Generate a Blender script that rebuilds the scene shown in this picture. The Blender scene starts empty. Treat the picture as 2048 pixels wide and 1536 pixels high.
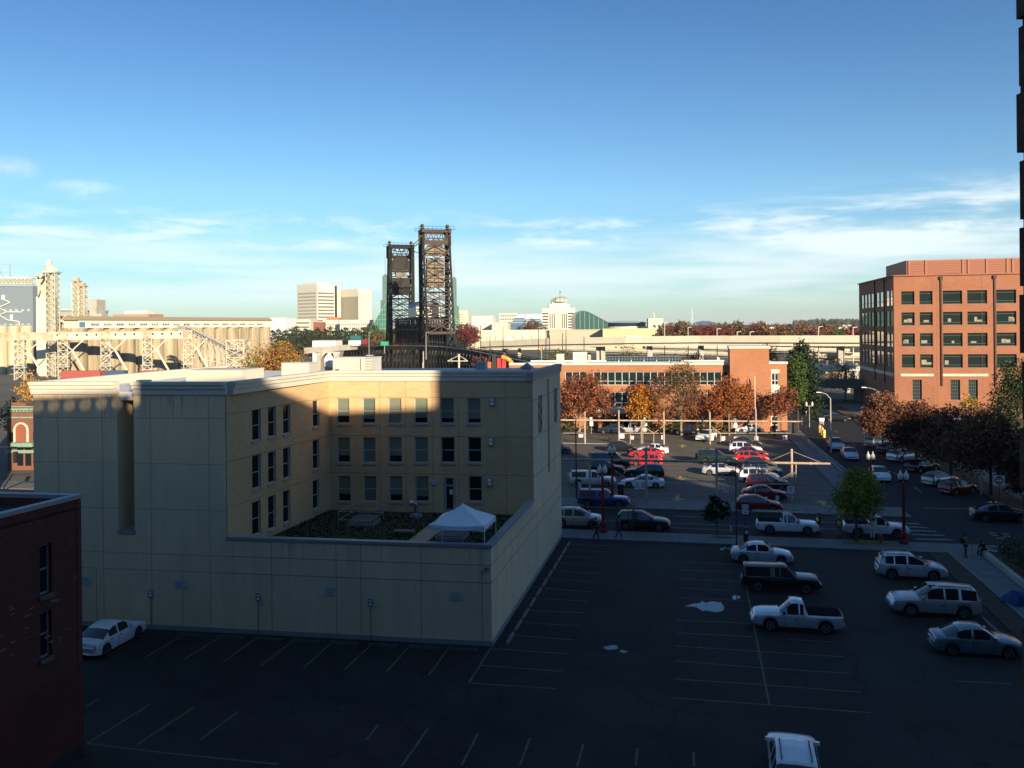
SUN, SKY, AIR, DUST, OZ, EXPO, HAZE = 4.8, .093, 1.0, .0, 3.6, 0.86, 5e-5
CLOUD = (6.2, 6.8, 6.9); TINT = (.86, .965, .955); DEEP = (.42, .58, .76)
import bpy, math, random
from mathutils import Vector, Matrix
R = math.radians
V = Vector
rnd = random.Random(11)
S = bpy.context.scene
COL = S.collection
# ---------------------------------------------------------------- survey helpers: measurements on the photo turned into metres
F, CX, CY, ROLL, H = 1710.0, 1024.0, 655.0, R(0.6), 18.0
CR, SR = math.cos(ROLL), math.sin(ROLL)
def ray(x, y):
    u, v = x - CX, y - CY
    return (u*CR - v*SR)/F, (u*SR + v*CR)/F
def gp(x, y, z=0.0):
    dx, dv = ray(x, y); D = (H - z)/dv
    return V((dx*D, D, z))
def at(x, y, D):
    dx, dv = ray(x, y)
    return V((dx*D, D, H - dv*D))
def onwall(A, B, x, y):
    dx, dv = ray(x, y)
    d = (B - A).to_2d().normalized()
    u = (dx*A.y - A.x)/(d.x - dx*d.y)
    return u, H - dv*(A.y + u*d.y)
GA = R(11.6)                       # the street grid is turned 11.6 degrees
E1 = V((math.cos(GA), -math.sin(GA), 0)); E2 = V((math.sin(GA), math.cos(GA), 0))
G0 = gp(1130, 1078)
def G(s, t, z=0.0):
    p = G0 + E1*s + E2*t
    return V((p.x, p.y, z))
# ---------------------------------------------------------------- materials
MATS = {}
def M(name, col, rough=.75, metal=0., var=0., scale=1., bump=0., spec=.4, coat=0., var2=None, stretch=None, emit=0.):
    if name in MATS: return MATS[name]
    m = bpy.data.materials.new(name); m.use_nodes = True
    nt = m.node_tree; b = nt.nodes['Principled BSDF']
    c = (*col, 1)
    b.inputs['Base Color'].default_value = c
    b.inputs['Roughness'].default_value = rough
    b.inputs['Metallic'].default_value = metal
    b.inputs['Specular IOR Level'].default_value = spec
    if coat:
        b.inputs['Coat Weight'].default_value = coat; b.inputs['Coat Roughness'].default_value = .05
    if var or bump:
        g = nt.nodes.new('ShaderNodeNewGeometry')
        vec = g.outputs['Position']
        if stretch:
            mp = nt.nodes.new('ShaderNodeMapping'); mp.inputs['Scale'].default_value = stretch
            nt.links.new(vec, mp.inputs['Vector']); vec = mp.outputs['Vector']
        n = nt.nodes.new('ShaderNodeTexNoise'); n.inputs['Scale'].default_value = scale
        n.inputs['Detail'].default_value = 6; n.inputs['Roughness'].default_value = .65
        nt.links.new(vec, n.inputs['Vector'])
        if var:
            r = nt.nodes.new('ShaderNodeValToRGB')
            r.color_ramp.elements[0].position = .3; r.color_ramp.elements[1].position = .7
            d = var2 or tuple(max(0, k*(1 - var)) for k in col)
            u = tuple(min(1, k*(1 + var)) for k in col) if not var2 else col
            r.color_ramp.elements[0].color = (*d, 1); r.color_ramp.elements[1].color = (*u, 1)
            nt.links.new(n.outputs['Fac'], r.inputs['Fac'])
            nt.links.new(r.outputs['Color'], b.inputs['Base Color'])
        if bump:
            bp = nt.nodes.new('ShaderNodeBump'); bp.inputs['Strength'].default_value = bump
            bp.inputs['Distance'].default_value = .05
            nt.links.new(n.outputs['Fac'], bp.inputs['Height']); nt.links.new(bp.outputs['Normal'], b.inputs['Normal'])
    MATS[name] = m
    return m
def BRICK(name, c1, c2, mortar, sc=1., rough=.85, ang=None, w=.42, h=.14):
    """courses of brick laid along the wall: horizontal distance and height drive the pattern"""
    if name in MATS: return MATS[name]
    m = bpy.data.materials.new(name); m.use_nodes = True
    nt = m.node_tree; b = nt.nodes['Principled BSDF']; N = nt.nodes.new; L = nt.links.new
    b.inputs['Roughness'].default_value = rough; b.inputs['Specular IOR Level'].default_value = .25
    g = N('ShaderNodeNewGeometry'); rot = N('ShaderNodeVectorRotate'); rot.rotation_type = 'Z_AXIS'
    rot.inputs['Angle'].default_value = GA if ang is None else ang
    L(g.outputs['Position'], rot.inputs['Vector'])
    sp = N('ShaderNodeSeparateXYZ'); L(rot.outputs['Vector'], sp.inputs[0])
    ad = N('ShaderNodeMath'); ad.operation = 'ADD'; L(sp.outputs[0], ad.inputs[0]); L(sp.outputs[1], ad.inputs[1])
    cb = N('ShaderNodeCombineXYZ'); L(ad.outputs[0], cb.inputs[0]); L(sp.outputs[2], cb.inputs[1])
    t = N('ShaderNodeTexBrick'); L(cb.outputs[0], t.inputs['Vector'])
    t.inputs['Scale'].default_value = sc; t.inputs['Brick Width'].default_value = w; t.inputs['Row Height'].default_value = h
    t.inputs['Mortar Size'].default_value = .012; t.inputs['Color1'].default_value = (*c1, 1)
    t.inputs['Color2'].default_value = (*c2, 1); t.inputs['Mortar'].default_value = (*mortar, 1)
    n = N('ShaderNodeTexNoise'); n.inputs['Scale'].default_value = .35; n.inputs['Detail'].default_value = 5
    L(g.outputs['Position'], n.inputs['Vector'])
    r = N('ShaderNodeValToRGB'); r.color_ramp.elements[0].color = (.78, .76, .74, 1); r.color_ramp.elements[1].color = (1.1, 1.1, 1.1, 1)
    L(n.outputs['Fac'], r.inputs['Fac'])
    mx = N('ShaderNodeMix'); mx.data_type = 'RGBA'; mx.blend_type = 'MULTIPLY'; mx.inputs['Factor'].default_value = 1
    L(t.outputs['Color'], mx.inputs['A']); L(r.outputs['Color'], mx.inputs['B'])
    L(mx.outputs['Result'], b.inputs['Base Color'])
    MATS[name] = m
    return m
# ---------------------------------------------------------------- objects
OFF = {}
def tag(o, label=None, cat=None, group=None, kind=None):
    if label: o['label'] = label
    if cat: o['category'] = cat
    if group: o['group'] = group
    if kind: o['kind'] = kind
    return o
def thing(name, label, cat, loc, group=None, rot=None):
    o = bpy.data.objects.new(name, None); COL.objects.link(o)
    o.location = loc; o.empty_display_size = .3
    OFF[o.name] = V((0, 0, 0)) if rot is not None else V(loc)
    if rot is not None: o.rotation_euler = (0, 0, rot)
    return tag(o, label, cat, group)
class MB:
    def __init__(s, xf=None): s.v, s.f, s.m, s.k, s.xf = [], [], [], 0, xf
    def add(s, vs, fs):
        o = len(s.v); s.v.extend(vs)
        for f in fs: s.f.append([i + o for i in f]); s.m.append(s.k)
        return s
    def box(s, x0, x1, y0, y1, z0, z1):
        return s.add([(x0,y0,z0),(x1,y0,z0),(x1,y1,z0),(x0,y1,z0),(x0,y0,z1),(x1,y0,z1),(x1,y1,z1),(x0,y1,z1)],
                     [(0,3,2,1),(4,5,6,7),(0,1,5,4),(1,2,6,5),(2,3,7,6),(3,0,4,7)])
    def quad(s, a, b, c, d): return s.add([a, b, c, d], [(0, 1, 2, 3)])
    def bar(s, p, q, w, h=None, up=V((0, 0, 1))):
        p, q = V(p), V(q); h = h or w; d = (q - p)
        if d.length < 1e-6: return s
        d.normalize()
        if abs(d.dot(up)) > .98: up = V((0, 1, 0))
        x = d.cross(up).normalized()*(w/2); y = x.cross(d).normalized()*(h/2)
        vs = [p-x-y, p+x-y, p+x+y, p-x+y, q-x-y, q+x-y, q+x+y, q-x+y]
        return s.add(vs, [(0,1,2,3),(7,6,5,4),(0,4,5,1),(1,5,6,2),(2,6,7,3),(3,7,4,0)])
    def tube(s, p, q, r0, r1=None, n=8):
        p, q = V(p), V(q); r1 = r0 if r1 is None else r1; d = q - p
        if d.length < 1e-6: return s
        d.normalize(); up = V((0, 0, 1)) if abs(d.z) < .95 else V((0, 1, 0))
        x = d.cross(up).normalized(); y = d.cross(x)
        vs = []
        for c, r in ((p, r0), (q, r1)):
            for i in range(n):
                a = 2*math.pi*i/n; vs.append(c + x*(r*math.cos(a)) + y*(r*math.sin(a)))
        fs = [(i, (i+1) % n, n+(i+1) % n, n+i) for i in range(n)] + [tuple(range(n))[::-1], tuple(range(n, 2*n))]
        return s.add(vs, fs)
    def path(s, pts, r, n=7):
        for a, b in zip(pts, pts[1:]): s.tube(a, b, r, r, n)
        return s
    def lathe(s, c, prof, n=12, axis='z'):
        c = V(c); vs = []
        for r, z in prof:
            for i in range(n):
                a = 2*math.pi*i/n
                p = (r*math.cos(a), r*math.sin(a), z)
                if axis == 'y': p = (r*math.cos(a), z, r*math.sin(a))
                vs.append(c + V(p))
        m = len(prof); fs = []
        for j in range(m-1):
            for i in range(n):
                a, b = j*n+i, j*n+(i+1) % n
                fs.append((a, b, b+n, a+n))
        fs.append(tuple(range(n))[::-1]); fs.append(tuple(range((m-1)*n, m*n)))
        return s.add(vs, fs)
    def prism(s, poly, z0, z1):
        n = len(poly); vs = [V((p[0], p[1], z0)) for p in poly] + [V((p[0], p[1], z1)) for p in poly]
        fs = [tuple(range(n))[::-1], tuple(range(n, 2*n))] + [(i, (i+1) % n, n+(i+1) % n, n+i) for i in range(n)]
        return s.add(vs, fs)
    def extr(s, poly, d):
        """extrude a planar outline (list of points) by the vector d"""
        n = len(poly); poly = [V(p) for p in poly]; d = V(d)
        vs = poly + [p + d for p in poly]
        return s.add(vs, [tuple(range(n))[::-1], tuple(range(n, 2*n))] + [(i, (i+1) % n, n+(i+1) % n, n+i) for i in range(n)])
    def build(s, name, mats, parent=None, smooth=False, origin=None, label=None):
        me = bpy.data.meshes.new(name)
        vs = [V(p) for p in s.v]
        if s.xf: vs = [s.xf(p) for p in vs]
        off = V((0, 0, 0))
        if parent is not None: off = OFF.get(parent.name, V((0, 0, 0)))
        elif origin is not None: off = V(origin)
        me.from_pydata([tuple(p - off) for p in vs], [], s.f)
        for m in (mats if isinstance(mats, (list, tuple)) else [mats]): me.materials.append(m)
        if len(me.materials) > 1: me.polygons.foreach_set('material_index', s.m)
        if smooth: me.polygons.foreach_set('use_smooth', [True]*len(s.f))
        me.update()
        o = bpy.data.objects.new(name, me); COL.objects.link(o)
        if parent is not None: o.parent = parent
        elif origin is not None: o.location = origin
        OFF[o.name] = off
        if label: o['label'] = label
        return o
def structure(mb, name, mat):
    return tag(mb.build(name, mat), kind='structure')
def kids(o): return [c for c in COL.objects if c.parent == o] if not hasattr(o, 'children') else list(o.children)
def copy_tree(o, parent=None, loc=None, rot=None):
    c = o.copy(); COL.objects.link(c)
    if parent is not None: c.parent = parent
    if loc is not None: c.location = loc
    if rot is not None: c.rotation_euler = (0, 0, rot)
    for ch in o.children: copy_tree(ch, c)
    return c
# a wall with real openings: A is the left end seen from outside
class Wall:
    def __init__(s, A, B, dep=.18):
        s.A, s.B = V((A[0], A[1], 0)), V((B[0], B[1], 0))
        s.d = (s.B - s.A).normalized(); s.n = V((s.d.y, -s.d.x, 0)); s.L = (s.B - s.A).length; s.dep = dep; s.op = []
    def P(s, u, z, o=0.): return s.A + s.d*u + s.n*o + V((0, 0, z))
    def px(s, x0, y0, x1, y1):
        """opening measured on the photo (left, top, right, bottom)"""
        ua, za = onwall(s.A, s.B, x0, y0); ub, zb = onwall(s.A, s.B, x1, y1)
        s.op.append((ua, ub, zb, za)); return s.op[-1]
    def mesh(s, z0, z1, name, mat, parent):
        mb = MB()
        us = sorted({0., s.L} | {max(0, min(s.L, round(k, 4))) for o in s.op for k in o[:2]})
        zs = sorted({z0, z1} | {max(z0, min(z1, round(k, 4))) for o in s.op for k in o[2:]})
        for a, b in zip(us, us[1:]):
            if b - a < 1e-4: continue
            for c, d in zip(zs, zs[1:]):
                um, zm = (a+b)/2, (c+d)/2
                if any(o[0] < um < o[1] and o[2] < zm < o[3] for o in s.op): continue
                mb.quad(s.P(a, c), s.P(b, c), s.P(b, d), s.P(a, d))
        for u0, u1, a, b in s.op:
            e = -s.dep - .1
            mb.quad(s.P(u0, a), s.P(u0, a, e), s.P(u0, b, e), s.P(u0, b))
            mb.quad(s.P(u1, a, e), s.P(u1, a), s.P(u1, b), s.P(u1, b, e))
            mb.quad(s.P(u0, a, e), s.P(u0, a), s.P(u1, a), s.P(u1, a, e))
            mb.quad(s.P(u0, b), s.P(u0, b, e), s.P(u1, b, e), s.P(u1, b))
        return mb.build(name, mat, parent)
    def window(s, o, par, fm, pm, rails=(), mulls=(), fw=.06, sill=None, sm=None, inset=None):
        u0, u1, a, b = o; i = -(s.dep if inset is None else inset)
        f = MB()
        def bar(p, q, r, t, k=0.): f.add([s.P(p, r, i), s.P(q, r, i), s.P(q, t, i), s.P(p, t, i), s.P(p, r, i+.06+k), s.P(q, r, i+.06+k), s.P(q, t, i+.06+k), s.P(p, t, i+.06+k)],
                                         [(3,2,1,0),(4,5,6,7),(0,1,5,4),(1,2,6,5),(2,3,7,6),(3,0,4,7)])
        bar(u0, u0+fw, a, b); bar(u1-fw, u1, a, b); bar(u0+fw, u1-fw, b-fw, b); bar(u0+fw, u1-fw, a, a+fw)
        for k in rails: z = a + (b-a)*k; bar(u0+fw, u1-fw, z-fw*.4, z+fw*.4, -.004)
        for k in mulls: u = u0 + (u1-u0)*k; bar(u-fw*.4, u+fw*.4, a+fw, b-fw, -.008)
        w = f.build('window', fm, par)
        g = MB(); g.quad(s.P(u0, a, i+.02), s.P(u1, a, i+.02), s.P(u1, b, i+.02), s.P(u0, b, i+.02)); g.build('pane', pm, w)
        if sill:
            q = MB(); q.xf = None; e = .05
            q.add([s.P(u0-e, a-sill, .003), s.P(u1+e, a-sill, .003), s.P(u1+e, a-.003, .003), s.P(u0-e, a-.003, .003), s.P(u0-e, a-sill, .09), s.P(u1+e, a-sill, .09), s.P(u1+e, a-.003, .09), s.P(u0-e, a-.003, .09)],
                  [(3,2,1,0),(4,5,6,7),(0,1,5,4),(1,2,6,5),(2,3,7,6),(3,0,4,7)])
            q.build('sill', sm or fm, w)
        return w
ASPH = dict(rough=.85, spec=.2)
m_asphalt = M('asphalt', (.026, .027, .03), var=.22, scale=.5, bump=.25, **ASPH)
def worn_lot():
    m = M('worn_asphalt', (.031, .027, .0255), var=.3, scale=.22, bump=.3, **ASPH); nt = m.node_tree; N = nt.nodes.new; L = nt.links.new; b = nt.nodes['Principled BSDF']
    src = b.inputs['Base Color'].links[0].from_socket; g = N('ShaderNodeNewGeometry')
    def mul(src, fac, col):
        x = N('ShaderNodeMix'); x.data_type = 'RGBA'; L(fac, x.inputs['Factor']); L(src, x.inputs['A']); x.inputs['B'].default_value = (*col, 1); return x.outputs['Result']
    def ramp(v, a, c, hi=1.):
        x = N('ShaderNodeMapRange'); L(v, x.inputs['Value']); x.inputs['From Min'].default_value = a; x.inputs['From Max'].default_value = c; x.inputs['To Max'].default_value = hi; return x.outputs[0]
    def noi(s, d=4, dist=0., warp=None):
        x = N('ShaderNodeTexNoise'); x.inputs['Scale'].default_value = s; x.inputs['Detail'].default_value = d; x.inputs['Distortion'].default_value = dist; L(g.outputs['Position'], x.inputs['Vector']); return x
    src = mul(src, ramp(noi(.07, 3).outputs['Fac'], .5, .62, .55), (.043, .041, .038))       # greyer resurfaced areas
    src = mul(src, ramp(noi(.55, 5, 1.).outputs['Fac'], .60, .72, .8), (.012, .012, .013))    # oil darkened spots
    w = noi(.5, 3); ad = N('ShaderNodeVectorMath'); ad.operation = 'MULTIPLY_ADD'; L(w.outputs['Color'], ad.inputs[0]); ad.inputs[1].default_value = (2.2, 2.2, 0); L(g.outputs['Position'], ad.inputs[2])
    v = N('ShaderNodeTexVoronoi'); v.feature = 'DISTANCE_TO_EDGE'; v.inputs['Scale'].default_value = .11; L(ad.outputs[0], v.inputs['Vector'])
    src = mul(src, ramp(v.outputs['Distance'], .012, .004, .4), (.010, .010, .011))          # sealed cracks
    sp = noi(3., 2); src = mul(src, ramp(sp.outputs['Fac'], .70, .74, .5), (.06, .058, .052))  # pale specks
    L(src, b.inputs['Base Color']); return m
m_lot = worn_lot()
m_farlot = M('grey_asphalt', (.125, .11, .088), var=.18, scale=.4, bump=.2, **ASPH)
m_walk = M('concrete_paving', (.14, .14, .135), var=.15, scale=.8)
m_kerb = M('kerb_concrete', (.2, .19, .175), var=.15, scale=1.)
m_paint = M('worn_white_paint', (.36, .35, .32), var=.3, scale=2., var2=(.09, .09, .085))
m_ypaint = M('worn_yellow_paint', (.17, .15, .085), var=.3, scale=1.6, var2=(.055, .053, .045))
m_yarrow = M('yellow_arrow_paint', (.45, .28, .06), var=.2, scale=2.)
m_black = M('black_rubber', (.012, .012, .012), .85)
m_dark = M('dark_metal', (.03, .032, .035), .5, .3)
m_galv = M('galvanised_steel', (.42, .43, .43), .5, .5, var=.15, scale=3.)
m_white = M('white_paint', (.78, .78, .76), .5)
m_cream = M('cream_paint', (.72, .68, .56), .6, var=.1, scale=.6)
m_conc = M('concrete', (.42, .39, .33), var=.18, scale=.3)
m_concd = M('stained_concrete', (.52, .43, .28), .85, var=.4, scale=.6, var2=(.2, .16, .105), stretch=(.9, .9, .05))
m_redp = M('red_lamp_paint', (.22, .012, .012), .4)
m_glass = M('dark_glass', (.012, .016, .018), .12, spec=.22)
m_bglass = M('blind_glass', (.1, .13, .1), .12, spec=.6)
m_dirt = M('bark_mulch', (.12, .06, .035), .95, var=.4, scale=1.2, bump=.4)
m_grass = M('grass_ground', (.05, .06, .025), .95, var=.4, scale=.8, bump=.5)
m_leaf_litter = M('yellow_leaf_litter', (.3, .22, .04), .9, var=.5, scale=4., bump=.4)
# ---------------------------------------------------------------- the ground, street, lots, sidewalks
g = MB(); g.quad((-16000, -60, -.02), (16000, -60, -.02), (16000, 26000, -.02), (-16000, 26000, -.02))
structure(g, 'ground', M('city_ground', (.1, .095, .075), .95, var=.35, scale=.02))
def gsheet(name, mat, s0, s1, t0, t1, z):
    b = MB(); b.quad(G(s0, t0, z), G(s1, t0, z), G(s1, t1, z), G(s0, t1, z)); return structure(b, name, mat)
SX = 28.6                                       # right edge of the near lot
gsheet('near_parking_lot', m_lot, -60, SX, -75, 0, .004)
gsheet('street', m_asphalt, -160, 130, 3.0, 12.8, .004)
gsheet('cross_street', m_asphalt, 28.8, 40.5, 12.8, 150, .006)
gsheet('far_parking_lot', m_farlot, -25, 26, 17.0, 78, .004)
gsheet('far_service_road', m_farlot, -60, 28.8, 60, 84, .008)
def walk(name, s0, s1, t0, t1, h=.13):
    b = MB()
    n1, n2 = max(1, round((s1-s0)/1.8)), max(1, round((t1-t0)/1.6))
    b.extr([G(s0, t0, 0), G(s1, t0, 0), G(s1, t1, 0), G(s0, t1, 0)], (0, 0, h))
    b.k = 1
    for i in range(1, n1): # tooled joints
        s = s0 + (s1-s0)*i/n1; b.quad(G(s-.015, t0, h+.003), G(s+.015, t0, h+.003), G(s+.015, t1, h+.003), G(s-.015, t1, h+.003))
    for i in range(1, n2):
        t = t0 + (t1-t0)*i/n2; b.quad(G(s0, t-.015, h+.005), G(s1, t-.015, h+.005), G(s1, t+.015, h+.005), G(s0, t+.015, h+.005))
    return structure(b, name, [m_walk, M('paving_joint', (.07, .07, .07), .9)])
walk('near_sidewalk', -160, 60, 0.02, 3.0)
walk('far_sidewalk', -160, 30.5, 12.8, 17.0)
walk('right_sidewalk', 30.2, 32.6, -75, 0)
walk('cross_street_sidewalk', 26, 28.8, 17.02, 100)
b = MB(); b.extr([G(40.5, 12.8), G(43, 12.8), G(43, 150), G(40.5, 150)], (0, 0, .12)); structure(b, 'tree_strip', M('leafy_soil', (.09, .05, .025), .95, var=.5, scale=2., bump=.4))
walk('tree_side_pavement', 43.02, 48, 12.8, 130)
b = MB(); b.extr([G(SX, -75), G(30.2, -75), G(30.2, -.02), G(SX, -.02)], (0, 0, .06))
structure(b, 'planting_strip', M('strip_soil', (.055, .042, .032), .95, var=.4, scale=1.5, bump=.5))
b = MB(); b.extr([G(30.05, -75, .06), G(30.2, -75, .06), G(30.2, -.02, .06), G(30.05, -.02, .06)], (0, 0, .1))
structure(b, 'kerb', m_kerb)
b = MB(); b.quad(G(48, 12.8, .02), G(160, 12.8, .02), G(160, 130, .02), G(48, 130, .02)); structure(b, 'lawn', m_grass)
b = MB(); b.quad(G(-60, 74.5, .02), G(14, 72.5, .02), G(19, 84, .02), G(-60, 84, .02)); structure(b, 'mulch_bank', m_dirt)
# painted lines of the near lot, each a strip of paint
def strip(b, p, q, w=.1, z=.009):
    p, q = V(p), V(q); d = (q-p).normalized(); n = V((-d.y, d.x, 0))*(w/2)
    for a in (p, q): a.z = z
    b.quad(p-n, q-n, q+n, p+n)
LOT = [(300,1263,215,1311),(376,1265,290,1315),(448,1269,367,1320),(517,1273,446,1325),(594,1276,523,1331),(668,1281,607,1336),(746,1286,689,1340),
 (823,1288,772,1345),(902,1291,857,1351),(981,1297,938,1366),(981,1297,1135,1308),(963,1331,1124,1343),(938,1366,1113,1378),(1055,1221,1169,1226),
 (1021,1243,1159,1252),(1004,1269,1149,1280),(1144,1089,1221,1092),(1133,1100,1218,1104),(1124,1113,1208,1116),(1114,1126,1205,1131),(1099,1142,1200,1147),
 (1076,1157,1191,1164),(1063,1175,1186,1184),(1050,1196,1177,1203),(1490,1161,1539,1410),(1362,1097,1408,1099),(1361,1124,1469,1129),(1360,1140,1480,1145),
 (1360,1158,1489,1163),(1358,1176,1493,1183),(1356,1195,1497,1202),(1354,1240,1504,1247),(1352,1266,1509,1274),(1350,1292,1514,1303),(1350,1322,1522,1336),(1348,1358,1528,1370),
 (1347,1396,1539,1410),(1514,1303,1688,1314),(1522,1336,1699,1347),(1528,1370,1723,1385),(1539,1410,1740,1426),(1577,1279,1675,1285),(1909,1362,2023,1368),
 (197,1398,171,1414),(301,1408,175,1487),(388,1415,273,1490),(476,1424,400,1480),(175,1487,330,1506),(330,1506,558,1529),(757,1449,733,1480),(856,1457,802,1534),
 (956,1467,923,1531),(1060,1476,1040,1531),(1167,1488,1154,1534),(1275,1497,1272,1531),(1387,1505,1388,1534)]
b = MB()
for i, (x0, y0, x1, y1) in enumerate(LOT): strip(b, gp(x0, y0), gp(x1, y1), .1, .009 + .0006*(i % 5))
structure(b, 'lot_markings', m_ypaint)
b = MB()
for i, (x0, y0, x1, y1) in enumerate([(1205,1040,1460,1051),(1335,1055,1462,1061),(1466,1051,1530,1053.5),(1346,1032,1409,1035),(1130,1036,1205,1040),(1640,1057,1690,1059.5),(1640,1044,1690,1046)]):
    strip(b, gp(x0, y0), gp(x1, y1), .13, .012)
strip(b, gp(1461, 1050), gp(1463, 1063), .13, .014)
for k in range(5):                                       # zebra stripes
    y = (1048, 1055.5, 1063, 1071, 1080)[k]
    strip(b, gp(1800 + 8*k, y-2), gp(1838 + 17*k, y), .34, .012)
strip(b, gp(1845, 1016), gp(1945, 1018), .2, .012)
for t in (26, 36, 48, 62, 78): strip(b, G(34.6, t), G(34.6, t+3), .12, .012)
structure(b, 'street_markings', m_paint)
b = MB()
for i in range(14):                                       # stalls of the far lot
    t = 18.5 + i*2.75
    for s0, s1 in ((4.0, 8.6), (8.7, 13.4), (17.8, 22.4), (22.5, 27.2)):
        strip(b, G(s0, t), G(s1, t), .1, .012)
structure(b, 'far_lot_markings', m_paint)
b = MB()
for x, y, sg in ((1365, 892, 1), (1361, 956, -1), (1355, 996, -1), (1645, 1006, 1), (1140, 948, 1)):
    c = gp(x, y, .013)
    P = lambda a, c2: c + E1*a + E2*(c2*sg)
    b.add([P(-.2, -1.6), P(.2, -1.6), P(.2, .2), P(.75, .2), P(0, 1.6), P(-.75, .2), P(-.2, .2)], [(0, 1, 2, 3, 4, 5, 6)])
structure(b, 'lane_arrows', m_yarrow)
# standing water
def puddle(pts):
    b = MB(); P = [gp(x, y, .011) for x, y in pts]
    Q = []                                   # ragged shore
    for i in range(len(P)):
        a, c = P[i], P[(i+1) % len(P)]
        for k in range(3):
            q = a.lerp(c, k/3) + V((rnd.uniform(-.09, .09), rnd.uniform(-.12, .12), 0)) * (k > 0); Q.append(q)
    b.add(Q, [tuple(range(len(Q)))])
    return structure(b, 'puddle', M('still_water', (.02, .022, .025), .02, spec=1.))
puddle([(1369,1212),(1385,1208),(1398,1206),(1404,1200),(1412,1206),(1425,1203),(1440,1204),(1447,1211),(1445,1222),(1430,1224),(1412,1221),(1404,1222),(1392,1214)])
puddle([(1463,1195),(1468,1191),(1476,1191),(1482,1194),(1478,1198),(1468,1199)])
puddle([(1205,1294),(1218,1291),(1236,1291),(1238,1296),(1222,1299),(1210,1298)])
puddle([(1238,1303),(1248,1300),(1256,1304),(1246,1307)])
# concrete wheel stops
def stop(p, q, label, group):
    d = (q-p); L = d.length; o = thing('wheel_stop', label, 'wheel stop', (p+q)/2, group, rot=math.atan2(d.y, d.x))
    b = MB(); b.extr([(-L/2, -.09, 0), (-L/2, .09, 0), (-L/2, .05, .13), (-L/2, -.05, .13)], (L, 0, 0)); b.build('block', m_kerb if 'front wall' not in group else M('dark_kerb', (.07, .07, .062), .9, var=.2, scale=1.), o)  # darker concrete for the row below the front wall
    for s in (-.32, .32): b = MB(); b.tube((s*L, 0, .128), (s*L, 0, .137), .022, n=6); b.build('pin', m_dark, o)
ORD = ['first', 'second', 'third', 'fourth', 'fifth', 'sixth', 'seventh', 'eighth', 'ninth', 'tenth', 'eleventh', 'twelfth', 'thirteenth', 'fourteenth', 'fifteenth', 'sixteenth', 'seventeenth', 'eighteenth', 'nineteenth', 'twentieth']
A, B = gp(1012, 1291), gp(1141, 1083)
for i in range(11): stop(A.lerp(B, (i+.08)/11), A.lerp(B, (i+.88)/11), f'concrete wheel stop, {ORD[i]} from the near corner along the beige side wall', 'wheel stops beside the side wall')
A, B = gp(352, 1270), gp(968, 1303)
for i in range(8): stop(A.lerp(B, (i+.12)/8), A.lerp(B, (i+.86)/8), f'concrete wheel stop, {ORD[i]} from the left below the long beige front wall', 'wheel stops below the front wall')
for i, (x0, y0, x1, y1) in enumerate([(1838,1118,1866,1142),(1893,1170,1918,1192),(1965,1238,1998,1268),(1995,1268,2030,1300)]):
    stop(gp(x0, y0), gp(x1, y1), f'concrete wheel stop, {ORD[i]} from the far end beside the right sidewalk strip', 'wheel stops beside the right sidewalk')
# ---------------------------------------------------------------- the beige building with the roof terrace
EX = V((math.cos(R(9.3)), -math.sin(R(9.3)), 0)); EY = V((math.sin(R(12.2)), math.cos(R(12.2)), 0)); BO = gp(984, 1292)
def Bp(s, t, z=0.): p = BO + EX*s + EY*t; return V((p.x, p.y, z))
Bx = lambda p: Bp(p[0], p[1], p[2])
m_panel = M('beige_stucco_panel', (.76, .575, .355), .9, var=.09, scale=.9, stretch=(1, 1, .22))
m_side = M('pale_stucco_side', (.74, .60, .40), .9, var=.12, scale=.8, stretch=(1, 1, .3))
m_ybrick = BRICK('yellow_brick', (.72, .485, .26), (.63, .42, .22), (.56, .4, .23), ang=R(10))
m_corn = M('cornice_metal', (.62, .58, .48), .55, var=.05, scale=2.)
m_cap = M('grey_coping', (.3, .32, .33), .5, .2)
m_roof = M('white_roof_membrane', (.68, .67, .63), .7, var=.1, scale=.4)
m_wf = M('window_frame_tan', (.46, .46, .43), .6)
m_sill = M('stone_sill', (.40, .38, .33), .8)
m_groove = M('panel_joint', (.34, .28, .19), .9)
bb = thing('beige_building', 'beige four storey building with a roof terrace and yellow brick court', 'building', BO)
WL = -28.8; ZC, ZT = 14.2, 14.95
FRONT = Wall(Bp(WL, 0), Bp(0, 0))
m_stain = M('stucco_stain', (.67, .50, .305), .9)
rs_ = random.Random(14)
def rain(b, x0, x1, ztop, n, side=False):
    for _ in range(n):
        s = rs_.uniform(x0, x1); wd = rs_.uniform(.03, .16); ln = rs_.uniform(.3, 2.2); z0 = ztop - rs_.uniform(0, .15)
        if side: b.add([(.0035, s, z0), (.0035, s+wd, z0), (.0035, s+wd*.6, z0-ln), (.0035, s+wd*.4, z0-ln)], [(0, 1, 2, 3)])
        else: b.add([(s, -.0035, z0), (s+wd*.4, -.0035, z0-ln), (s+wd*.6, -.0035, z0-ln), (s+wd, -.0035, z0)], [(0, 1, 2, 3)])
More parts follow.
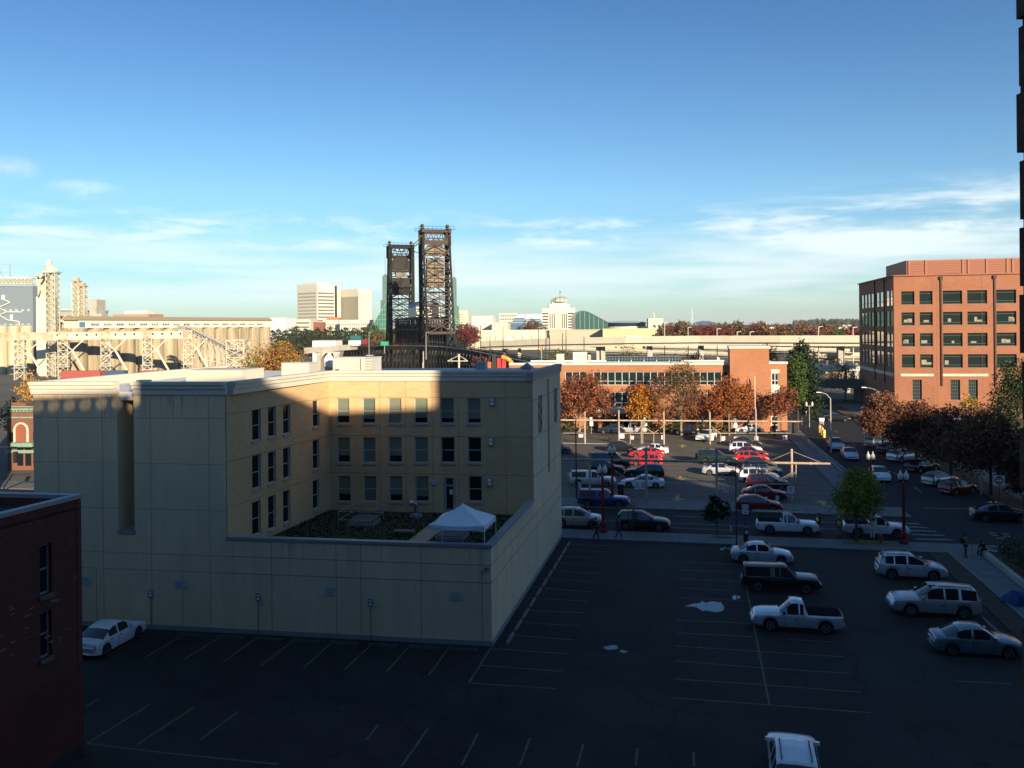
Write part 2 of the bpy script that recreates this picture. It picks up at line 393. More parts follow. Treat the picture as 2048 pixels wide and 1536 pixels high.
# outer skin (walls as closed prisms in the skewed plan)
b = MB(Bx)
b.prism([(WL, 0), (-23.1, 0), (-23.1, 22), (WL, 22)], 0, ZC)
b.prism([(-23.1, 1.6), (-22.0, 1.6), (-22.0, 22), (-23.1, 22)], 5.9, ZC)         # back of the tall slot
b.prism([(-23.1, 0), (-22.0, 0), (-22.0, 22), (-23.1, 22)], 0, 5.7)
b.prism([(-22.0, 0), (-16.05, 0), (-16.05, .3), (-16.8, .4), (-16.0, 13.3), (-16.0, 22), (-22.0, 22)], 0, ZC)
b.prism([(-16.05, 0), (-.3, 0), (-.3, .3), (-16.05, .3)], 0, 5.55)               # low terrace wall
b.k = 1; rain(b, -16, -.4, 5.5, 34); rain(b, WL+.1, -23.3, ZC, 16); rain(b, -21.8, -16.2, ZC, 16); rain(b, -28, -.5, 3.5, 30)
b.build('wall', [m_panel, m_stain], bb)
b = MB(Bx); b.prism([(-.298, 0.002), (0, 0.002), (0, 13.0), (-.298, 13.0)], 0, 5.55); b.prism([(-.6, 13.2), (0, 13.002), (0, 25.6), (-.6, 25.6)], 0, ZC)
b.prism([(-.6, 25.3), (-20, 25.3), (-20, 25.6), (-.6, 25.6)], 0, ZC)
b.k = 1; rain(b, .3, 12.8, 5.5, 26, True); rain(b, 13.2, 25, ZC-.1, 24, True); rain(b, 1, 25, 3.4, 24, True)
b.build('side_wall', [m_side, m_stain], bb)
b = MB(Bx)
for z in (12.75, 10.0, 7.25, 4.55, 3.55):
    for s0, s1 in (((WL, -23.1), (-22.0, -16.05)) if z > 5.6 else ((WL, -16.05),)): b.box(s0, s1, -.006, .02, z-.014, z+.014)
for s in (-28.0+.9, -24.1, -20.9, -17.1): b.box(s-.012, s+.012, -.009, .02, 0, ZC)
for z in (4.55, 3.55): b.box(-16.05, 0, -.006, .02, z-.025, z+.025); b.box(-.02, .006, 0, 25.6, z-.025, z+.025)
for s in (-13.2, -9.2, -7.7, -4.1, -.55): b.box(s-.018, s+.018, -.009, .02, 0, 5.5)
for z in (12.75, 10.0, 7.25): b.box(-.02, .006, 13.0, 25.6, z-.025, z+.025)
for s in (-25.9, -24.6, -18.9): b.box(s-.015, s+.015, -.009, .02, 0, 3.5)
b.build('panel_joint', m_groove, bb)
# yellow brick court: left wall and back wall
CW = Wall(Bp(-16.0, .05), Bp(-15.2, 12.95)); BW = Wall(Bp(-15.22, 12.9), Bp(-.02, 12.9))
cwin = []
for (x0, x1), rows in (((504, 522), ((820, 879), (912, 974), (1005, 1066))), ((536, 552), ((815, 872), (905, 963), (994, 1055))),
                       ((566, 581), ((811, 866), (897, 954), (983, 1042))), ((625.5, 639), ((801.5, 852), (881, 936), (962, 1015)))):
    for y0, y1 in rows: cwin.append(CW.px(x0, y0, x1, y1))
bwin = []
for r, (y0, y1) in enumerate(((796.5, 847), (874.5, 925.5), (952, 1003.5))):
    for c, (x0, x1) in enumerate(((673, 699), (724.5, 750.5), (776, 803), (828, 855.5), (880.5, 908.5), (934.5, 962))):
        if r == 2 and c == 4: continue
        bwin.append((r, c, BW.px(x0 + r*1.2, y0, x1 + r*1.2, y1)))
dop = BW.px(887, 955, 911.5, 1026.5)
TZ = 4.6
w1 = CW.mesh(TZ, ZC, 'court_wall', m_ybrick, bb); w2 = BW.mesh(TZ, ZC, 'court_wall', m_ybrick, bb)
for o in cwin: CW.window(o, bb, m_wf, m_glass, rails=(.48,), sill=.14, sm=m_sill)
wr = random.Random(6)
for r, c, o in bwin:
    wd = BW.window(o, bb, m_wf, m_glass, rails=(.49,), sill=.14, sm=m_sill)
    if r == 0 or (r == 1 and c < 4) or (r == 2 and c < 4):
        f = (.0 if wr.random() < .45 else wr.uniform(.08, .3)); q = MB(); z_ = o[2] + .07 + (o[3]-o[2])*f; q.quad(BW.P(o[0]+.06, z_, -.145), BW.P(o[1]-.06, z_, -.145), BW.P(o[1]-.06, o[3]-.06, -.145), BW.P(o[0]+.06, o[3]-.06, -.145)); q.build('blind', M('drawn_blind_%d' % (c % 3), ((.17, .2, .15), (.13, .165, .135), (.2, .21, .16))[c % 3], .3, spec=.5), wd)
b = MB()
for wv in (CW, BW):
    for z in (12.98, 10.15, 7.4): b.add([wv.P(0, z-.02, .004), wv.P(wv.L, z-.02, .004), wv.P(wv.L, z+.02, .004), wv.P(0, z+.02, .004)], [(0, 1, 2, 3)])
for x in (700+60, 812, 865, 917, 1012): 
    u, _ = onwall(BW.A, BW.B, x, 900); b.add([BW.P(u-.015, TZ, .006), BW.P(u+.015, TZ, .006), BW.P(u+.015, ZC, .006), BW.P(u-.015, ZC, .006)], [(0, 1, 2, 3)])
b.build('brick_joint', M('brick_joint_mortar', (.3, .21, .1), .9), bb)
# glazed door with transom
m_alu = M('aluminium_frame', (.42, .44, .44), .4, .5)
u0, u1, a, z1 = dop; i = -.12; dz = a + (z1-a)*.77
b = MB()
def wbar(b, W, p, q, r, t, i0, i1):
    b.add([W.P(p, r, i0), W.P(q, r, i0), W.P(q, t, i0), W.P(p, t, i0), W.P(p, r, i1), W.P(q, r, i1), W.P(q, t, i1), W.P(p, t, i1)],
          [(3,2,1,0),(4,5,6,7),(0,1,5,4),(1,2,6,5),(2,3,7,6),(3,0,4,7)])
for p, q, r, t in ((u0, u0+.2, a, z1), (u1-.2, u1, a, z1), (u0+.2, u1-.2, dz-.05, dz+.07), (u0+.2, u1-.2, z1-.06, z1), (u0+.2, u1-.2, a, a+.3)): wbar(b, BW, p, q, r, t, i, i+.07)
door = b.build('door', m_alu, bb)
b = MB(); b.quad(BW.P(u0, a, i+.02), BW.P(u1, a, i+.02), BW.P(u1, z1, i+.02), BW.P(u0, z1, i+.02)); b.build('pane', m_glass, door)
b = MB(); b.bar(BW.P(u0+.24, a+.95, i+.12), BW.P(u0+.24, a+1.3, i+.12), .03); b.build('handle', m_dark, door)
b = MB(); wbar(b, BW, (u0+u1)/2-.02, (u0+u1)/2+.2, a+1.35, a+1.7, i+.021, i+.026); b.build('notice', m_white, door)
# cornices: two stepped mouldings following the plan
b = MB(Bx)
def corn(p, q, nx, ny):
    for z0, z1, o in ((ZC-.02, ZC+.32, .1), (ZC+.323, ZC+.56, .2), (ZC+.563, ZT, .3)):
        (x0, y0), (x1, y1) = p, q
        b.prism([(x0+nx*o, y0+ny*o), (x1+nx*o, y1+ny*o), (x1-nx*.25, y1-ny*.25), (x0-nx*.25, y0-ny*.25)] if True else [], z0, z1)
for p, q, nx, ny in (((WL-.1, 0), (-23.1, 0), 0, -1), ((-22.0, 0), (-15.95, 0), 0, -1), ((-15.75, .27), (-15.2, 12.6), 1, 0), ((-15.2, 12.9), (-.01, 12.9), 0, -1), ((WL, .27), (WL, 22), -1, 0), ((-22.9, 1.85), (-22.2, 1.85), 0, -1)):
    corn(p, q, nx, ny)
b.build('cornice', m_corn, bb)
b = MB(Bx); b.box(-.35, .09, 12.62, 25.7, ZC-.02, ZC+.38); b.box(-.38, .13, 12.61, 25.75, ZC+.383, ZT-.1)
b.build('cornice', M('weathered_cornice', (.4, .33, .3), .7, var=.25, scale=1.2, stretch=(1, 1, 6)), bb)
b = MB(Bx); b.prism([(WL+.3, .3), (-16.3, .3), (-15.5, 13), (-.4, 13.2), (-.4, 25.3), (WL+.3, 25.3)], ZC-.4, ZC+.12); b.box(-20, -.4, 25.28, 25.7, ZC, ZC+.3); b.build('roof', m_roof, bb)
b = MB(Bx); b.box(-.2, .05, 19.2, 19.7, 6.6, 13.9); b.build('downspout', M('bronze_spout', (.2, .15, .1), .5, .2), bb)
# pierced panels high on the side wall
for t in (15.2, 22.3):
    b = MB(Bx); t0 = t
    for r in range(6):
        for c in range(2):
            if (r + c) % 2 == 0: b.box(.004, .03, t0 + c*.62, t0 + c*.62 + .58, 10.2 + r*.45, 10.2 + r*.45 + .42)
    for c in range(3): b.box(.004, .045, t0 + c*.62 - .05, t0 + c*.62, 10.15, 12.95)
    b.build('vent_grille', m_dark, bb)
b = MB(Bx); b.box(-16.05, .08, -.08, .38, 5.553, 5.72); b.box(-.38, .08, .383, 12.85, 5.553, 5.72); b.build('coping', m_cap, bb)
b = MB(Bx); b.box(-23.15, -21.95, -.05, 1.6, 5.70, 5.9); b.build('slot_sill', m_cap, bb)
b = MB(Bx); b.box(-16, -.3, .3, 12.9, TZ-.3, TZ-.05); b.build('terrace_deck', M('terrace_soil', (.07, .07, .038), .95, var=.3, scale=1.2), bb)
b = MB(Bx); b.box(WL, 0.0, -.07, -.003, 0, .28); b.box(.003, .07, -.07, 25.6, 0, .28); b.build('plinth', m_cap, bb)
b = MB(Bx)
for x, y in ((985, 812-9), (982.5, 882.5), (980, 963)):
    u, z = onwall(BW.A, BW.B, x, y); c = BW.P(u, z, .1)
    b2 = MB(); wbar(b2, BW, u-.17, u+.17, z-.3, z+.3, .003, .2); l = b2.build('wall_lamp', m_cap, bb)
    for k in (-.15, .12): b2 = MB(); wbar(b2, BW, u-.12, u+.12, z+k-.08, z+k+.1, .203, .24); b2.build('lamp_lens', m_white, l)
b2 = MB(); u, z = onwall(BW.A, BW.B, 868, 964); wbar(b2, BW, u-.2, u+.2, z-.18, z+.14, .003, .12); b2.build('wall_box', m_wf, bb)
# terrace planting
tg = MB(Bx); tr = random.Random(3)
def turf(s0, s1, t0, t1, n):
    for _ in range(n):
        s, t = tr.uniform(s0, s1), tr.uniform(t0, t1); a = tr.uniform(0, 6.28); h = tr.uniform(.02, .09); w = .1
        tg.k = tr.randrange(3)
        tg.add([(s-w*math.cos(a), t-w*math.sin(a), TZ-.03), (s+w*math.cos(a), t+w*math.sin(a), TZ-.03), (s+.1*math.sin(a)+w*math.cos(a)*.6, t-.1*math.cos(a), TZ+h), (s+.1*math.sin(a)-w*math.cos(a)*.6, t-.1*math.cos(a), TZ+h)], [(0, 1, 2, 3)])
turf(-15.4, -6.55, .5, 12.7, 8000); turf(-5.1, -.5, .5, 12.7, 3600)
tag(tg.build('terrace_grass', [M('sedum_green', (.06, .075, .03), .9), M('sedum_dark', (.05, .06, .028), .9), M('sedum_tan', (.095, .085, .04), .9)]), 'low dark green planting over the roof terrace', 'grass', kind='stuff')
b = MB(Bx); b.extr([(-6.45, .5, TZ-.045), (-5.2, .5, TZ-.045), (-5.2, 12.85, TZ-.045), (-6.45, 12.85, TZ-.045)], (0, 0, .06))
tag(b.build('terrace_path', M('path_pavers', (.36, .30, .23), .9, var=.15, scale=3.)), kind='structure')
# canopy tent
def up(p): return V(p)
c = gp(926, 1110, TZ); tent = thing('canopy_tent', 'white pop-up canopy tent standing on the roof terrace', 'canopy tent', c)
dd = [(-1.65, -1.4), (1.65, -1.4), (1.65, 1.4), (-1.65, 1.4)]
corners = [c + EX*x + EY*y + V((0, 0, 0)) for x, y in dd]
b = MB(); zt = 1.75; apex = c + V((0, 0, 3.05))
ring = [p + V((0, 0, zt+.33)) for p in corners]; n = 6
for k in range(4):
    p, q = ring[k], ring[(k+1) % 4]
    for j in range(n):                       # cloth sags a little between the ribs
        for h in range(5):
            def pt(jj, hh):
                a = p.lerp(q, jj/n); r = a.lerp(apex, hh/5); s = math.sin(math.pi*jj/n)*(1-hh/5)*.10 + math.sin(math.pi*hh/5)*.09 + .025*math.sin(jj*2.3+hh*1.7+k); return r - V((0, 0, s))
            b.quad(pt(j, h), pt(j+1, h), pt(j+1, h+1), pt(j, h+1))
        a0, a1 = p.lerp(q, j/n), p.lerp(q, (j+1)/n)
        s0, s1 = math.sin(math.pi*j/n)*.07, math.sin(math.pi*(j+1)/n)*.07
        b.quad(a0 - V((0, 0, .33-s0*.3)), a1 - V((0, 0, .33-s1*.3)), a1 - V((0, 0, s1)), a0 - V((0, 0, s0)))
b.build('canopy', M('white_canvas', (.74, .78, .8), .8), tent, smooth=False)
for k, p in enumerate(corners): q = MB(); q.tube(p, p + V((0, 0, zt+.2)), .025, n=6); q.build('leg', m_white, tent)
b = MB()
for k in range(4):
    p, q = corners[k] + V((0, 0, zt+.18)), corners[(k+1) % 4] + V((0, 0, zt+.18)); m = (p+q)/2 - V((0, 0, .3)); b.bar(p, m, .025); b.bar(m, q, .025)
b.build('truss', m_galv, tent)
# skylight with guard rail, second skylight, duct, bench
def skylight(x, y, label, w=1.5):
    c = gp(x, y, TZ-.04); o = thing('skylight', label, 'skylight', c)
    q = MB(); P = lambda s, t, z: c + EX*s + EY*t + V((0, 0, z))
    q.extr([P(-w*.6, -w*.5, 0), P(w*.6, -w*.5, 0), P(w*.6, w*.5, 0), P(-w*.6, w*.5, 0)], (0, 0, .28)); q.build('curb', m_cap, o)
    q = MB(); q.extr([P(-w*.55, -w*.45, .29), P(w*.55, -w*.45, .29), P(w*.55, w*.45, .5), P(-w*.55, w*.45, .5)], (0, 0, .05)); q.build('lid', M('skylight_dome', (.1, .115, .13), .3), o)
skylight(729, 1049, 'grey skylight inside a pipe guard rail on the roof terrace'); skylight(905, 1078, 'grey skylight underneath the white canopy tent')
c = gp(724, 1048, TZ-.04); rail = thing('guard_rail', 'white pipe guard rail around the terrace skylight', 'railing', c)
b = MB(); cs = [c + EX*x + EY*y for x, y in ((-1.15, -1.25), (1.05, -1.25), (1.05, 1.25), (-1.15, 1.25))]
for k in range(4):
    p, q = cs[k], cs[(k+1) % 4]
    for z in (.55, 1.1): b.tube(p + V((0, 0, z)), q + V((0, 0, z)), .022, n=6)
b.build('rail', m_galv, rail)
for p in cs: q = MB(); q.tube(p, p + V((0, 0, 1.12)), .024, n=6); q.build('post', m_galv, rail)
c = gp(832, 1036, TZ-.04); du = thing('vent_duct', 'shiny curved gooseneck vent pipe on the roof terrace', 'vent', c)
b = MB(); b.lathe(c, [(.45, 0), (.45, .3), (.2, .34)], 4); b.build('base', m_cap, du)
b = MB(); pts = [c + V((0, 0, .3)), c + V((0, 0, .75))] + [c + EX*(-.22 + .22*math.cos(a)) + V((0, 0, .85 + .25*math.sin(a))) for a in (0, .5, 1., 1.57, 2.1, 2.7, 3.1)]
b.path(pts, .17, 10); b.build('pipe', M('shiny_duct', (.55, .56, .57), .25, .9), du)
c = gp(808, 1074, TZ-.04); be = thing('terrace_bench', 'low flat bench at the near edge of the terrace', 'bench', c); P = lambda s, t, z: c + EX*s + EY*t + V((0, 0, z))
b = MB(); b.extr([P(-.65, -.22, .36), P(.65, -.22, .36), P(.65, .22, .36), P(-.65, .22, .36)], (0, 0, .08)); b.build('seat', M('bench_wood', (.2, .17, .13), .8), be)
for s in (-.5, .5): b = MB(); b.extr([P(s-.05, -.18, 0), P(s+.05, -.18, 0), P(s+.05, .18, 0), P(s-.05, .18, 0)], (0, 0, .36)); b.build('leg', m_dark, be)
# rooftop plant
def rooftop(name, label, s, t, w, d, h, mat, louv=False, z0=ZC+.12, cat='air conditioner'):
    c = Bp(s, t, z0); o = thing(name, label, cat, c)
    q = MB(Bx); q.box(s-w/2, s+w/2, t-d/2, t+d/2, z0+.1, z0+h); q.build('cabinet', mat, o)
    q = MB(Bx); q.box(s-w/2-.03, s+w/2+.03, t-d/2-.03, t+d/2+.03, z0+h+.003, z0+h+.06); q.build('lid', mat, o)
    q = MB(Bx); q.box(s-w/2+.1, s+w/2-.1, t-d/2+.1, t+d/2-.1, z0, z0+.098); q.build('curb', m_dark, o)
    if louv:
        q = MB(Bx)
        for k in range(8): q.box(s+w/2-.5, s+w/2+.09, t-d/2-.08, t-d/2-.003, z0+.2+k*.14*h, z0+.26+k*.14*h)
        q.build('louvre', M('louvre_metal', (.4, .4, .37), .5), o)
        q = MB(Bx); q.box(s-.2, s+.3, t-d/2-.03, t-d/2-.003, z0+.25, z0+.45); q.box(s-w/2+.2, s-w/2+.5, t-d/2-.03, t-d/2-.003, z0+.5, z0+.65); q.build('access_panel', m_dark, o)
        q = MB(Bx); q.box(s+.6, s+.64, t-d/2-.012, t-d/2-.003, z0+.15, z0+h-.05); q.build('seam', m_dark, o)
    return o
m_hvac = M('hvac_grey', (.5, .5, .44), .55, var=.04, scale=2.)
rooftop('rooftop_unit', 'large grey rooftop air handler with louvred right end', -13.95, 15.2, 3.15, 1.8, 1.5, m_hvac, True)
rooftop('rooftop_unit', 'smaller plain grey rooftop unit left of the louvred air handler', -18.0, 14.0, 2.2, 1.6, 1.15, m_hvac)
rooftop('stair_bulkhead', 'long low cream roof bulkhead above the left wing', -21.3, 9.2, 4.2, 3.0, .9, M('bulkhead_cream', (.55, .52, .43), .6), cat='roof bulkhead')
rooftop('chimney_vent', 'square grey chimney vent near the middle of the roof', -4.3, 15.4, .75, .7, 1.05, m_cap, cat='vent')
rooftop('low_curb', 'long low grey curb on the roof beside the square vent', -2.6, 16.2, 2.4, .5, .42, m_cap, cat='roof curb')
c = Bp(-.9, 15.6, ZC+.12); o = thing('gravity_vent', 'small grey roof vent with a pitched metal hood', 'vent', c)
q = MB(Bx); q.box(-1.2, -.6, 15.3, 15.9, ZC+.12, ZC+.75); q.build('shaft', m_cap, o)
q = MB(Bx); q.extr([(-1.45, 15.2, ZC+.75), (-.4, 15.2, ZC+.75), (-.9, 15.2, ZC+1.15)], (0, .8, 0)); q.build('hood', m_cap, o)
# small fittings on the low front wall
def notice(x, y, label, w=.75, h=.5, txt=None):
    u, z = onwall(FRONT.A, FRONT.B, x, y); c = FRONT.P(u, z, 0); o = thing('wall_notice', label, 'sign', c, 'notices on the front wall')
    q = MB(); wbar(q, FRONT, u-w/2, u+w/2, z-h/2, z+h/2, .012, .035); q.build('board', M('pale_sign', (.5, .5, .47), .5), o)
    q = MB(); rr = random.Random(int(x))
    for k in range(4):
        e = rr.uniform(.55, .95); wbar(q, FRONT, u-w*.4*e, u+w*.4*e, z+h*(.28-.2*k)-.025, z+h*(.28-.2*k)+.025, .0365, .04)
    q.build('lettering', M('faded_ink', (.3, .33, .38), .6), o)
for x, y, l in ((172, 1161, 'pale notice on the beige front wall next to the brick corner'), (360, 1168, 'pale notice on the front wall right of the white sedan'), (661, 1183, 'pale notice on the front wall below the middle of the terrace'), (912, 1192, 'pale notice on the front wall nearest its right corner')): notice(x, y, l)
for x, yb, yt, l in ((302, 1258, 1180, 'blue stall sign on a thin post beside the white sedan'), (517, 1272, 1187, 'blue stall sign on a thin post, middle of three along the wall'), (742, 1284, 1198, 'blue stall sign on a thin post, rightmost of three along the wall')):
    c = gp(x, yb); h = (c - at(x, yt, c.y)).length; o = thing('stall_sign', l, 'sign', c, 'stall signs along the front wall', rot=-R(9.3))
    q = MB(); q.tube((0, 0, 0), (0, 0, h), .022, n=6); q.build('post', m_dark, o)
    q = MB(); q.box(-.15, .15, -.035, -.023, h-.45, h); q.build('plate', M('blue_plate', (.14, .22, .26), .5), o)
    q = MB(); q.box(-.1, .1, -.0375, -.0355, h-.15, h-.08); q.lathe((0, -.0365, h-.3), [(.085, -.0015), (.085, .0005)], 12, 'y'); q.build('emblem', m_white, o)
u, z = onwall(FRONT.A, FRONT.B, 971, 1137); c = FRONT.P(u, z); o = thing('flood_light', 'small twin flood light near the corner of the beige front wall', 'light fitting', c)
q = MB(); wbar(q, FRONT, u-.06, u+.06, z-.08, z+.08, .012, .1); q.build('bracket', m_cap, o)
for k in (-.12, .14): q = MB(); q.tube(FRONT.P(u+k, z+k*.8, .1), FRONT.P(u+k*1.4, z+k*.8-.03, .32), .05, .09, 8); q.build('lamp_head', m_cap, o)
# ---------------------------------------------------------------- vehicles
m_tyre = M('tyre_rubber', (.014, .014, .015), .85)
m_rim = M('alloy_rim', (.42, .43, .44), .35, .8)
m_under = M('underbody_black', (.008, .008, .009), .9)
m_cglass = M('car_glass', (.012, .016, .02), .05, spec=.9)
m_trim = M('black_trim', (.02, .02, .022), .6)
m_tail = M('tail_lamp_red', (.3, .012, .012), .2, spec=.8)
m_head = M('head_lamp_clear', (.6, .62, .64), .12, spec=.8)
m_plate = M('number_plate', (.55, .57, .6), .5)
def paint(n, c, metal=.0): return M('car_paint_' + n, c, .32, metal, coat=.7, spec=.5)
PAINT = dict(white=((.74, .76, .78), 0), silver=((.58, .60, .63), .4), grey=((.2, .21, .22), .5), black=((.012, .013, .015), .1), green=((.014, .03, .026), .2),
             red=((.5, .018, .022), .0), maroon=((.14, .01, .016), .1), blue=((.018, .03, .16), .1), teal=((.12, .2, .23), .4), champagne=((.44, .44, .42), .4), navy=((.02, .03, .055), .2), crimson=((.22, .012, .018), .1))
# deck = (fraction along length from the tail, height); roof likewise; glass = side windows as fraction ranges
T = {}
T['sedan'] = dict(L=4.5, W=1.76, R=.31, wb=(.19, .80), deck=[(0, .62), (.012, .86), (.04, .95), (.17, .97), (.70, .95), (.86, .86), (.96, .74), (.99, .62), (1, .5)],
    roof=[(.12, .97), (.28, 1.33), (.34, 1.42), (.46, 1.46), (.54, 1.43), (.70, .96)], win=[(.245, .40), (.425, .60)], ws=(.545, .69), rw=(.13, .275), doors=[(.24, .41), (.41, .64)], base=.2)
T['coupe'] = dict(T['sedan'], L=4.85, deck=[(0, .6), (.012, .84), (.05, .93), (.17, .93), (.66, .9), (.86, .8), (.96, .66), (.99, .55), (1, .45)],
    roof=[(.10, .94), (.30, 1.28), (.38, 1.35), (.46, 1.37), (.52, 1.33), (.68, .92)], win=[(.24, .36), (.385, .60)], ws=(.525, .67), rw=(.11, .29), doors=[(.37, .65)])
T['hatch'] = dict(T['sedan'], L=4.3, W=1.74, deck=[(0, .6), (.01, .9), (.03, .98), (.74, .96), (.86, .88), (.95, .76), (.99, .64), (1, .5)],
    roof=[(.02, 1.0), (.09, 1.25), (.2, 1.42), (.38, 1.49), (.5, 1.46), (.74, .97)], win=[(.14, .23), (.25, .40), (.425, .64)], ws=(.51, .73), rw=(.025, .12), doors=[(.24, .41), (.41, .67)])
T['wagon'] = dict(T['sedan'], L=4.75, W=1.84, R=.33, deck=[(0, .6), (.01, .9), (.02, 1.0), (.70, .98), (.86, .92), (.95, .82), (.99, .68), (1, .5)],
    roof=[(.015, 1.03), (.05, 1.36), (.09, 1.5), (.3, 1.55), (.5, 1.53), (.71, 1.0)], win=[(.07, .22), (.245, .40), (.425, .61)], ws=(.52, .70), rw=(.02, .08), doors=[(.24, .41), (.41, .65)], rack=(.1, .46))
T['suv'] = dict(T['wagon'], L=4.55, W=1.82, R=.35, deck=[(0, .66), (.01, .98), (.02, 1.08), (.74, 1.06), (.87, 1.0), (.95, .9), (.99, .74), (1, .55)],
    roof=[(.012, 1.1), (.06, 1.42), (.12, 1.6), (.34, 1.67), (.5, 1.65), (.75, 1.08)], win=[(.10, .22), (.24, .405), (.43, .65)], ws=(.525, .74), rw=(.02, .10), base=.26, wb=(.19, .79), rack=(.14, .46))
T['bigsuv'] = dict(T['suv'], L=5.1, W=1.95, R=.38, deck=[(0, .72), (.008, 1.05), (.015, 1.16), (.70, 1.13), (.88, 1.08), (.96, 1.0), (.99, .84), (1, .6)],
    roof=[(.01, 1.2), (.035, 1.5), (.06, 1.74), (.3, 1.82), (.48, 1.8), (.53, 1.76), (.70, 1.16)], win=[(.055, .225), (.255, .40), (.42, .60)], ws=(.54, .695), rw=(.012, .05), base=.32, wb=(.2, .79), doors=[(.25, .41), (.41, .63)], rack=(.1, .46))
T['van'] = dict(T['bigsuv'], L=5.3, roof=[(.008, 1.2), (.02, 1.6), (.04, 1.88), (.3, 1.93), (.6, 1.92), (.67, 1.85), (.80, 1.18)], deck=[(0, .72), (.006, 1.05), (.012, 1.16), (.80, 1.14), (.92, 1.08), (.97, .98), (.99, .8), (1, .6)],
    win=[(.04, .2), (.22, .38), (.4, .54), (.57, .72)], ws=(.675, .795), rw=(.01, .035), doors=[(.55, .74)], rack=None)
T['pickup'] = dict(T['bigsuv'], L=5.15, W=1.82, R=.37, deck=[(0, .78), (.006, 1.0), (.012, 1.06), (.40, 1.06), (.41, 1.06), (.71, 1.05), (.88, 1.02), (.96, .94), (.99, .8), (1, .58)],
    roof=[(.40, 1.06), (.415, 1.5), (.43, 1.66), (.5, 1.71), (.565, 1.69), (.70, 1.08)], win=[(.435, .475), (.49, .615)], ws=(.575, .695), rw=(.403, .425), base=.34, wb=(.2, .80), doors=[(.485, .64)], bed=(.022, .385), rack=None)
T['canopy'] = dict(T['pickup'], roof=[(.008, 1.08), (.02, 1.5), (.035, 1.66), (.39, 1.68), (.43, 1.68), (.5, 1.72), (.565, 1.69), (.70, 1.08)], win=[(.05, .36), (.42, .475), (.49, .615)], rw=(.009, .03), bed=None)
T['crew'] = dict(T['pickup'], win=[(.43, .495), (.51, .625)], doors=[(.42, .50), (.50, .645)], W=1.9, L=5.4)
def lerp_tab(tab, x):
    if x <= tab[0][0]: return tab[0][1]
    for (a, p), (b, q) in zip(tab, tab[1:]):
        if x <= b: return p + (q-p)*((x-a)/(b-a) if b > a else 1)
    return tab[-1][1]
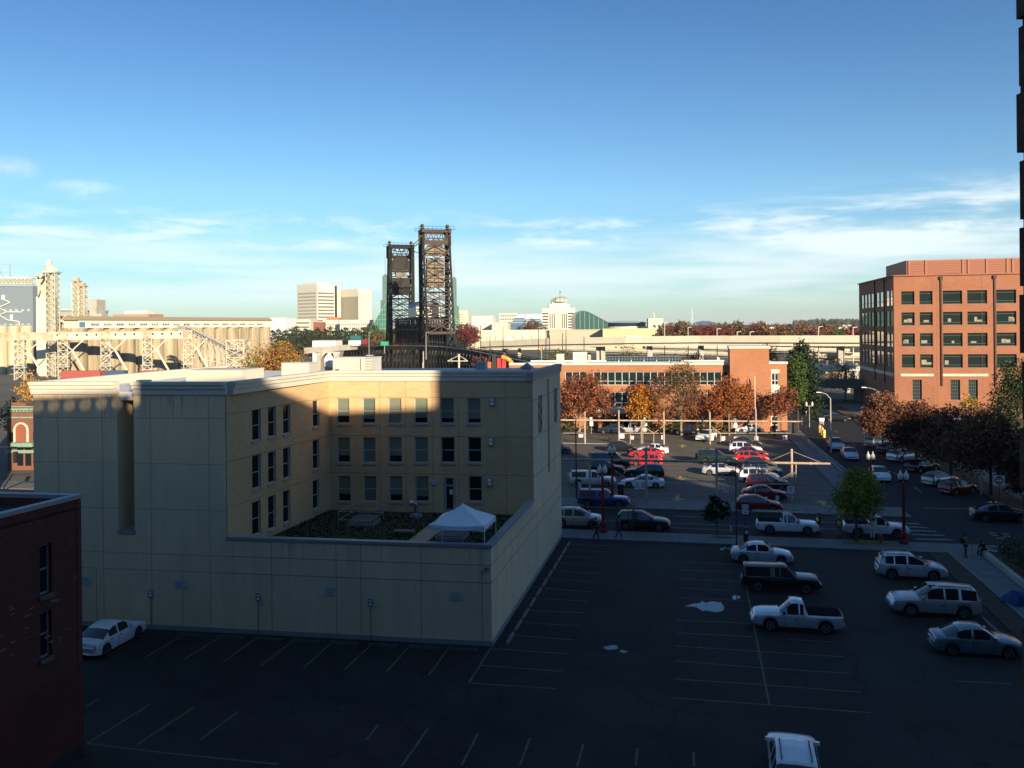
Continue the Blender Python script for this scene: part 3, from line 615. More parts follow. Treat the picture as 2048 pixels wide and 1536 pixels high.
def car(kind, col, label, loc, rot, group=None, scale=1., detail=True, name=None, cat=None):
    t = T[kind]; L, W, Rw = t['L'], t['W'], t['R']; w = W/2
    names = dict(sedan='sedan_car', coupe='coupe_car', hatch='hatchback_car', wagon='estate_car', suv='suv_car', bigsuv='suv_car', van='passenger_van', pickup='pickup_truck', canopy='pickup_truck', crew='pickup_truck')
    root = thing(name or names[kind], label, cat or {'pickup': 'pickup truck', 'canopy': 'pickup truck', 'crew': 'pickup truck', 'van': 'van'}.get(kind, 'car'), loc, group, rot=rot)
    root.scale = (scale,)*3
    base = t['base']; deck, roof = t['deck'], t['roof']; r0, r1 = roof[0][0], roof[-1][0]
    wx = [f for f in t['wb']]; Ra = (Rw + .075)/L
    st = {0., .006, .02, .05, .95, .975, .99, 1.}
    for f, _ in deck + roof: st.add(f)
    for a, b in t['win'] + [t['ws'], t['rw']] + t['doors']: st |= {a, b}
    if t.get('bed'): st |= {t['bed'][0], t['bed'][1], t['bed'][0]-.006, t['bed'][1]+.006}
    for c in wx:
        for k in (-1.02, -1, -.93, -.72, -.4, 0, .4, .72, .93, 1, 1.02): st.add(c + k*Ra)
    for k in range(1, 24): st.add(k/24)
    st = sorted(st); st = [s for i, s in enumerate(st) if i == 0 or s - st[i-1] > .0015]
    rows = []
    for f in st:
        x = (f - .5)*L; e = min(f, 1-f)*L
        wp = w*(1 - .10*max(0, 1 - e/.7)**2 - .05*max(0, 1 - e/.15))
        zb = base + .10*max(0, 1 - e/.5)
        for c in wx:
            d = (f - c)*L
            if abs(d) < Rw + .075: zb = max(zb, Rw*.98 + math.sqrt(max(0, (Rw+.075)**2 - d*d)))
        zd = lerp_tab(deck, f)
        zr = lerp_tab(roof, f) if r0 <= f <= r1 else zd
        zb = min(zb, zd - .12)
        cab = zr > zd + .004
        sh = [(wp*.95, zb), (wp*.995, zb + .2*(zd-zb)), (wp, zb + .6*(zd-zb)), (wp*.985, zd - .10*(zd-zb)), (wp*.945, zd - (.0 if cab else .03))]
        if t.get('bed') and t['bed'][0] <= f <= t['bed'][1]:
            sh += [(wp*.9, zd + .01), (wp*.86, .62), (0, .62)]
        elif cab:
            wc = wp*.945 - (zr-zd)*.30
            sh += [(wc, zr - .035), (wc*.86, zr + .01), (0, zr + .035)]
        else:
            sh += [(wp*.88, zd), (wp*.5, zd + .03), (0, zd + .04)]
        rows.append((f, x, sh, cab))
    parts = {}
    def vid(P, key, p):
        P[0].setdefault(key, len(P[0])); 
        if len(P[1]) <= P[0][key]: P[1].append(p)
        return P[0][key]
    def put(part, keys):
        P = parts.setdefault(part, ({}, [], []))
        P[2].append([vid(P, k[:3], k[3]) for k in keys])
    for sgn in (1, -1):
        for i in range(len(rows)-1):
            fa, xa, sa, ca = rows[i]; fb, xb, sb, cb = rows[i+1]; fm = (fa+fb)/2
            for j in range(7):
                cabm = ca or cb; part = 'body'
                if cabm and j == 4 and any(a-.0005 <= fa and fb <= b+.0005 for a, b in t['win']): part = ('window', sgn, [k for k, (a, b) in enumerate(t['win']) if a-.0005 <= fa and fb <= b+.0005][0])
                elif cabm and j >= 5 and t['ws'][0]-.0005 <= fa and fb <= t['ws'][1]+.0005: part = 'windscreen'
                elif cabm and j >= 5 and t['rw'][0]-.0005 <= fa and fb <= t['rw'][1]+.0005: part = 'rear_window'
                elif t.get('bed') and t['bed'][0]-.007 <= fa and fb <= t['bed'][1]+.007 and j >= 5: part = 'cargo_bed'
                elif j == 3 and fm < .028: part = ('tail_light', sgn)
                elif j in (2, 3) and fm < .012: part = ('tail_light', sgn)
                elif j in (2, 3) and fm > .975: part = ('headlight', sgn)
                elif j == 3 and fm > .94: part = ('headlight', sgn)
                elif j <= 3 and any(a <= fm <= b for a, b in t['doors']): part = ('door', sgn, [k for k, (a, b) in enumerate(t['doors']) if a <= fm <= b][0])
                q = [(i, j, sgn, (xa, sgn*sa[j][0], sa[j][1])), (i+1, j, sgn, (xb, sgn*sb[j][0], sb[j][1])), (i+1, j+1, sgn, (xb, sgn*sb[j+1][0], sb[j+1][1])), (i, j+1, sgn, (xa, sgn*sa[j+1][0], sa[j+1][1]))]
                if sgn == 1: q = [q[0], q[3], q[2], q[1]]
                put(part, [(k[0], k[1], k[2] if k[1] < 7 else 0, k[3]) for k in q])
    # end caps
    for i, flip in ((0, 0), (len(rows)-1, 1)):
        f, x, sh, c = rows[i]
        q = [(i, j, 1, (x, sh[j][0], sh[j][1])) for j in range(8)] + [(i, j, -1, (x, -sh[j][0], sh[j][1])) for j in range(6, -1, -1)]
        q = [(k[0], k[1], k[2] if k[1] < 7 else 0, k[3]) for k in q]
        put('body', q if not flip else q[::-1])
    pm = paint(col, *PAINT[col])
    mats = dict(body=pm, windscreen=m_cglass, rear_window=m_cglass, window=m_cglass, tail_light=m_tail, headlight=m_head, door=pm, cargo_bed=m_under if kind != 'pickup' else M('bed_liner', (.05, .052, .055), .7))
    bodyo = None; dooro = {}
    for key in sorted(parts, key=lambda k: (k != 'body', isinstance(k, tuple) and k[0] != 'door', str(k))):
        P = parts[key]; nm = key if isinstance(key, str) else key[0]
        vs = [V(v) for v in P[1]]
        if nm == 'door':
            xs = [v.x for v in vs]; a, b = min(xs), max(xs)
            for v in vs:
                if v.x < a + .002: v.x += .014
                elif v.x > b - .002: v.x -= .014
        mb = MB(); mb.add(vs, P[2])
        o = mb.build(nm, mats[nm], root, smooth=(nm not in ('cargo_bed',)))
        if nm == 'body': bodyo = o
        if nm == 'door': dooro[key[1:]] = (o, a, b)
    mb = MB()
    mb.box(-.47*L, .47*L, -w*.86, w*.86, base + .02, .62); mb.box((max(.03, r0+.06)-.5)*L if kind not in ('pickup', 'crew') else (r0+.03-.5)*L, (r1-.12-.5)*L, -w*.7, w*.7, .621, 1.0)
    mb.build('underbody', m_under, root)
    for (sgn, k), (o, a, b) in dooro.items():
        if not detail: continue
        h = MB(); h.box(a+.10, a+.26, sgn*w*.985 if sgn > 0 else -w*.985-.03, sgn*w*.985+.03 if sgn > 0 else -w*.985, .80, .84)
        h.build('handle', m_trim, o)
    for c in wx:
        for sgn in (1, -1):
            cx, cy = (c-.5)*L, sgn*(w - .115)
            mb = MB(); mb.lathe((cx, cy, Rw), [(Rw*.55, -.1), (Rw*.93, -.1), (Rw, -.06), (Rw, .06), (Rw*.93, .1), (Rw*.62, .1), (Rw*.6, .06)], 18, 'y')
            wh = mb.build('wheel', m_tyre, root, smooth=False)
            mb = MB(); y0 = cy + sgn*.07
            for k in range(5):
                a0 = 2*math.pi*k/5; pts = []
                for aa, rr in ((a0-.30, .12), (a0+.30, .12), (a0+.22, .60), (a0-.22, .60)): pts.append((cx + Rw*rr*math.cos(aa), y0, Rw + Rw*rr*math.sin(aa)))
                mb.extr(pts, (0, sgn*.03, 0))
            mb.lathe((cx, y0+sgn*.018, Rw), [(Rw*.16, -.02), (Rw*.16, .016)], 8, 'y')
            for k in range(16):
                a0, a1 = 2*math.pi*k/16, 2*math.pi*(k+1)/16
                mb.quad((cx+Rw*.55*math.cos(a0), y0+sgn*.032, Rw+Rw*.55*math.sin(a0)), (cx+Rw*.55*math.cos(a1), y0+sgn*.032, Rw+Rw*.55*math.sin(a1)), (cx+Rw*.66*math.cos(a1), y0+sgn*.034, Rw+Rw*.66*math.sin(a1)), (cx+Rw*.66*math.cos(a0), y0+sgn*.034, Rw+Rw*.66*math.sin(a0)))
            mb.build('rim', m_rim, wh)
    for sgn in (1, -1):
        mb = MB(); fx = (t['ws'][1]-.045-.5)*L; zz = lerp_tab(deck, t['ws'][1]-.03) + .05; y0 = sgn*(w*.90)
        mb.add([V((fx-.07, y0 + sgn*k, zz + a)) for k in (0, .2) for a in (-.01, .12)] + [V((fx+.09, y0 + sgn*k, zz + a)) for k in (0, .16) for a in (.01, .10)],
               [(0, 2, 3, 1), (4, 5, 7, 6), (0, 4, 6, 2), (1, 3, 7, 5), (2, 6, 7, 3), (0, 1, 5, 4)])
        mb.build('mirror', m_trim if col in ('black', 'green', 'navy') or kind in ('pickup', 'canopy') else pm, root)
    if detail:
        dz = lerp_tab(deck, .0)
        mb = MB(); mb.box(-L/2-.02, -L/2-.002, -.26, .26, dz*.78, dz*.78+.13); mb.build('number_plate', m_plate, root)
        mb = MB(); mb.box(L/2+.002, L/2+.014, -w*.5, w*.5, .36, .52); mb.box(L/2-.025, L/2+.01, -w*.42, w*.42, .56, .60); mb.build('grille', m_trim, root)
        for f0, f1 in ((-L/2-.055, -L/2-.003), (L/2+.003, L/2+.05)):
            mb = MB(); mb.box(f0, f1, -w*.8, w*.8, .38 if kind in ('sedan', 'hatch', 'coupe', 'wagon') else .46, .5 if kind in ('sedan', 'hatch', 'coupe', 'wagon') else .6)
            if kind in ('pickup', 'canopy', 'bigsuv', 'van', 'crew'): mb.build('bumper', m_rim if col != 'black' else m_trim, root)
            else: mb.v = []; mb.f = []
        if t.get('rack'):
            for sgn in (1, -1):
                a, b = t['rack']; xa, xb = (a-.5)*L, (b-.5)*L; z = max(z for _, z in roof) + .05; y = sgn*(w*.58)
                mb = MB(); mb.bar((xa, y, z), (xb, y, z), .035); mb.bar((xa, y, z-.09), (xa+.02, y, z), .04); mb.bar((xb, y, z-.09), (xb-.02, y, z), .04); mb.build('roof_rail', m_trim, root)
        for i in range(2):
            xw = (t['ws'][1]-.012-.5)*L; mb = MB(); mb.bar((xw, -.1+.45*i-.3, lerp_tab(deck, t['ws'][1])+.055), (xw-.14, -.1+.45*i+.2-.3, lerp_tab(deck, t['ws'][1])+.13), .018); mb.build('wiper', m_trim, root)
    return root
def park(kind, col, x0, x1, yb, facing, label, group=None, dh=0., detail=True, L=None):
    """near side wheels touch the ground along pixel row yb between columns x0 and x1"""
    t = T[kind]; p = gp((x0+x1)/2, yb); away = E2
    a = -GA + R(dh) + (math.pi if facing < 0 else 0)
    return car(kind, col, label, p + away*(t['W']/2 - .1), a, group, (L/t['L']) if L else 1., detail)
NEAR, STREET, LEFT, RIGHT, LANE, CURB = 'cars in the near parking lot', 'vehicles on the street', 'left row of cars in the far lot', 'right row of cars in the far lot', 'cars on the cross street', 'cars parked under the dark trees'
park('sedan', 'silver', 1467, 1583, 1128, 1, 'silver sedan parked beside the dark pay station post', NEAR)
bp_ = park('canopy', 'black', 1487, 1640, 1186, 1, 'black pickup with a canopy, parked beside the silver sedan', NEAR)
park('pickup', 'silver', 1507, 1685, 1266, -1, 'silver pickup with an empty open bed, facing left', NEAR)
park('suv', 'silver', 1762, 1892, 1160, 1, 'silver crossover parked by the right sidewalk, nearest the street', NEAR)
bs = park('bigsuv', 'champagne', 1783, 1965, 1236, -1, 'large grey SUV with roof rails facing left by the right sidewalk', NEAR)
park('sedan', 'teal', 1882, 2042, 1315, 1, 'blue grey sedan with a rear spoiler at the right edge', NEAR, L=4.6)
c = gp(1585, 1548); car('suv', 'white', 'white SUV seen from above at the bottom of the picture', V((c.x-.15, 33.6, 0)), math.pi/2 - R(14.5), NEAR, 1.04)
c = gp(221, 1291); car('sedan', 'white', 'white sedan parked nose in against the beige wall', c, math.pi/2 - R(12.5), NEAR)
park('suv', 'champagne', 1105, 1205, 1056, 1, 'silver SUV half hidden behind the beige building corner', STREET)
park('wagon', 'black', 1237, 1334, 1061, 1, 'black estate car with roof rails parked on the street', STREET)
park('canopy', 'blue', 1160, 1253, 1016, 1, 'dark blue pickup with a canopy at the far kerb', STREET)
park('hatch', 'crimson', 1475, 1563, 1024, 1, 'dark red hatchback parked at the far kerb of the street', STREET)
lt = park('pickup', 'white', 1519, 1635, 1070, 1, 'white pickup carrying a ladder rack', STREET)
park('pickup', 'white', 1695, 1815, 1075, 1, 'white pickup behind the green street tree', STREET)
park('sedan', 'black', 1968, 2046, 1045, 1, 'black sedan crossing at the right edge beyond the crosswalk', STREET, L=4.9)
for k, c in (('canopy', 0),): pass
# rack, ladder and beacon of the white pickup are parts of it
mb = MB()
for x in (-2.3, -.55):
    for y in (.8, -.8): mb.bar((x, y, 1.05), (x, y, 1.78), .05)
    mb.bar((x, -.85, 1.8), (x, .85, 1.8), .05)
for y in (.8, -.8): mb.bar((-2.55, y, 1.8), (.9, y, 1.8), .05)
mb.build('ladder_rack', m_dark, lt)
mb = MB()
for y in (-.6, -.15): mb.bar((-2.9, y, 1.9), (1.2, y, 1.9), .06)
for k in range(13): mb.bar((-2.8+k*.32, -.6, 1.9), (-2.8+k*.32, -.15, 1.9), .035)
mb.build('ladder', M('ladder_aluminium', (.5, .5, .5), .4, .7), lt)
mb = MB(); mb.lathe((.25, .3, 1.74), [(.1, 0), (.1, .06), (.07, .16)], 8); mb.build('beacon', M('amber_plastic', (.4, .1, .02), .3), lt)
for x0, x1 in ((-.1, .35),): mb = MB(); mb.box(x0, x1, -.35, .35, 1.845, 1.856); mb.build('sunroof', m_cglass, bs)
FARROW = [('canopy', 'silver', 1147, 1222, 974, 1, 'silver pickup with canopy in the left row, nearest the street', LEFT), ('suv', 'green', 1176, 1246, 950, 1, 'dark green SUV between the silver pickup and the dark van', LEFT),
 ('van', 'navy', 1180, 1258, 938, 1, 'dark van with a pale roof in the left row', LEFT), ('hatch', 'black', 1217, 1270, 904, 1, 'black hatchback in sunlight, farthest of the left row', LEFT),
 ('sedan', 'white', 1275, 1334, 909, -1, 'sunlit white sedan behind the red coupe', LEFT), ('coupe', 'red', 1266, 1320, 916, -1, 'low red coupe in sunlight', LEFT),
 ('hatch', 'red', 1262, 1322, 932, -1, 'sunlit red hatchback nearer than the red coupe', LEFT), ('wagon', 'black', 1250, 1326, 956, -1, 'black estate car between the red hatchback and the white coupe', LEFT),
 ('coupe', 'white', 1244, 1324, 976, -1, 'white coupe nearest the street in the left row', LEFT), ('suv', 'grey', 1080, 1142, 908, 1, 'grey SUV cut off by the beige building', LEFT),
 ('bigsuv', 'green', 1402, 1466, 929, 1, 'dark green SUV with a lit tail and a spare wheel', RIGHT), ('sedan', 'silver', 1411, 1474, 951, 1, 'silver sedan with its tail in sunlight', RIGHT),
 ('sedan', 'navy', 1464, 1520, 894, 1, 'dark blue sedan at the far end of the right row', RIGHT), ('suv', 'white', 1462, 1522, 909, 1, 'white SUV at the far end of the right row', RIGHT),
 ('sedan', 'maroon', 1472, 1532, 916, 1, 'maroon sedan between the white SUV and the bright red car', RIGHT), ('hatch', 'red', 1474, 1536, 926, 1, 'bright red hatchback with a sunlit tail in the right row', RIGHT),
 ('sedan', 'black', 1485, 1548, 939, 1, 'black sedan just nearer than the bright red hatchback', RIGHT), ('wagon', 'grey', 1492, 1556, 952, 1, 'dark grey estate car in the shaded right row', RIGHT),
 ('suv', 'white', 1480, 1560, 967, 1, 'pale SUV behind the gate brackets in the right row', RIGHT), ('suv', 'maroon', 1497, 1577, 981, 1, 'maroon SUV behind the hanging gate in the right row', RIGHT),
 ('sedan', 'crimson', 1483, 1577, 1001, 1, 'dark red sedan nearest the street in the right row', RIGHT),
 ('suv', 'navy', 1203, 1243, 868, -1, 'dark SUV with a red tail light beside the brick entrance', 'cars on the service road'), ('pickup', 'silver', 1240, 1285, 868, 1, 'silver pickup beside the brick entrance', 'cars on the service road'),
 ('suv', 'black', 1350, 1390, 870, -1, 'dark SUV parked under the bare autumn tree', 'cars on the service road'), ('sedan', 'white', 1476, 1522, 866, -1, 'white sedan below the brick stair tower', 'cars on the service road')]
for r in FARROW: park(*r, detail=False)
o = [o for o in COL.objects if o.get('label', '').startswith('dark green SUV with a lit')][0]
mb = MB(); mb.lathe((-2.62, 0, .98), [(.2, -.09), (.34, -.09), (.36, 0), (.34, .09), (.2, .09)], 16, 'y'); mb.v = [V((-2.62 + (v.y), (v.x+2.62), v.z)) for v in mb.v]; mb.build('spare_wheel', m_tyre, o)
c = gp(1413, 884); car('suv', 'white', 'white SUV facing us at the gap in the far gate', c + E2*2, -math.pi/2 - GA - R(25), 'cars on the service road', 1, False)
for k, cl, x, y, l in (('pickup', 'silver', 1676, 903, 'silver pickup driving towards us, farther of the two'), ('sedan', 'silver', 1705, 922, 'silver sedan driving towards us behind the white lamp'), ('hatch', 'white', 1768, 966, 'white hatchback driving towards us beside the green tree')):
    car(k, cl, l, gp(x, y) + E2*2.2, -math.pi/2 - GA, LANE, 1, False)
for k, cl, x, y, l in (('suv', 'grey', 1762, 896, 'grey SUV parked farthest along under the dark trees'), ('hatch', 'maroon', 1786, 908, 'small maroon hatchback tucked behind the silver parked car'), ('wagon', 'silver', 1812, 924, 'silver estate car parked third under the dark trees'),
    ('sedan', 'black', 1850, 945, 'black sedan parked under the dark trees beyond the grey pair'), ('hatch', 'champagne', 1886, 973, 'grey hatchback parked next to the red car under the trees'), ('hatch', 'crimson', 1922, 990, 'red hatchback parked nearest under the dark trees')):
    car(k, cl, l, gp(x, y) + E2*1.2, -GA + R(38), CURB, 1, False)
c = gp(1674, 842); car('sedan', 'black', 'dark sedan far down the shaded cross street', c, -GA - R(4), LANE, 1, False)
# ---------------------------------------------------------------- street furniture
def globe_lamp(x, yb, yt, label, group, hn=2):
    c = gp(x, yb, .13); h = (at(x, yt, c.y).z - .13); o = thing('street_lamp', label, 'street lamp', c, group, rot=-GA)
    b = MB(); b.lathe((0, 0, 0), [(.36, 0), (.36, .25), (.27, .35), (.25, .8), (.2, .95)], 8); b.build('base', m_redp, o, smooth=False)
    b = MB(); b.lathe((0, 0, 0), [(.14, .9), (.105, h-1.1), (.15, h-1.08), (.15, h-.98)], 8); b.build('post', m_redp, o)
    for s in ((-.22, .22) if hn == 2 else (0,)):
        b = MB(); b.lathe((s, 0, h-.98), [(.1, 0), (.2, .12), (.2, .18), (.03, .19)], 8); l = b.build('lamp', m_dark, o)
        b = MB(); b.lathe((s, 0, h-.8), [(.16, 0), (.21, .22), (.19, .45), (.08, .6), (.02, .82)], 10); b.build('globe', M('milk_glass', (.72, .7, .62), .3), l, smooth=True)
    if hn == 2: b = MB(); b.bar((-.24, 0, h-1.02), (.24, 0, h-1.02), .07); b.build('crossbar', m_redp, o)
    return o
RL = 'red twin lamp posts'
globe_lamp(1206, 1064, 928, 'red lamp post standing on the near sidewalk by the dark pedestrians', RL)
globe_lamp(1225, 1012, 890, 'red lamp post at the far kerb behind the blue pickup', RL)
globe_lamp(1808, 1087, 940, 'red lamp post on the near sidewalk in front of the white pickup', RL)
globe_lamp(1742, 1010, 903, 'red lamp post whose twin globes rise behind the green tree', RL)
def pole(name, label, cat, x, yb, yt, r, mat, arm=None, group=None):
    c = gp(x, yb); h = at(x, yt, c.y).z; o = thing(name, label, cat, c, group)
    b = MB(); b.tube(c, c + V((0, 0, h)), r, r*.6, 8); b.build('pole', mat, o)
    if arm:
        dx, dz = arm; b = MB(); t = c + V((0, 0, h-.1)); pts = [t, t + E1*(dx*.4) + V((0, 0, dz*.75)), t + E1*(dx*.75) + V((0, 0, dz)), t + E1*dx + V((0, 0, dz*1.02))]
        b.path(pts, r*.45, 6); a = b.build('arm', mat, o)
        b = MB(); e = pts[-1]; b.add([e + E1*k + E2*j + V((0, 0, z)) for k, j, z in ((0, -.1, 0), (.75*math.copysign(1, dx), -.16, .02), (.75*math.copysign(1, dx), .16, .02), (0, .1, 0), (0, -.08, .12), (.6*math.copysign(1, dx), -.1, .16), (.6*math.copysign(1, dx), .1, .16), (0, .08, .12))], [(0,1,2,3),(7,6,5,4),(0,4,5,1),(1,5,6,2),(2,6,7,3),(3,7,4,0)])
        b.build('lamp_head', m_galv, a)
    return o
pole('lamp_pole', 'tall dark pole at the left side of the far lot', 'pole', 1153, 1000, 840, .09, m_dark)
pole('lamp_pole', 'slim black pole on the near sidewalk by the silver sedan', 'pole', 1473, 1092, 928, .06, m_dark)
pole('street_lamp', 'pale lamp post beside the cross street by the far lot', 'street lamp', 1662, 905, 796, .13, m_conc, (-1.2, .8))
pole('street_lamp', 'cobra head lamp curving left above the dark trees', 'street lamp', 1757, 890, 782, .1, m_galv, (-1.6, .55))
pole('street_lamp', 'cobra head lamp seen as a bright head among the dark trees', 'street lamp', 1962, 990, 845, .1, m_galv, (-1.8, .4))
pole('street_lamp', 'cobra head lamp rising over the left brick roof', 'street lamp', -30, 1120, 1025, .1, m_galv, (4.6, 2.6))
pole('flag_pole', 'white flagpole in front of the brick stair tower', 'flagpole', 1511, 885, 752, .07, m_white)
o = pole('banner_pole', 'dark pole with a narrow hanging flag by the brick stair tower', 'flagpole', 1496, 868, 751, .05, m_dark)
p = at(1497, 754, gp(1496, 868).y); b = MB(); b.add([p + V((.05, -.02, 0)), p + V((.42, -.1, -.9)), p + V((.5, .05, -3.2)), p + V((.1, 0, -3.6)), p + V((.05, .02, -1.5))], [(0, 1, 2, 3, 4)]); b.build('flag', M('dark_flag', (.06, .03, .03), .9), o)
o = pole('street_lamp', 'twin globe lamp beyond the far lot by the cross street', 'street lamp', 1619, 862, 812, .07, m_conc)
p = gp(1619, 862); h = at(1619, 812, p.y).z
b = MB(); b.bar(p + V((-.55, 0, h)), p + V((.55, 0, h)), .07); a = b.build('crossbar', m_conc, o)
for s in (-.5, .5): b = MB(); b.lathe(p + V((s, 0, h)), [(.12, 0), (.2, .25), (.16, .55), (.02, .75)], 8); b.build('globe', MATS['milk_glass'], a)
# the steel frames with hanging gates
def frame(name, label, x0, y0, x1, y1, Dl, posts, brk, signs, rail, ztop):
    """beam from (x0,y0) to (x1,y1) standing over the line of the posts"""
    pts = [gp(x, yb) for x, yb, yt in posts]; A, B = pts[0], pts[-1]; o = thing(name, label, 'gate frame', V((A.x, A.y, 0)))
    m_fr = M('pale_rusty_steel', (.5, .44, .36), .65, var=.25, scale=1.5, var2=(.33, .2, .12))
    for (x, yb, yt), p in zip(posts, pts):
        b = MB(); b.tube((p.x, p.y, 0), (p.x, p.y, at(x, yt, p.y).z), .13, n=8); b.build('post', m_fr, o)
    dirv = (B-A).normalized()
    def on(x, y):
        u, z = onwall(A, B, x, y); return A + dirv*u + V((0, 0, z - 0))
    p, q = on(x0, y0), on(x1, y1); n = V((-dirv.y, dirv.x, 0))*-.16
    b = MB(); b.tube(p+n, q+n, .12, n=8)
    for k in range(1, 14): c = (p+n).lerp(q+n, k/14); b.tube(c - dirv*.12, c + dirv*.12, .15, n=8)
    b.build('beam', m_fr, o)
    for segs in brk:
        b = MB()
        for (a, c2, d, e) in segs: b.bar(on(a, c2)+n*1.6, on(d, e)+n*1.6, .03 if c2 == 902 else .085)
        b.build('gate', m_fr, o)
    for (a, c2, d, e) in rail:
        b = MB(); b.bar(on(a, c2)+n*.4, on(d, e)+n*.4, .05); b.build('fence_rail', m_galv, o)
    for a, c2, d, e in signs:
        b = MB(); P = [on(a, e), on(d, e), on(d, c2), on(a, c2)]; b.extr([k+n*2.2 for k in P], n*.15); s = b.build('sign_board', m_white, o)
        b = MB(); rr = random.Random(int(a))
        for k in range(4):
            l, r_ = P[3].lerp(P[0], .16+k*.2), P[2].lerp(P[1], .16+k*.2); t0 = rr.uniform(.12, .25); l2, r2 = l.lerp(r_, t0), l.lerp(r_, 1-t0); hh = (P[3]-P[0])*.09
            b.quad(l2+n*2.39, r2+n*2.39, r2+hh+n*2.39, l2+hh+n*2.39)
        b.build('lettering', M('sign_ink', (.05, .09, .2), .6), s)
    return o
g1 = frame('gate_frame', 'long pipe gantry with hanging gates along the near edge of the far lot', 1126, 918, 1660, 927, 88,
    [(1180, 1000, 905), (1293, 1003, 896), (1434, 1004, 897), (1584, 1005, 898)],
    [[(1512, 928, 1510, 972), (1515, 928, 1517, 972), (1516, 940, 1546, 966), (1514, 938, 1540, 964), (1510, 967, 1590, 968), (1510, 972, 1509, 1000)],
     [(1591, 928, 1591, 970), (1590, 944, 1563, 960), (1582, 945, 1560, 957)],
     [(1434, 942, 1466, 965), (1440, 965, 1590, 967)], [(1293, 950, 1260, 962), (1230, 940, 1250, 955)], [(1584, 902, 1536, 922), (1584, 902, 1640, 924)]],
    [(1269, 964, 1279, 977), (1280, 963, 1294, 977), (1436, 970, 1445, 977), (1447, 971, 1456, 983), (1573, 971, 1587, 985), (1550, 990, 1556, 1002), (1157, 963, 1163, 974)],
    [(1180, 962, 1293, 963), (1293, 965, 1434, 965)], 4.7)
g2 = frame('gate_frame', 'sunlit pipe gantry with gates across the far side of the far lot', 1120, 840, 1618, 843, 131,
    [(1170, 888, 823), (1238, 888, 820), (1328, 889, 823), (1420, 889, 824), (1512, 888, 818), (1613, 884, 822)],
    [[(1240, 852, 1260, 865), (1282, 852, 1262, 865), (1240, 866, 1282, 866), (1282, 840, 1282, 888), (1260, 866, 1260, 888)], [(1286, 852, 1306, 865), (1326, 852, 1308, 865), (1285, 866, 1326, 866), (1285, 840, 1285, 888), (1307, 866, 1307, 888)],
     [(1422, 852, 1440, 866), (1422, 866, 1470, 866), (1440, 866, 1440, 886)], [(1170, 852, 1155, 863)]],
    [(1157, 868, 1166, 874), (1239, 867, 1248, 876), (1261, 871, 1267, 878), (1322, 870, 1328, 878), (1418, 868, 1426, 880), (1442, 872, 1449, 881), (1467, 873, 1474, 881), (1508, 872, 1515, 880), (1564, 870, 1573, 879)],
    [(1126, 866, 1170, 866), (1126, 886, 1240, 888), (1470, 866, 1613, 866)], 4.7)
# rail line and fence along the right side of the far lot
A, B = gp(1606, 880), gp(1730, 985); o = thing('lot_fence', 'low wire fence along the right edge of the far lot', 'fence', A)
b = MB(); b.bar(A + V((0, 0, .75)), B + V((0, 0, .75)), .06); b.bar(A + V((0, 0, .35)), B + V((0, 0, .35)), .04); b.build('rail', m_galv, o)
for k in range(9): p = A.lerp(B, k/8); b = MB(); b.tube(p, p + V((0, 0, .8)), .04, n=6); b.build('post', m_galv, o)
# signs
def font(txt, par, mat, size, loc, rot=(math.pi/2, 0, 0), name='lettering', ext=.004):
    cu = bpy.data.curves.new(name, 'FONT'); cu.body = txt; cu.size = size; cu.align_x = 'CENTER'; cu.align_y = 'CENTER'; cu.extrude = ext
    t = bpy.data.objects.new(name, cu); me = bpy.data.meshes.new_from_object(t); bpy.data.objects.remove(t)
    me.materials.clear(); me.materials.append(mat)
    o = bpy.data.objects.new(name, me); COL.objects.link(o); o.parent = par; o.location = loc; o.rotation_euler = rot
    return o
m_ink = M('navy_ink', (.02, .035, .09), .6)
c = gp(1491, 1084, .13); o = thing('pay_sign', 'white PAY HERE sign with an arrow on a thin post', 'sign', c, rot=-GA*.6); h = at(1491, 1009, c.y).z - .13
b = MB(); b.tube((0, .04, 0), (0, .04, h), .03, n=6); b.build('post', m_dark, o)
b = MB(); b.box(-.26, .26, -.02, .0, h-.78, h); b.build('board', m_white, o)
font('PAY', o, m_ink, .27, (0, -.022, h-.16)); font('HERE', o, m_ink, .22, (0, -.022, h-.38))
b = MB(); b.extr([(-.1, -.021, h-.6), (.02, -.021, h-.6), (.02, -.021, h-.52), (.14, -.021, h-.63), (.02, -.021, h-.74), (.02, -.021, h-.66), (-.1, -.021, h-.66)], (0, -.004, 0)); b.build('arrow', m_ink, o)
c = gp(1492, 1092, .0); o = thing('pay_station', 'dark pay station pillar standing behind the silver sedan', 'pay station', c)
b = MB(); b.lathe(c, [(.2, 0), (.2, 1.32), (.22, 1.34), (.22, 1.44), (.16, 1.52)], 12); b.build('body', m_dark, o)
b = MB(); b.box(c.x-.12, c.x+.12, c.y-.225, c.y-.2, 1.05, 1.3); b.build('screen', m_plate, o)
c = gp(1999, 1022, .13); o = thing('do_not_enter_sign', 'white square sign with a red DO NOT ENTER disc', 'sign', c, rot=-R(14)); h = at(1999, 951, c.y).z - .13
b = MB(); b.tube((0, .05, 0), (0, .05, h), .035, n=6); b.build('post', m_dark, o)
b = MB(); b.box(-.46, .46, -.012, 0, h-.92, h); b.build('board', m_white, o)
b = MB(); b.lathe((0, -.016, h-.46), [(.41, -.003), (.41, .003)], 24, 'y'); b.build('disc', M('sign_red', (.42, .03, .03), .5), o)
b = MB(); b.box(-.3, .3, -.026, -.021, h-.51, h-.41); b.build('bar', m_white, o)
font('DO NOT', o, m_white, .16, (0, -.024, h-.28)); font('ENTER', o, m_white, .16, (0, -.024, h-.64))
c = gp(1644, 880); o = thing('shield_sign', 'small white sign with a red emblem by the yellow bollards', 'sign', c, rot=-GA); h = at(1643, 836, c.y).z
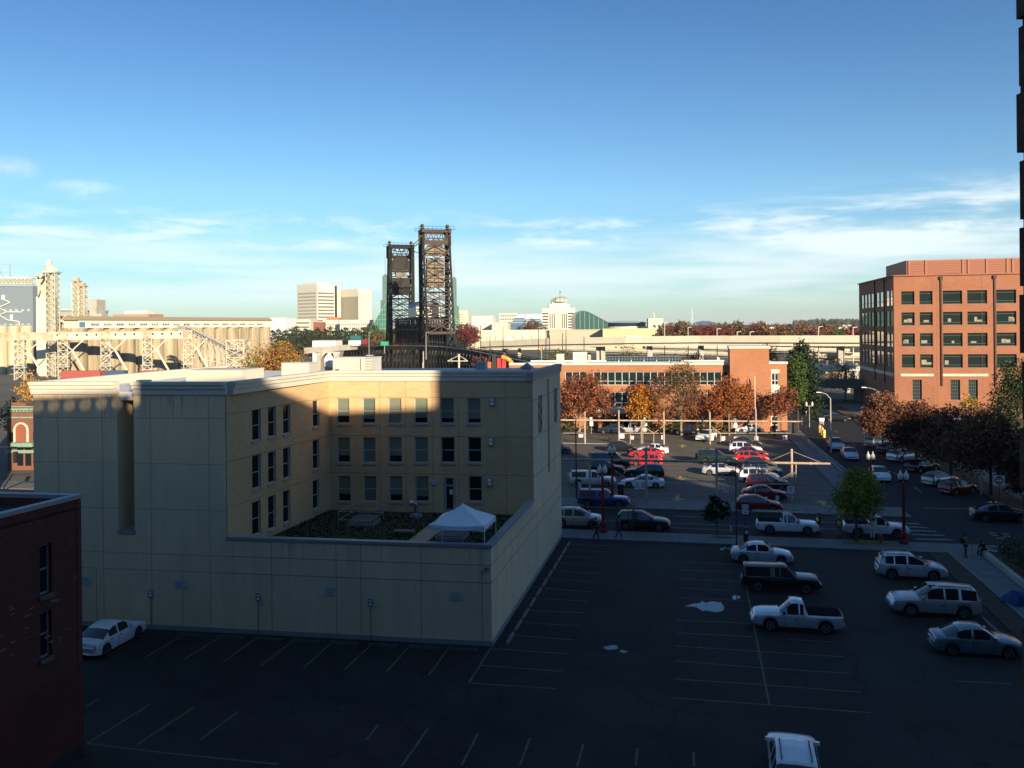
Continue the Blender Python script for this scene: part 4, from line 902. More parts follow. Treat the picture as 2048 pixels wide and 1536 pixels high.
b = MB(); b.tube((0, .05, 0), (0, .05, h-.3), .04, n=6); b.build('post', m_dark, o)
b = MB(); b.extr([(-.4, -.01, h-.35), (-.4, -.01, h), (.4, -.01, h), (.4, -.01, h-.35), (.3, -.01, h-.5), (.3, -.01, h-1.1), (.1, -.01, h-1.25), (-.1, -.01, h-1.25), (-.3, -.01, h-1.1), (-.3, -.01, h-.5)], (0, .02, 0)); b.build('board', m_white, o)
b = MB(); b.lathe((0, -.014, h-.78), [(.27, -.003), (.27, .002)], 14, 'y'); b.build('emblem', MATS['sign_red'], o)
b = MB(); b.box(-.14, .14, -.024, -.018, h-.83, h-.73); b.build('emblem_bar', m_white, o)
for x, yb, yt, col, l in ((1183, 868, 834, m_white, 'white street sign left of the brick entrance'), (1291, 866, 834, m_white, 'white street sign right of the brick entrance'), (1405, 862, 836, m_white, 'white street sign below the tall bare tree'), (1471, 868, 837, M('blue_sign', (.1, .3, .55), .5), 'blue and white parking sign below the orange trees')):
    c = gp(x, yb); h = at(x, yt, c.y).z; o = thing('street_sign', l, 'sign', c, 'street signs before the low brick building', rot=0)
    b = MB(); b.tube((0, .03, 0), (0, .03, h), .04, n=6); b.build('post', m_galv, o)
    b = MB(); b.box(-.28, .28, -.03, -.012, h-.75, h); b.build('board', col, o)
    b = MB(); b.box(-.28, .28, -.03, -.012, h-1.5, h-.8); b.build('lower_board', m_white, o)
for i, (x, y) in enumerate(((1640, 862), (1644, 867), (1648, 872))):
    c = gp(x, y+3); o = thing('bollard', f'yellow bollard, {("farthest", "middle", "nearest")[i]} of three at the shaded corner', 'bollard', c, 'yellow bollards')
    b = MB(); b.lathe(c, [(.26, 0), (.26, 1.1), (.18, 1.25), (.05, 1.3)], 10); b.build('post', M('bollard_yellow', (.7, .5, .1), .5), o)
    b = MB(); b.lathe(c, [(.265, .8), (.265, .95)], 10); b.build('band', m_white, o)
# fire hydrant
c = gp(1762, 1086, .13); o = thing('fire_hydrant', 'small red fire hydrant between the tree and the red lamp post', 'hydrant', c)
b = MB(); b.lathe(c, [(.17, 0), (.17, .06), (.11, .08), (.11, .5), (.15, .52), (.15, .57), (.1, .68), (.03, .74)], 10); b.build('barrel', M('hydrant_red', (.3, .05, .02), .5), o)
for s in (-1, 1): b = MB(); b.tube(c + V((0, 0, .42)), c + V((.2*s, 0, .42)), .055, n=8); b.build('nozzle', MATS['hydrant_red'], o)
# four bowl drinking fountain
c = gp(2000, 1098, .13); o = thing('drinking_fountain', 'bronze drinking fountain with raised bowls on the corner pavement', 'drinking fountain', c)
m_brz = M('bronze', (.2, .2, .16), .5, .6)
b = MB(); b.lathe(c, [(.28, 0), (.25, .12), (.1, .2), (.09, .7), (.14, .8), (.08, .9)], 10); b.build('pedestal', m_brz, o)
for k in range(4):
    a = k*math.pi/2 + .4; e = c + V((math.cos(a)*.62, math.sin(a)*.62, 1.08)); b = MB()
    b.path([c + V((0, 0, .8)), c + V((math.cos(a)*.35, math.sin(a)*.35, .82)), c + V((math.cos(a)*.52, math.sin(a)*.52, .98))], .045, 6); b.lathe(e - V((0, 0, .1)), [(.06, 0), (.2, .08), (.24, .16), (.18, .13), (.05, .1)], 12); b.build('bowl', m_brz, o)
# meter box, litter, cabinet
c = gp(1242, 990, 0); o = thing('utility_cabinet', 'small dark cabinet beside the rear of the blue pickup', 'cabinet', c, rot=-GA)
b = MB(); b.box(-.3, .3, -.25, .25, 0, 1.15); b.build('cabinet', m_dark, o); b = MB(); b.box(-.34, .34, -.29, .29, 1.153, 1.22); b.build('lid', m_galv, o)
c = gp(1590, 868); o = thing('memorial_post', 'dark rounded kiosk in front of the brick tower entrance', 'kiosk', c, rot=-GA)
b = MB(); b.lathe((0, 0, 0), [(.45, 0), (.45, 1.9), (.4, 2.15), (.2, 2.3)], 10); b.build('column', m_dark, o); b = MB(); b.box(-.25, .25, -.475, -.445, 1.1, 1.6); b.build('panel', m_trim, o)
c = gp(1456, 1099, .011); b = MB(); rr = random.Random(5)
for k in range(9):
    p = c + V((rr.uniform(-.5, .5), rr.uniform(-.35, .35), 0)); a = rr.uniform(0, 6); w = rr.uniform(.08, .2)
    b.add([p + V((w*math.cos(a+q), w*math.sin(a+q), rr.uniform(.0, .09))) for q in (0, 1.4, 2.9, 4.4)], [(0, 1, 2, 3)])
tag(b.build('paper_litter', M('crumpled_paper', (.5, .52, .54), .8), origin=c), 'scattered white paper litter left of the silver sedan', 'litter')
for nm, x, y, s in (('leaf_litter', 1735, 1085, (1.9, .8)), ('leaf_litter', 1447, 1074, (1., .45))):
    c = gp(x, y, .14); b = MB(); rr = random.Random(int(x))
    for k in range(900 if x > 1500 else 250):
        u, v = rr.gauss(0, .45), rr.gauss(0, .4)
        p = c + E1*(u*s[0]) + E2*(v*s[1]); a = rr.uniform(0, 6.3); w = rr.uniform(.03, .075); b.k = rr.randrange(2)
        b.add([p + V((w*math.cos(a+q), w*math.sin(a+q), rr.uniform(0, .03))) for q in (0, 1.6, 3.1, 4.7)], [(0, 1, 2, 3)])
    tag(b.build(nm, [m_leaf_litter, M('brown_leaf_litter', (.2, .12, .04), .9)] if x > 1500 else [M('brown_leaf_litter', (.2, .12, .04), .9)]*2, origin=c), 'fallen yellow leaves under the green street tree' if x > 1500 else 'fallen brown leaves under the small dark tree', 'leaves', kind='stuff')
# stone planter with hedge, blue tarp
A, B = gp(1962, 1112, 0), gp(2046, 1180, 0); d = (B-A).normalized(); n = V((d.y, -d.x, 0)); n = -n if n.x < 0 else n
o = thing('stone_planter', 'long low concrete planter edge beside the right sidewalk', 'planter', A)
b = MB(); b.extr([A, A + n*.35, A + d*14 + n*.35, A + d*14], (0, 0, .5)); b.extr([A + n*.351, A + n*5, A + d*.35 + n*5, A + d*.35 + n*.351], (0, 0, .48)); b.build('edge', m_conc, o)
b = MB(); b.extr([A + n*.36 + d*.36, A + n*5 + d*.36, A + d*14 + n*5, A + d*14 + n*.36], (0, 0, .4)); b.build('soil', m_dirt, o)
PLN = (A, d, n)
c = gp(2034, 1205, .13); o = thing('blue_tarp', 'crumpled blue tarp leaning over bags at the right edge of the sidewalk', 'tarp', c); b = MB(); rr = random.Random(9); n1, n2 = 9, 7
pts = []
for i in range(n1+1):
    for j in range(n2+1):
        u, v = i/n1, j/n2; z = .85*max(0, 1 - (2*u-1)**2)**.6*max(.0, 1-(2*v-1)**2)**.5
        pts.append(c + V(((u-.5)*1.5 + rr.uniform(-.07, .07), (v-.5)*1.6 + rr.uniform(-.07, .07), max(.0, z + rr.uniform(-.1, .1)))))
b.add(pts, [(i*(n2+1)+j, (i+1)*(n2+1)+j, (i+1)*(n2+1)+j+1, i*(n2+1)+j+1) for i in range(n1) for j in range(n2)]); b.build('sheet', M('blue_tarpaulin', (.012, .04, .17), .6), o)
b = MB(); b.lathe(c + V((.75, -.95, 0)), [(.22, 0), (.3, .15), (.28, .35), (.1, .5)], 9); b.build('bag', m_dark, o)
# ---------------------------------------------------------------- other buildings
m_rbrick = BRICK('red_brick', (.37, .155, .088), (.31, .128, .072), (.33, .17, .11))
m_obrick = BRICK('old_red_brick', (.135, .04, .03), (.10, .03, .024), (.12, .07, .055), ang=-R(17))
m_stone = M('pale_stone', (.62, .55, .42), .8, var=.06)
m_officeglass = M('office_glass', (.018, .03, .028), .05, spec=.9)
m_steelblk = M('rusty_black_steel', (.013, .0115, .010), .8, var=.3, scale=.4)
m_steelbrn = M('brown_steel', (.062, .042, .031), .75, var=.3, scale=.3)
# big red brick office block on the right
c0 = at(1787, 556, 165); ct = 27.2; base = V((c0.x, c0.y, 0))
rb = thing('brick_office_building', 'large red brick office block with rows of dark windows on the right', 'building', base)
FW = Wall(base, base + E1*46, .35); LW = Wall(base + E2*34, base, .12)
rows = ((583, 609.5), (625, 651), (667, 693), (709, 735.5)); cols = ((1803, 1829.5), (1839.5, 1866), (1886, 1925), (1935, 1975), (1993, 2033), (2050, 2090))
fw = []; zr = []
for y0, y1 in rows:
    a = onwall(FW.A, FW.B, 1803, y0)[1]; b = onwall(FW.A, FW.B, 1803, y1)[1]; zr.append((b, a))
    for x0, x1 in cols: u0 = onwall(FW.A, FW.B, x0, 660)[0]; u1 = onwall(FW.A, FW.B, x1, 660)[0]; FW.op.append((u0, u1, b, a)); fw.append(FW.op[-1])
gw = []
for x0, x1 in ((1825, 1844), (1901, 1920.5), (1937, 1956)): gw.append(FW.px(x0, 759.5, x1, 800))
FW.mesh(0, ct, 'wall', m_rbrick, rb)
wr = random.Random(12)
for k, o in enumerate(fw):
    wd = FW.window(o, rb, M('green_window_frame', (.05, .075, .07), .5), m_officeglass, rails=(.2, .82), fw=.1)
    for _ in range(0 if k < 6 else wr.choice((0, 1, 2, 2))):                 # desks and boxes against the glass
        u = wr.uniform(o[0]+.3, o[1]-1.2); ww = wr.uniform(.4, 1.2); z_ = o[2] + (o[3]-o[2])*.24; hh_ = wr.uniform(.3, .9); q = MB(); wbar(q, FW, u, min(u+ww, o[1]-.2), z_, z_+hh_, -.325, -.3)
        q.build('desk', M('desk_%d' % wr.randrange(3), ((.3, .27, .2), (.3, .08, .05), (.2, .2, .17))[wr.randrange(3)], .7), wd)
for o in gw: FW.window(o, rb, MATS['green_window_frame'], m_officeglass, rails=(.17, .33, .5, .67, .83), mulls=(.2, .4, .6, .8), fw=.12)
lw = []
for x0, x1 in ((1723, 1728), (1729.5, 1734.5), (1736, 1741), (1742.5, 1749.5), (1751.5, 1759), (1760.5, 1767.5), (1772.5, 1779), (1780.5, 1785.5)):
    u0, u1 = (onwall(LW.A, LW.B, x, 660)[0] for x in (x0, x1))
    for a, b in zr: LW.op.append((u0, u1, a-.2, b+.4)); lw.append(LW.op[-1])
LW.mesh(0, ct, 'wall', m_rbrick, rb)
m_mirror = M('mirror_glass', (.35, .36, .36), .03, 1.)
for o in lw: LW.window(o, rb, m_dark, m_mirror, rails=(.33,), fw=.12)
b = MB(); b.extr([base + E1*.3 + E2*.3 + V((0, 0, ct-.6)), base + E1*46 + E2*.3 + V((0, 0, ct-.6)), base + E1*46 + E2*34 + V((0, 0, ct-.6)), base + E1*.3 + E2*34 + V((0, 0, ct-.6))], (0, 0, .2)); b.build('roof', m_dark, rb)
b = MB(); P = lambda s, t, z: base + E1*s + E2*t + V((0, 0, z))
for p, q in ((P(-.05, -.05, ct), P(46, -.05, ct)), (P(-.05, -.04, ct), P(-.05, 34, ct))): b.bar(p, q, .5, .25)
b.build('coping', m_rbrick, rb)
for x0, x1 in ((1801, 1867), (1883, 1976)):
    b = MB(); u0, z0 = onwall(FW.A, FW.B, x0, 747.5); u1, z1 = onwall(FW.A, FW.B, x0, 752.5); u2 = onwall(FW.A, FW.B, x1, 750)[0]; wbar(b, FW, u0, u2, z1, z0, .003, .12); b.build('stone_band', m_stone, rb)
b = MB(); wbar(b, LW, 1., LW.L-.4, z1-.1, z0+.1, .003, .1); b.build('stone_band', m_stone, rb)
for W_, xs in ((FW, (1882.5, 1990)), (LW, (1750.3, 1769.5))):
    for x in xs:
        u = onwall(W_.A, W_.B, x, 650)[0]; b = MB(); wbar(b, W_, u-.14, u+.14, 6, ct-.9, .003, .22); wbar(b, W_, u-.3, u+.3, ct-.9, ct-.3, .003, .35); b.build('downspout', M('bronze_downspout', (.06, .025, .02), .5, .3), rb)
for u in (6.9, 7.6, 15.6): b = MB(); wbar(b, FW, u-.02, u+.02, 0, ct, .001, .004); b.build('expansion_joint', M('dark_brick_joint', (.2, .07, .04), .9), rb)  # thin strips darker than the brick
m_pent = M('red_louvre_metal', (.33, .13, .078), .6, .1)
b = MB(); pz0, pz1 = ct-.5, 30.6; b.extr([P(4, 7, pz0), P(46, 7, pz0), P(46, 25, pz0), P(4, 25, pz0)], (0, 0, pz1-pz0)); pent = b.build('penthouse', m_pent, rb)
for s in (4.3, 7.4, 14.2, 15.2, 18.5, 22.2, 23.2, 27.5, 32, 36):
    b = MB(); b.extr([P(s, 6.8, pz0), P(s+.35, 6.8, pz0), P(s+.35, 6.995, pz0), P(s, 6.995, pz0)], (0, 0, pz1-pz0-.1)); b.build('rib', m_pent, pent)
b = MB()
for k in range(9):
    z = pz0 + .6 + k*.35; b.extr([P(4.4, 6.9, z), P(46, 6.9, z), P(46, 6.995, z+.18), P(4.4, 6.995, z+.18)], (0, 0, .04))
b.build('louvre', m_pent, pent)
b = MB(); b.extr([P(9, 6.75, pz0+.5), P(13.8, 6.75, pz0+.5), P(13.8, 6.89, pz0+.5), P(9, 6.89, pz0+.5)], (0, 0, .55)); b.build('vent_slot', m_black, pent)
# low brick building with the stair tower
RC = gp(1575, 862); Lb = V((RC.x, RC.y, 0)) - E1*48
lb = thing('low_brick_building', 'low orange brick building with a stair tower behind the autumn trees', 'building', V((RC.x, RC.y, 0)))
MW = Wall(Lb, V((RC.x, RC.y, 0)) - E1*9.3); zt = onwall(MW.A, MW.B, 1400, 730)[1]
m_lbrick = BRICK('orange_brick', (.47, .2, .10), (.42, .17, .085), (.4, .22, .13))
xs = [1130 + 14.2*i for i in range(24)]; bw = []
for a, b_ in zip(xs, xs[1:]):
    if 1165 <= a < 1175 or 1375 < a < 1385: continue
    bw.append(MW.px(a, 743.5, b_, 770.5)); MW.px(a, 784, b_, 815) if a < 1300 or a > 1400 else None
ops = list(MW.op); MW.mesh(0, zt, 'wall', m_lbrick, lb)
for o in ops: MW.window(o, lb, M('white_mullion', (.6, .6, .56), .5), M('green_office_glass', (.012, .03, .032), .05, spec=.9), rails=(.3,), fw=.09)
PW = Wall(V((RC.x, RC.y, 0)) - E1*9.31 - E2*1.5, V((RC.x, RC.y, 0)) - E1*3.0 - E2*1.5)
tz = onwall(PW.A, PW.B, 1504, 697)[1]
P2 = lambda s, t, z: V((RC.x, RC.y, 0)) + E1*s + E2*t + V((0, 0, z))
b = MB(); b.extr([P2(-9.4, -1.5, 0), P2(-3.0, -1.5, 0), P2(-3.0, 6, 0), P2(-9.4, 6, 0)], (0, 0, tz)); b.build('stair_tower', m_lbrick, lb)
b = MB(); b.extr([P2(-9.55, -1.65, tz+.002), P2(-2.85, -1.65, tz+.002), P2(-2.85, 6.1, tz+.002), P2(-9.55, 6.1, tz+.002)], (0, 0, .35)); b.build('parapet', m_cream, lb)
EWl = Wall(P2(-2.99, 0, 0), P2(0, 0, 0)); ez = onwall(EWl.A, EWl.B, 1560, 728)[1]
o1 = EWl.px(1542, 746, 1558, 771); o2 = EWl.px(1542, 785, 1558, 808); o3 = EWl.px(1542, 832, 1558, 862)
EWl.mesh(0, ez, 'wall', m_lbrick, lb)
for o in (o1, o2, o3): EWl.window(o, lb, MATS['white_mullion'], m_officeglass, rails=(.4,), mulls=(.5,), fw=.16)
b = MB(); wbar(b, EWl, o1[0]-.05, o1[1]+.1, o1[3]+.002, o1[3]+.6, .003, .12); wbar(b, EWl, o1[0]-.05, o1[1]+.1, o2[3]+.002, o1[2]-.002, .003, .12); b.build('white_panel', m_cream, lb)
b = MB(); b.extr([P2(0, 0.01, 0), P2(0, 22, 0), P2(-.3, 22, 0), P2(-.3, .01, 0)], (0, 0, ez)); b.build('wall', m_lbrick, lb)
b = MB(); b.extr([P2(-48, .1, zt-.5), P2(-9.6, .1, zt-.5), P2(-9.6, 22, zt-.5), P2(-48, 22, zt-.5)], (0, 0, .25)); b.extr([P2(-2.98, .1, ez-.5), P2(-.1, .1, ez-.5), P2(-.1, 22, ez-.5), P2(-2.98, 22, ez-.5)], (0, 0, .25)); b.build('roof', m_roof, lb)
b = MB(); b.extr([P2(-48, -.2, zt+.002), P2(-9.42, -.2, zt+.002), P2(-9.42, .25, zt+.002), P2(-48, .25, zt+.002)], (0, 0, .42)); b.extr([P2(-2.98, -.2, ez+.002), P2(.15, -.2, ez+.002), P2(.15, .25, ez+.002), P2(-2.98, .25, ez+.002)], (0, 0, .4)); b.extr([P2(-48, 21.6, zt-.3), P2(-9.42, 21.6, zt-.3), P2(-9.42, 22, zt-.3), P2(-48, 22, zt-.3)], (0, 0, .3)); b.build('parapet', m_cream, lb)
ec = onwall(MW.A, MW.B, 1200, 850)[0]; ed = onwall(MW.A, MW.B, 1268, 850)[0]
b = MB()
for u in (ec, ed-.6): wbar(b, MW, u, u+.75, 0, 3.0, 1.2, 2.6)
en = b.build('entrance_pier', m_lbrick, lb)
b = MB(); wbar(b, MW, ec-.3, ed+.4, 3.0, 3.75, .004, 2.9); b.build('entrance_canopy', m_cream, lb)
b = MB(); wbar(b, MW, ec+.9, ed-.8, 0, 2.95, .004, .08); d_ = b.build('entrance_door', m_officeglass, lb)
b = MB()
for k in range(5): u = ec + .9 + (ed-ec-1.7)*k/4; wbar(b, MW, u-.05, u+.05, 0, 2.95, .082, .14)
b.build('door_frame', m_cream, d_)
def boxat(name, label, cat, x0, x1, yt, yb, D, dep, mat, parts=None, group=None, rz=GA*.4, zb=None):
    """a box of real depth standing at distance D whose front spans the given photo rectangle"""
    a, b_ = at(x0, yb, D), at(x1, yt, D); z0 = a.z if zb is None else zb; z1 = b_.z
    dx = V((math.cos(rz), -math.sin(rz), 0)); dy = V((math.sin(rz), math.cos(rz), 0)); A = V((a.x, a.y, 0)); w = (b_.x-a.x)
    o = thing(name, label, cat, V((A.x, A.y, z0)), group)
    q = MB(); q.extr([A + V((0, 0, z0)), A + dx*w + V((0, 0, z0)), A + dx*w + dy*dep + V((0, 0, z0)), A + dy*dep + V((0, 0, z0))], (0, 0, z1-z0)); q.build('wall', mat, o)
    return o, A, dx, dy, w, z0, z1
def grid_windows(o, A, dx, dy, w, z0, z1, nc, nr, mat, fx=.6, fz=.5, mg=(.04, .04, .06, .06), name='window', skip=None):
    me = None; W_, Hh = w*(1-mg[0]-mg[1]), (z1-z0)*(1-mg[2]-mg[3]); cw, ch = W_/nc, Hh/nr
    for i in range(nc):
        for j in range(nr):
            if skip and skip(i, j): continue
            p = A + dx*(w*mg[0] + cw*(i+.5)) - dy*.12 + V((0, 0, z0 + (z1-z0)*mg[2] + ch*(j+.5))) - OFF[o.name]
            if me is None:
                b = MB(); hx, hz = cw*fx/2, ch*fz/2
                b.extr([dx*-hx + V((0, 0, -hz)), dx*hx + V((0, 0, -hz)), dx*hx + V((0, 0, hz)), dx*-hx + V((0, 0, hz))], dy*.3)
                k = b.build(name, mat, None); me = k.data; k.parent = o; k.location = p
            else:
                k = bpy.data.objects.new(name, me); COL.objects.link(k); k.parent = o; k.location = p
# things on the low roof
for x0, x1, yt, l in ((1146, 1174, 704, 'pale rooftop unit on the low brick building'), (1113, 1128, 708, 'small grey rooftop box at the left end of the low brick roof')):
    o, *_ = boxat('rooftop_unit', l, 'air conditioner', x0, x1, yt, 726, 158, 3, m_hvac); A = OFF[o.name]
    b = MB(); b.extr([A + V((.4, -.05, .5)), A + V((1.1, -.05, .5)), A + V((1.1, -.02, .5)), A + V((.4, -.02, .5))], (0, 0, .7)); b.build('access_panel', m_galv, o)
for i in range(6):
    x = 1213 + i*25.3; p = at(x, 724.5, 157 - i*.5); q = at(x+23, 713.5, 157 - i*.5); o = thing('solar_panel', f'tilted dark solar panel, {ORD[i]} from the left on the low brick roof', 'solar panel', p, 'solar panels on the low brick roof', rot=-GA); w = q.x-p.x; h = q.z-p.z
    b = MB(); b.extr([(0, 0, .15), (w, 0, .15), (w, .7, h), (0, .7, h)], (0, .04, -.04)); b.build('panel', M('solar_glass', (.012, .04, .045), .08, spec=.9), o)
    b = MB()
    for k in range(5): b.bar((w*k/4, -.01, .16), (w*k/4, .69, h+.01), .05)
    for t in (0, .5, 1): b.bar((0, -.01+.7*t, .16+(h-.15)*t), (w, -.01+.7*t, .16+(h-.15)*t), .05)
    b.build('frame', m_galv, o)
# near brick building at lower left
C = gp(167, 1488); C0 = V((C.x, C.y, 0)); dr = V((-1.2, -4.0, 0)).normalized(); zt2 = 10.75
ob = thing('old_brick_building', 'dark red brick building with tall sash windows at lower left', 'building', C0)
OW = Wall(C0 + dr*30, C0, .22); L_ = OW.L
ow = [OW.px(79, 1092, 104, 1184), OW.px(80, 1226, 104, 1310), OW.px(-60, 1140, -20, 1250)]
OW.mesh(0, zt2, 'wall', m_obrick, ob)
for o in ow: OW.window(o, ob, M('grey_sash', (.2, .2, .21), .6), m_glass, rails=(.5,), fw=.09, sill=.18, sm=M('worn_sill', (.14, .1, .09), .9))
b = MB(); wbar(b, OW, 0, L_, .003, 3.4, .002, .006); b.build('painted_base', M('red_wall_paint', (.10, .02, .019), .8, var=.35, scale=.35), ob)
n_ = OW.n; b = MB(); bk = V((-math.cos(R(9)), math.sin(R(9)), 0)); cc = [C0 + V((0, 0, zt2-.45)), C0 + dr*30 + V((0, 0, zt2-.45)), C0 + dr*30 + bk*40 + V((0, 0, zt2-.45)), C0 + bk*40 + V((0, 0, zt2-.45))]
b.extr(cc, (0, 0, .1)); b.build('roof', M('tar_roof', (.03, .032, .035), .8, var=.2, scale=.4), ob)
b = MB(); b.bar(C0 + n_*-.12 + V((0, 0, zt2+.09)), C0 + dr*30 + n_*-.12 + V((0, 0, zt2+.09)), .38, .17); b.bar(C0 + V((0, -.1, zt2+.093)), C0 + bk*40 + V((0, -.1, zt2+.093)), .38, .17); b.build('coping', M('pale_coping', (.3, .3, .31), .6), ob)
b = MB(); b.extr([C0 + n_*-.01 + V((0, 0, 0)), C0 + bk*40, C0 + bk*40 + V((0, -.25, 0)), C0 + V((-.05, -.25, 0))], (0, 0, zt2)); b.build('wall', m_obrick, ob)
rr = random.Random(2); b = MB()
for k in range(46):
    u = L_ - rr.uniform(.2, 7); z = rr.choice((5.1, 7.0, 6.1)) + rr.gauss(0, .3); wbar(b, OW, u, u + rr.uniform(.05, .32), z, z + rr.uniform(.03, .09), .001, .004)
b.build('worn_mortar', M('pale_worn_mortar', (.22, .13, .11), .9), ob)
# ornate old corner building at far left, with neighbours
o, A, dx, dy, w, z0, z1 = boxat('ornate_brick_building', 'old brick building with a green cornice and an arched window at far left', 'building', 15, 78, 812, 940, 112, 18, BRICK('salmon_brick', (.21, .09, .065), (.18, .08, .058), (.23, .14, .11)), zb=0)
b = MB(); P3 = lambda s, z, f=0: A + dx*s - dy*f + V((0, 0, z))
gc = M('verdigris', (.2, .32, .25), .7, var=.2, scale=1.5)
for zf, h, pr in ((z1-.5, .25, .35), (z1-1.55, .18, .15), (z1-.1, .12, .1)): b.extr([P3(-.2, zf), P3(w+.2, zf), P3(w+.2, zf, pr), P3(-.2, zf, pr)], (0, 0, h))
for k in range(9): b.extr([P3(k*w/9+.1, z1-.75), P3(k*w/9+.25, z1-.75), P3(k*w/9+.25, z1-.75, .3), P3(k*w/9+.1, z1-.75, .3)], (0, 0, .24))
b.build('cornice', gc, o)
b = MB(); b.extr([P3(.4, z1), P3(w*.6, z1), P3(w*.6, z1, -.4), P3(.4, z1, -.4)], (0, 0, .5)); b.build('parapet', MATS['salmon_brick'], o)
ar = [(1.1, z1-5.4)] + [(2.0 - .9*math.cos(t), z1-3.1 + .9*math.sin(t)) for t in [math.pi*k/10 for k in range(11)]] + [(2.9, z1-5.4)]
b = MB(); b.extr([P3(s, z, .003) for s, z in ar], -dy*.04); aw = b.build('arched_window', M('rusty_arch_panel', (.28, .09, .055), .7), o)
b = MB()
for (s0, za), (s1, zb_) in zip(ar, ar[1:]): b.bar(P3(s0, za, .08), P3(s1, zb_, .08), .22)
b.build('arch_surround', m_stone, aw)
for s in (.35, 3.6): b = MB(); b.extr([P3(s, z1-4.6, .002), P3(s+.5, z1-4.6, .002), P3(s+.5, z1-3.4, .002), P3(s, z1-3.4, .002)], -dy*.05); b.build('window', m_glass, o)
b = MB(); b.extr([P3(-.1, z1-6.1, 0), P3(w+.1, z1-6.1, 0), P3(w+.1, z1-6.1, .25), P3(-.1, z1-6.1, .25)], (0, 0, .4)); b.extr([P3(1.2, 3.2, 0), P3(w, 3.2, 0), P3(w, 3.2, 1.2), P3(1.2, 3.2, 1.2)], (0, 0, .5)); b.build('ledge', gc, o)
for k in range(3): b = MB(); b.extr([P3(1.4+k*1.1, .6, .002), P3(2.2+k*1.1, .6, .002), P3(2.2+k*1.1, 2.8, .002), P3(1.4+k*1.1, 2.8, .002)], -dy*.05); b.build('shop_window', m_glass, o)
o, A, dx, dy, w, z0, z1 = boxat('pale_building', 'sliver of a pale building at the left edge of the picture', 'building', -60, -14, 706, 1000, 95, 14, m_cream, zb=0, rz=-R(32))
b = MB(); b.extr([A - dx*.2 - dy*.2 + V((0, 0, z1)), A + dx*(w+.2) - dy*.2 + V((0, 0, z1)), A + dx*(w+.2) + dy*14 + V((0, 0, z1)), A - dx*.2 + dy*14 + V((0, 0, z1))], (0, 0, .4)); b.build('parapet', m_conc, o)
c = at(31, 915, 90); o = thing('traffic_signal', 'dark traffic signal hanging before the ornate brick building', 'traffic signal', V((c.x, c.y, 0)))
b = MB(); b.tube((c.x-2.2, c.y, 0), (c.x-2.2, c.y, c.z+1.2), .1, n=8); b.tube((c.x-2.2, c.y, c.z+1.1), (c.x+.1, c.y, c.z+1.1), .06, n=6); b.build('pole', m_dark, o)
b = MB(); b.box(c.x-.2, c.x+.2, c.y-.15, c.y+.15, c.z-.55, c.z+.6); hd = b.build('signal_head', m_black, o)
for k in (-.32, .03, .38): b = MB(); b.lathe((c.x, c.y-.2, c.z+k), [(.15, -.05), (.15, .05)], 10, 'y'); b.build('lens', m_trim, hd)
# ---------------------------------------------------------------- grain elevator and its conveyors
def vert(p, z): return V((p.x, p.y, z))
A, B = at(150, 660, 345), at(547, 660, 455); dd = (B-A); dd.z = 0; ln = dd.length; dd.normalize(); nn = V((-dd.y, dd.x, 0)); nn = nn if nn.y > 0 else -nn
ge = thing('grain_elevator', 'long row of stained concrete grain silos with a white gallery on top', 'grain elevator', V((A.x, A.y, 0)))
ns = 15; r = ln/ns/2; zs = 19.6
b = MB(); b.lathe((0, 0, 0), [(r*1.03, 0), (r*1.03, zs)], 20); me = None
for i in range(ns):
    p = V((A.x, A.y, 0)) + dd*(r + 2*r*i) + nn*r
    if me is None: k = b.build('silo', m_concd, None, smooth=False); me = k.data
    else: k = bpy.data.objects.new('silo', me); COL.objects.link(k)
    k.parent = ge; k.location = p - OFF[ge.name]
Q = lambda s, t, z: V((A.x, A.y, 0)) + dd*s + nn*t + V((0, 0, z))
b = MB(); b.extr([Q(0, r*.6, 0), Q(ln, r*.6, 0), Q(ln, 14, 0), Q(0, 14, 0)], (0, 0, zs-.1)); b.build('core_wall', m_concd, ge)
b = MB(); b.extr([Q(2, .4, zs), Q(ln-1, .4, zs), Q(ln-1, 9, zs), Q(2, 9, zs)], (0, 0, 3.3)); hh = b.build('gallery', m_cream, ge)
b = MB(); b.extr([Q(1, -.3, zs+3.3), Q(1, 9.6, zs+3.3), Q(1, 7, zs+4.9), Q(1, 2.6, zs+4.9)], dd*(ln-1)); b.build('roof', M('tan_roof', (.33, .27, .17), .8), hh)
for i in range(17):
    s = 8 + i*(ln-14)/17; b = MB(); b.extr([Q(s, .38, zs+1), Q(s+3.6, .38, zs+1), Q(s+3.6, .38, zs+1.9), Q(s, .38, zs+1.9)], -nn*.1); wd = b.build('window', M('grey_pane', (.2, .19, .15), .4) if i % 2 else M('dark_pane', (.1, .1, .09), .3), hh)
    b = MB()
    for k in range(1, 4): b.bar(Q(s+.9*k, .25, zs+1), Q(s+.9*k, .25, zs+1.9), .12)
    b.build('frame', m_cream, wd)
b = MB(); b.extr([Q(2.3, .2, zs+.3), Q(5, .2, zs+.3), Q(5, .38, zs+.3), Q(2.3, .38, zs+.3)], (0, 0, 2.2)); b.build('blue_panel', M('faded_blue', (.08, .2, .32), .6), hh)
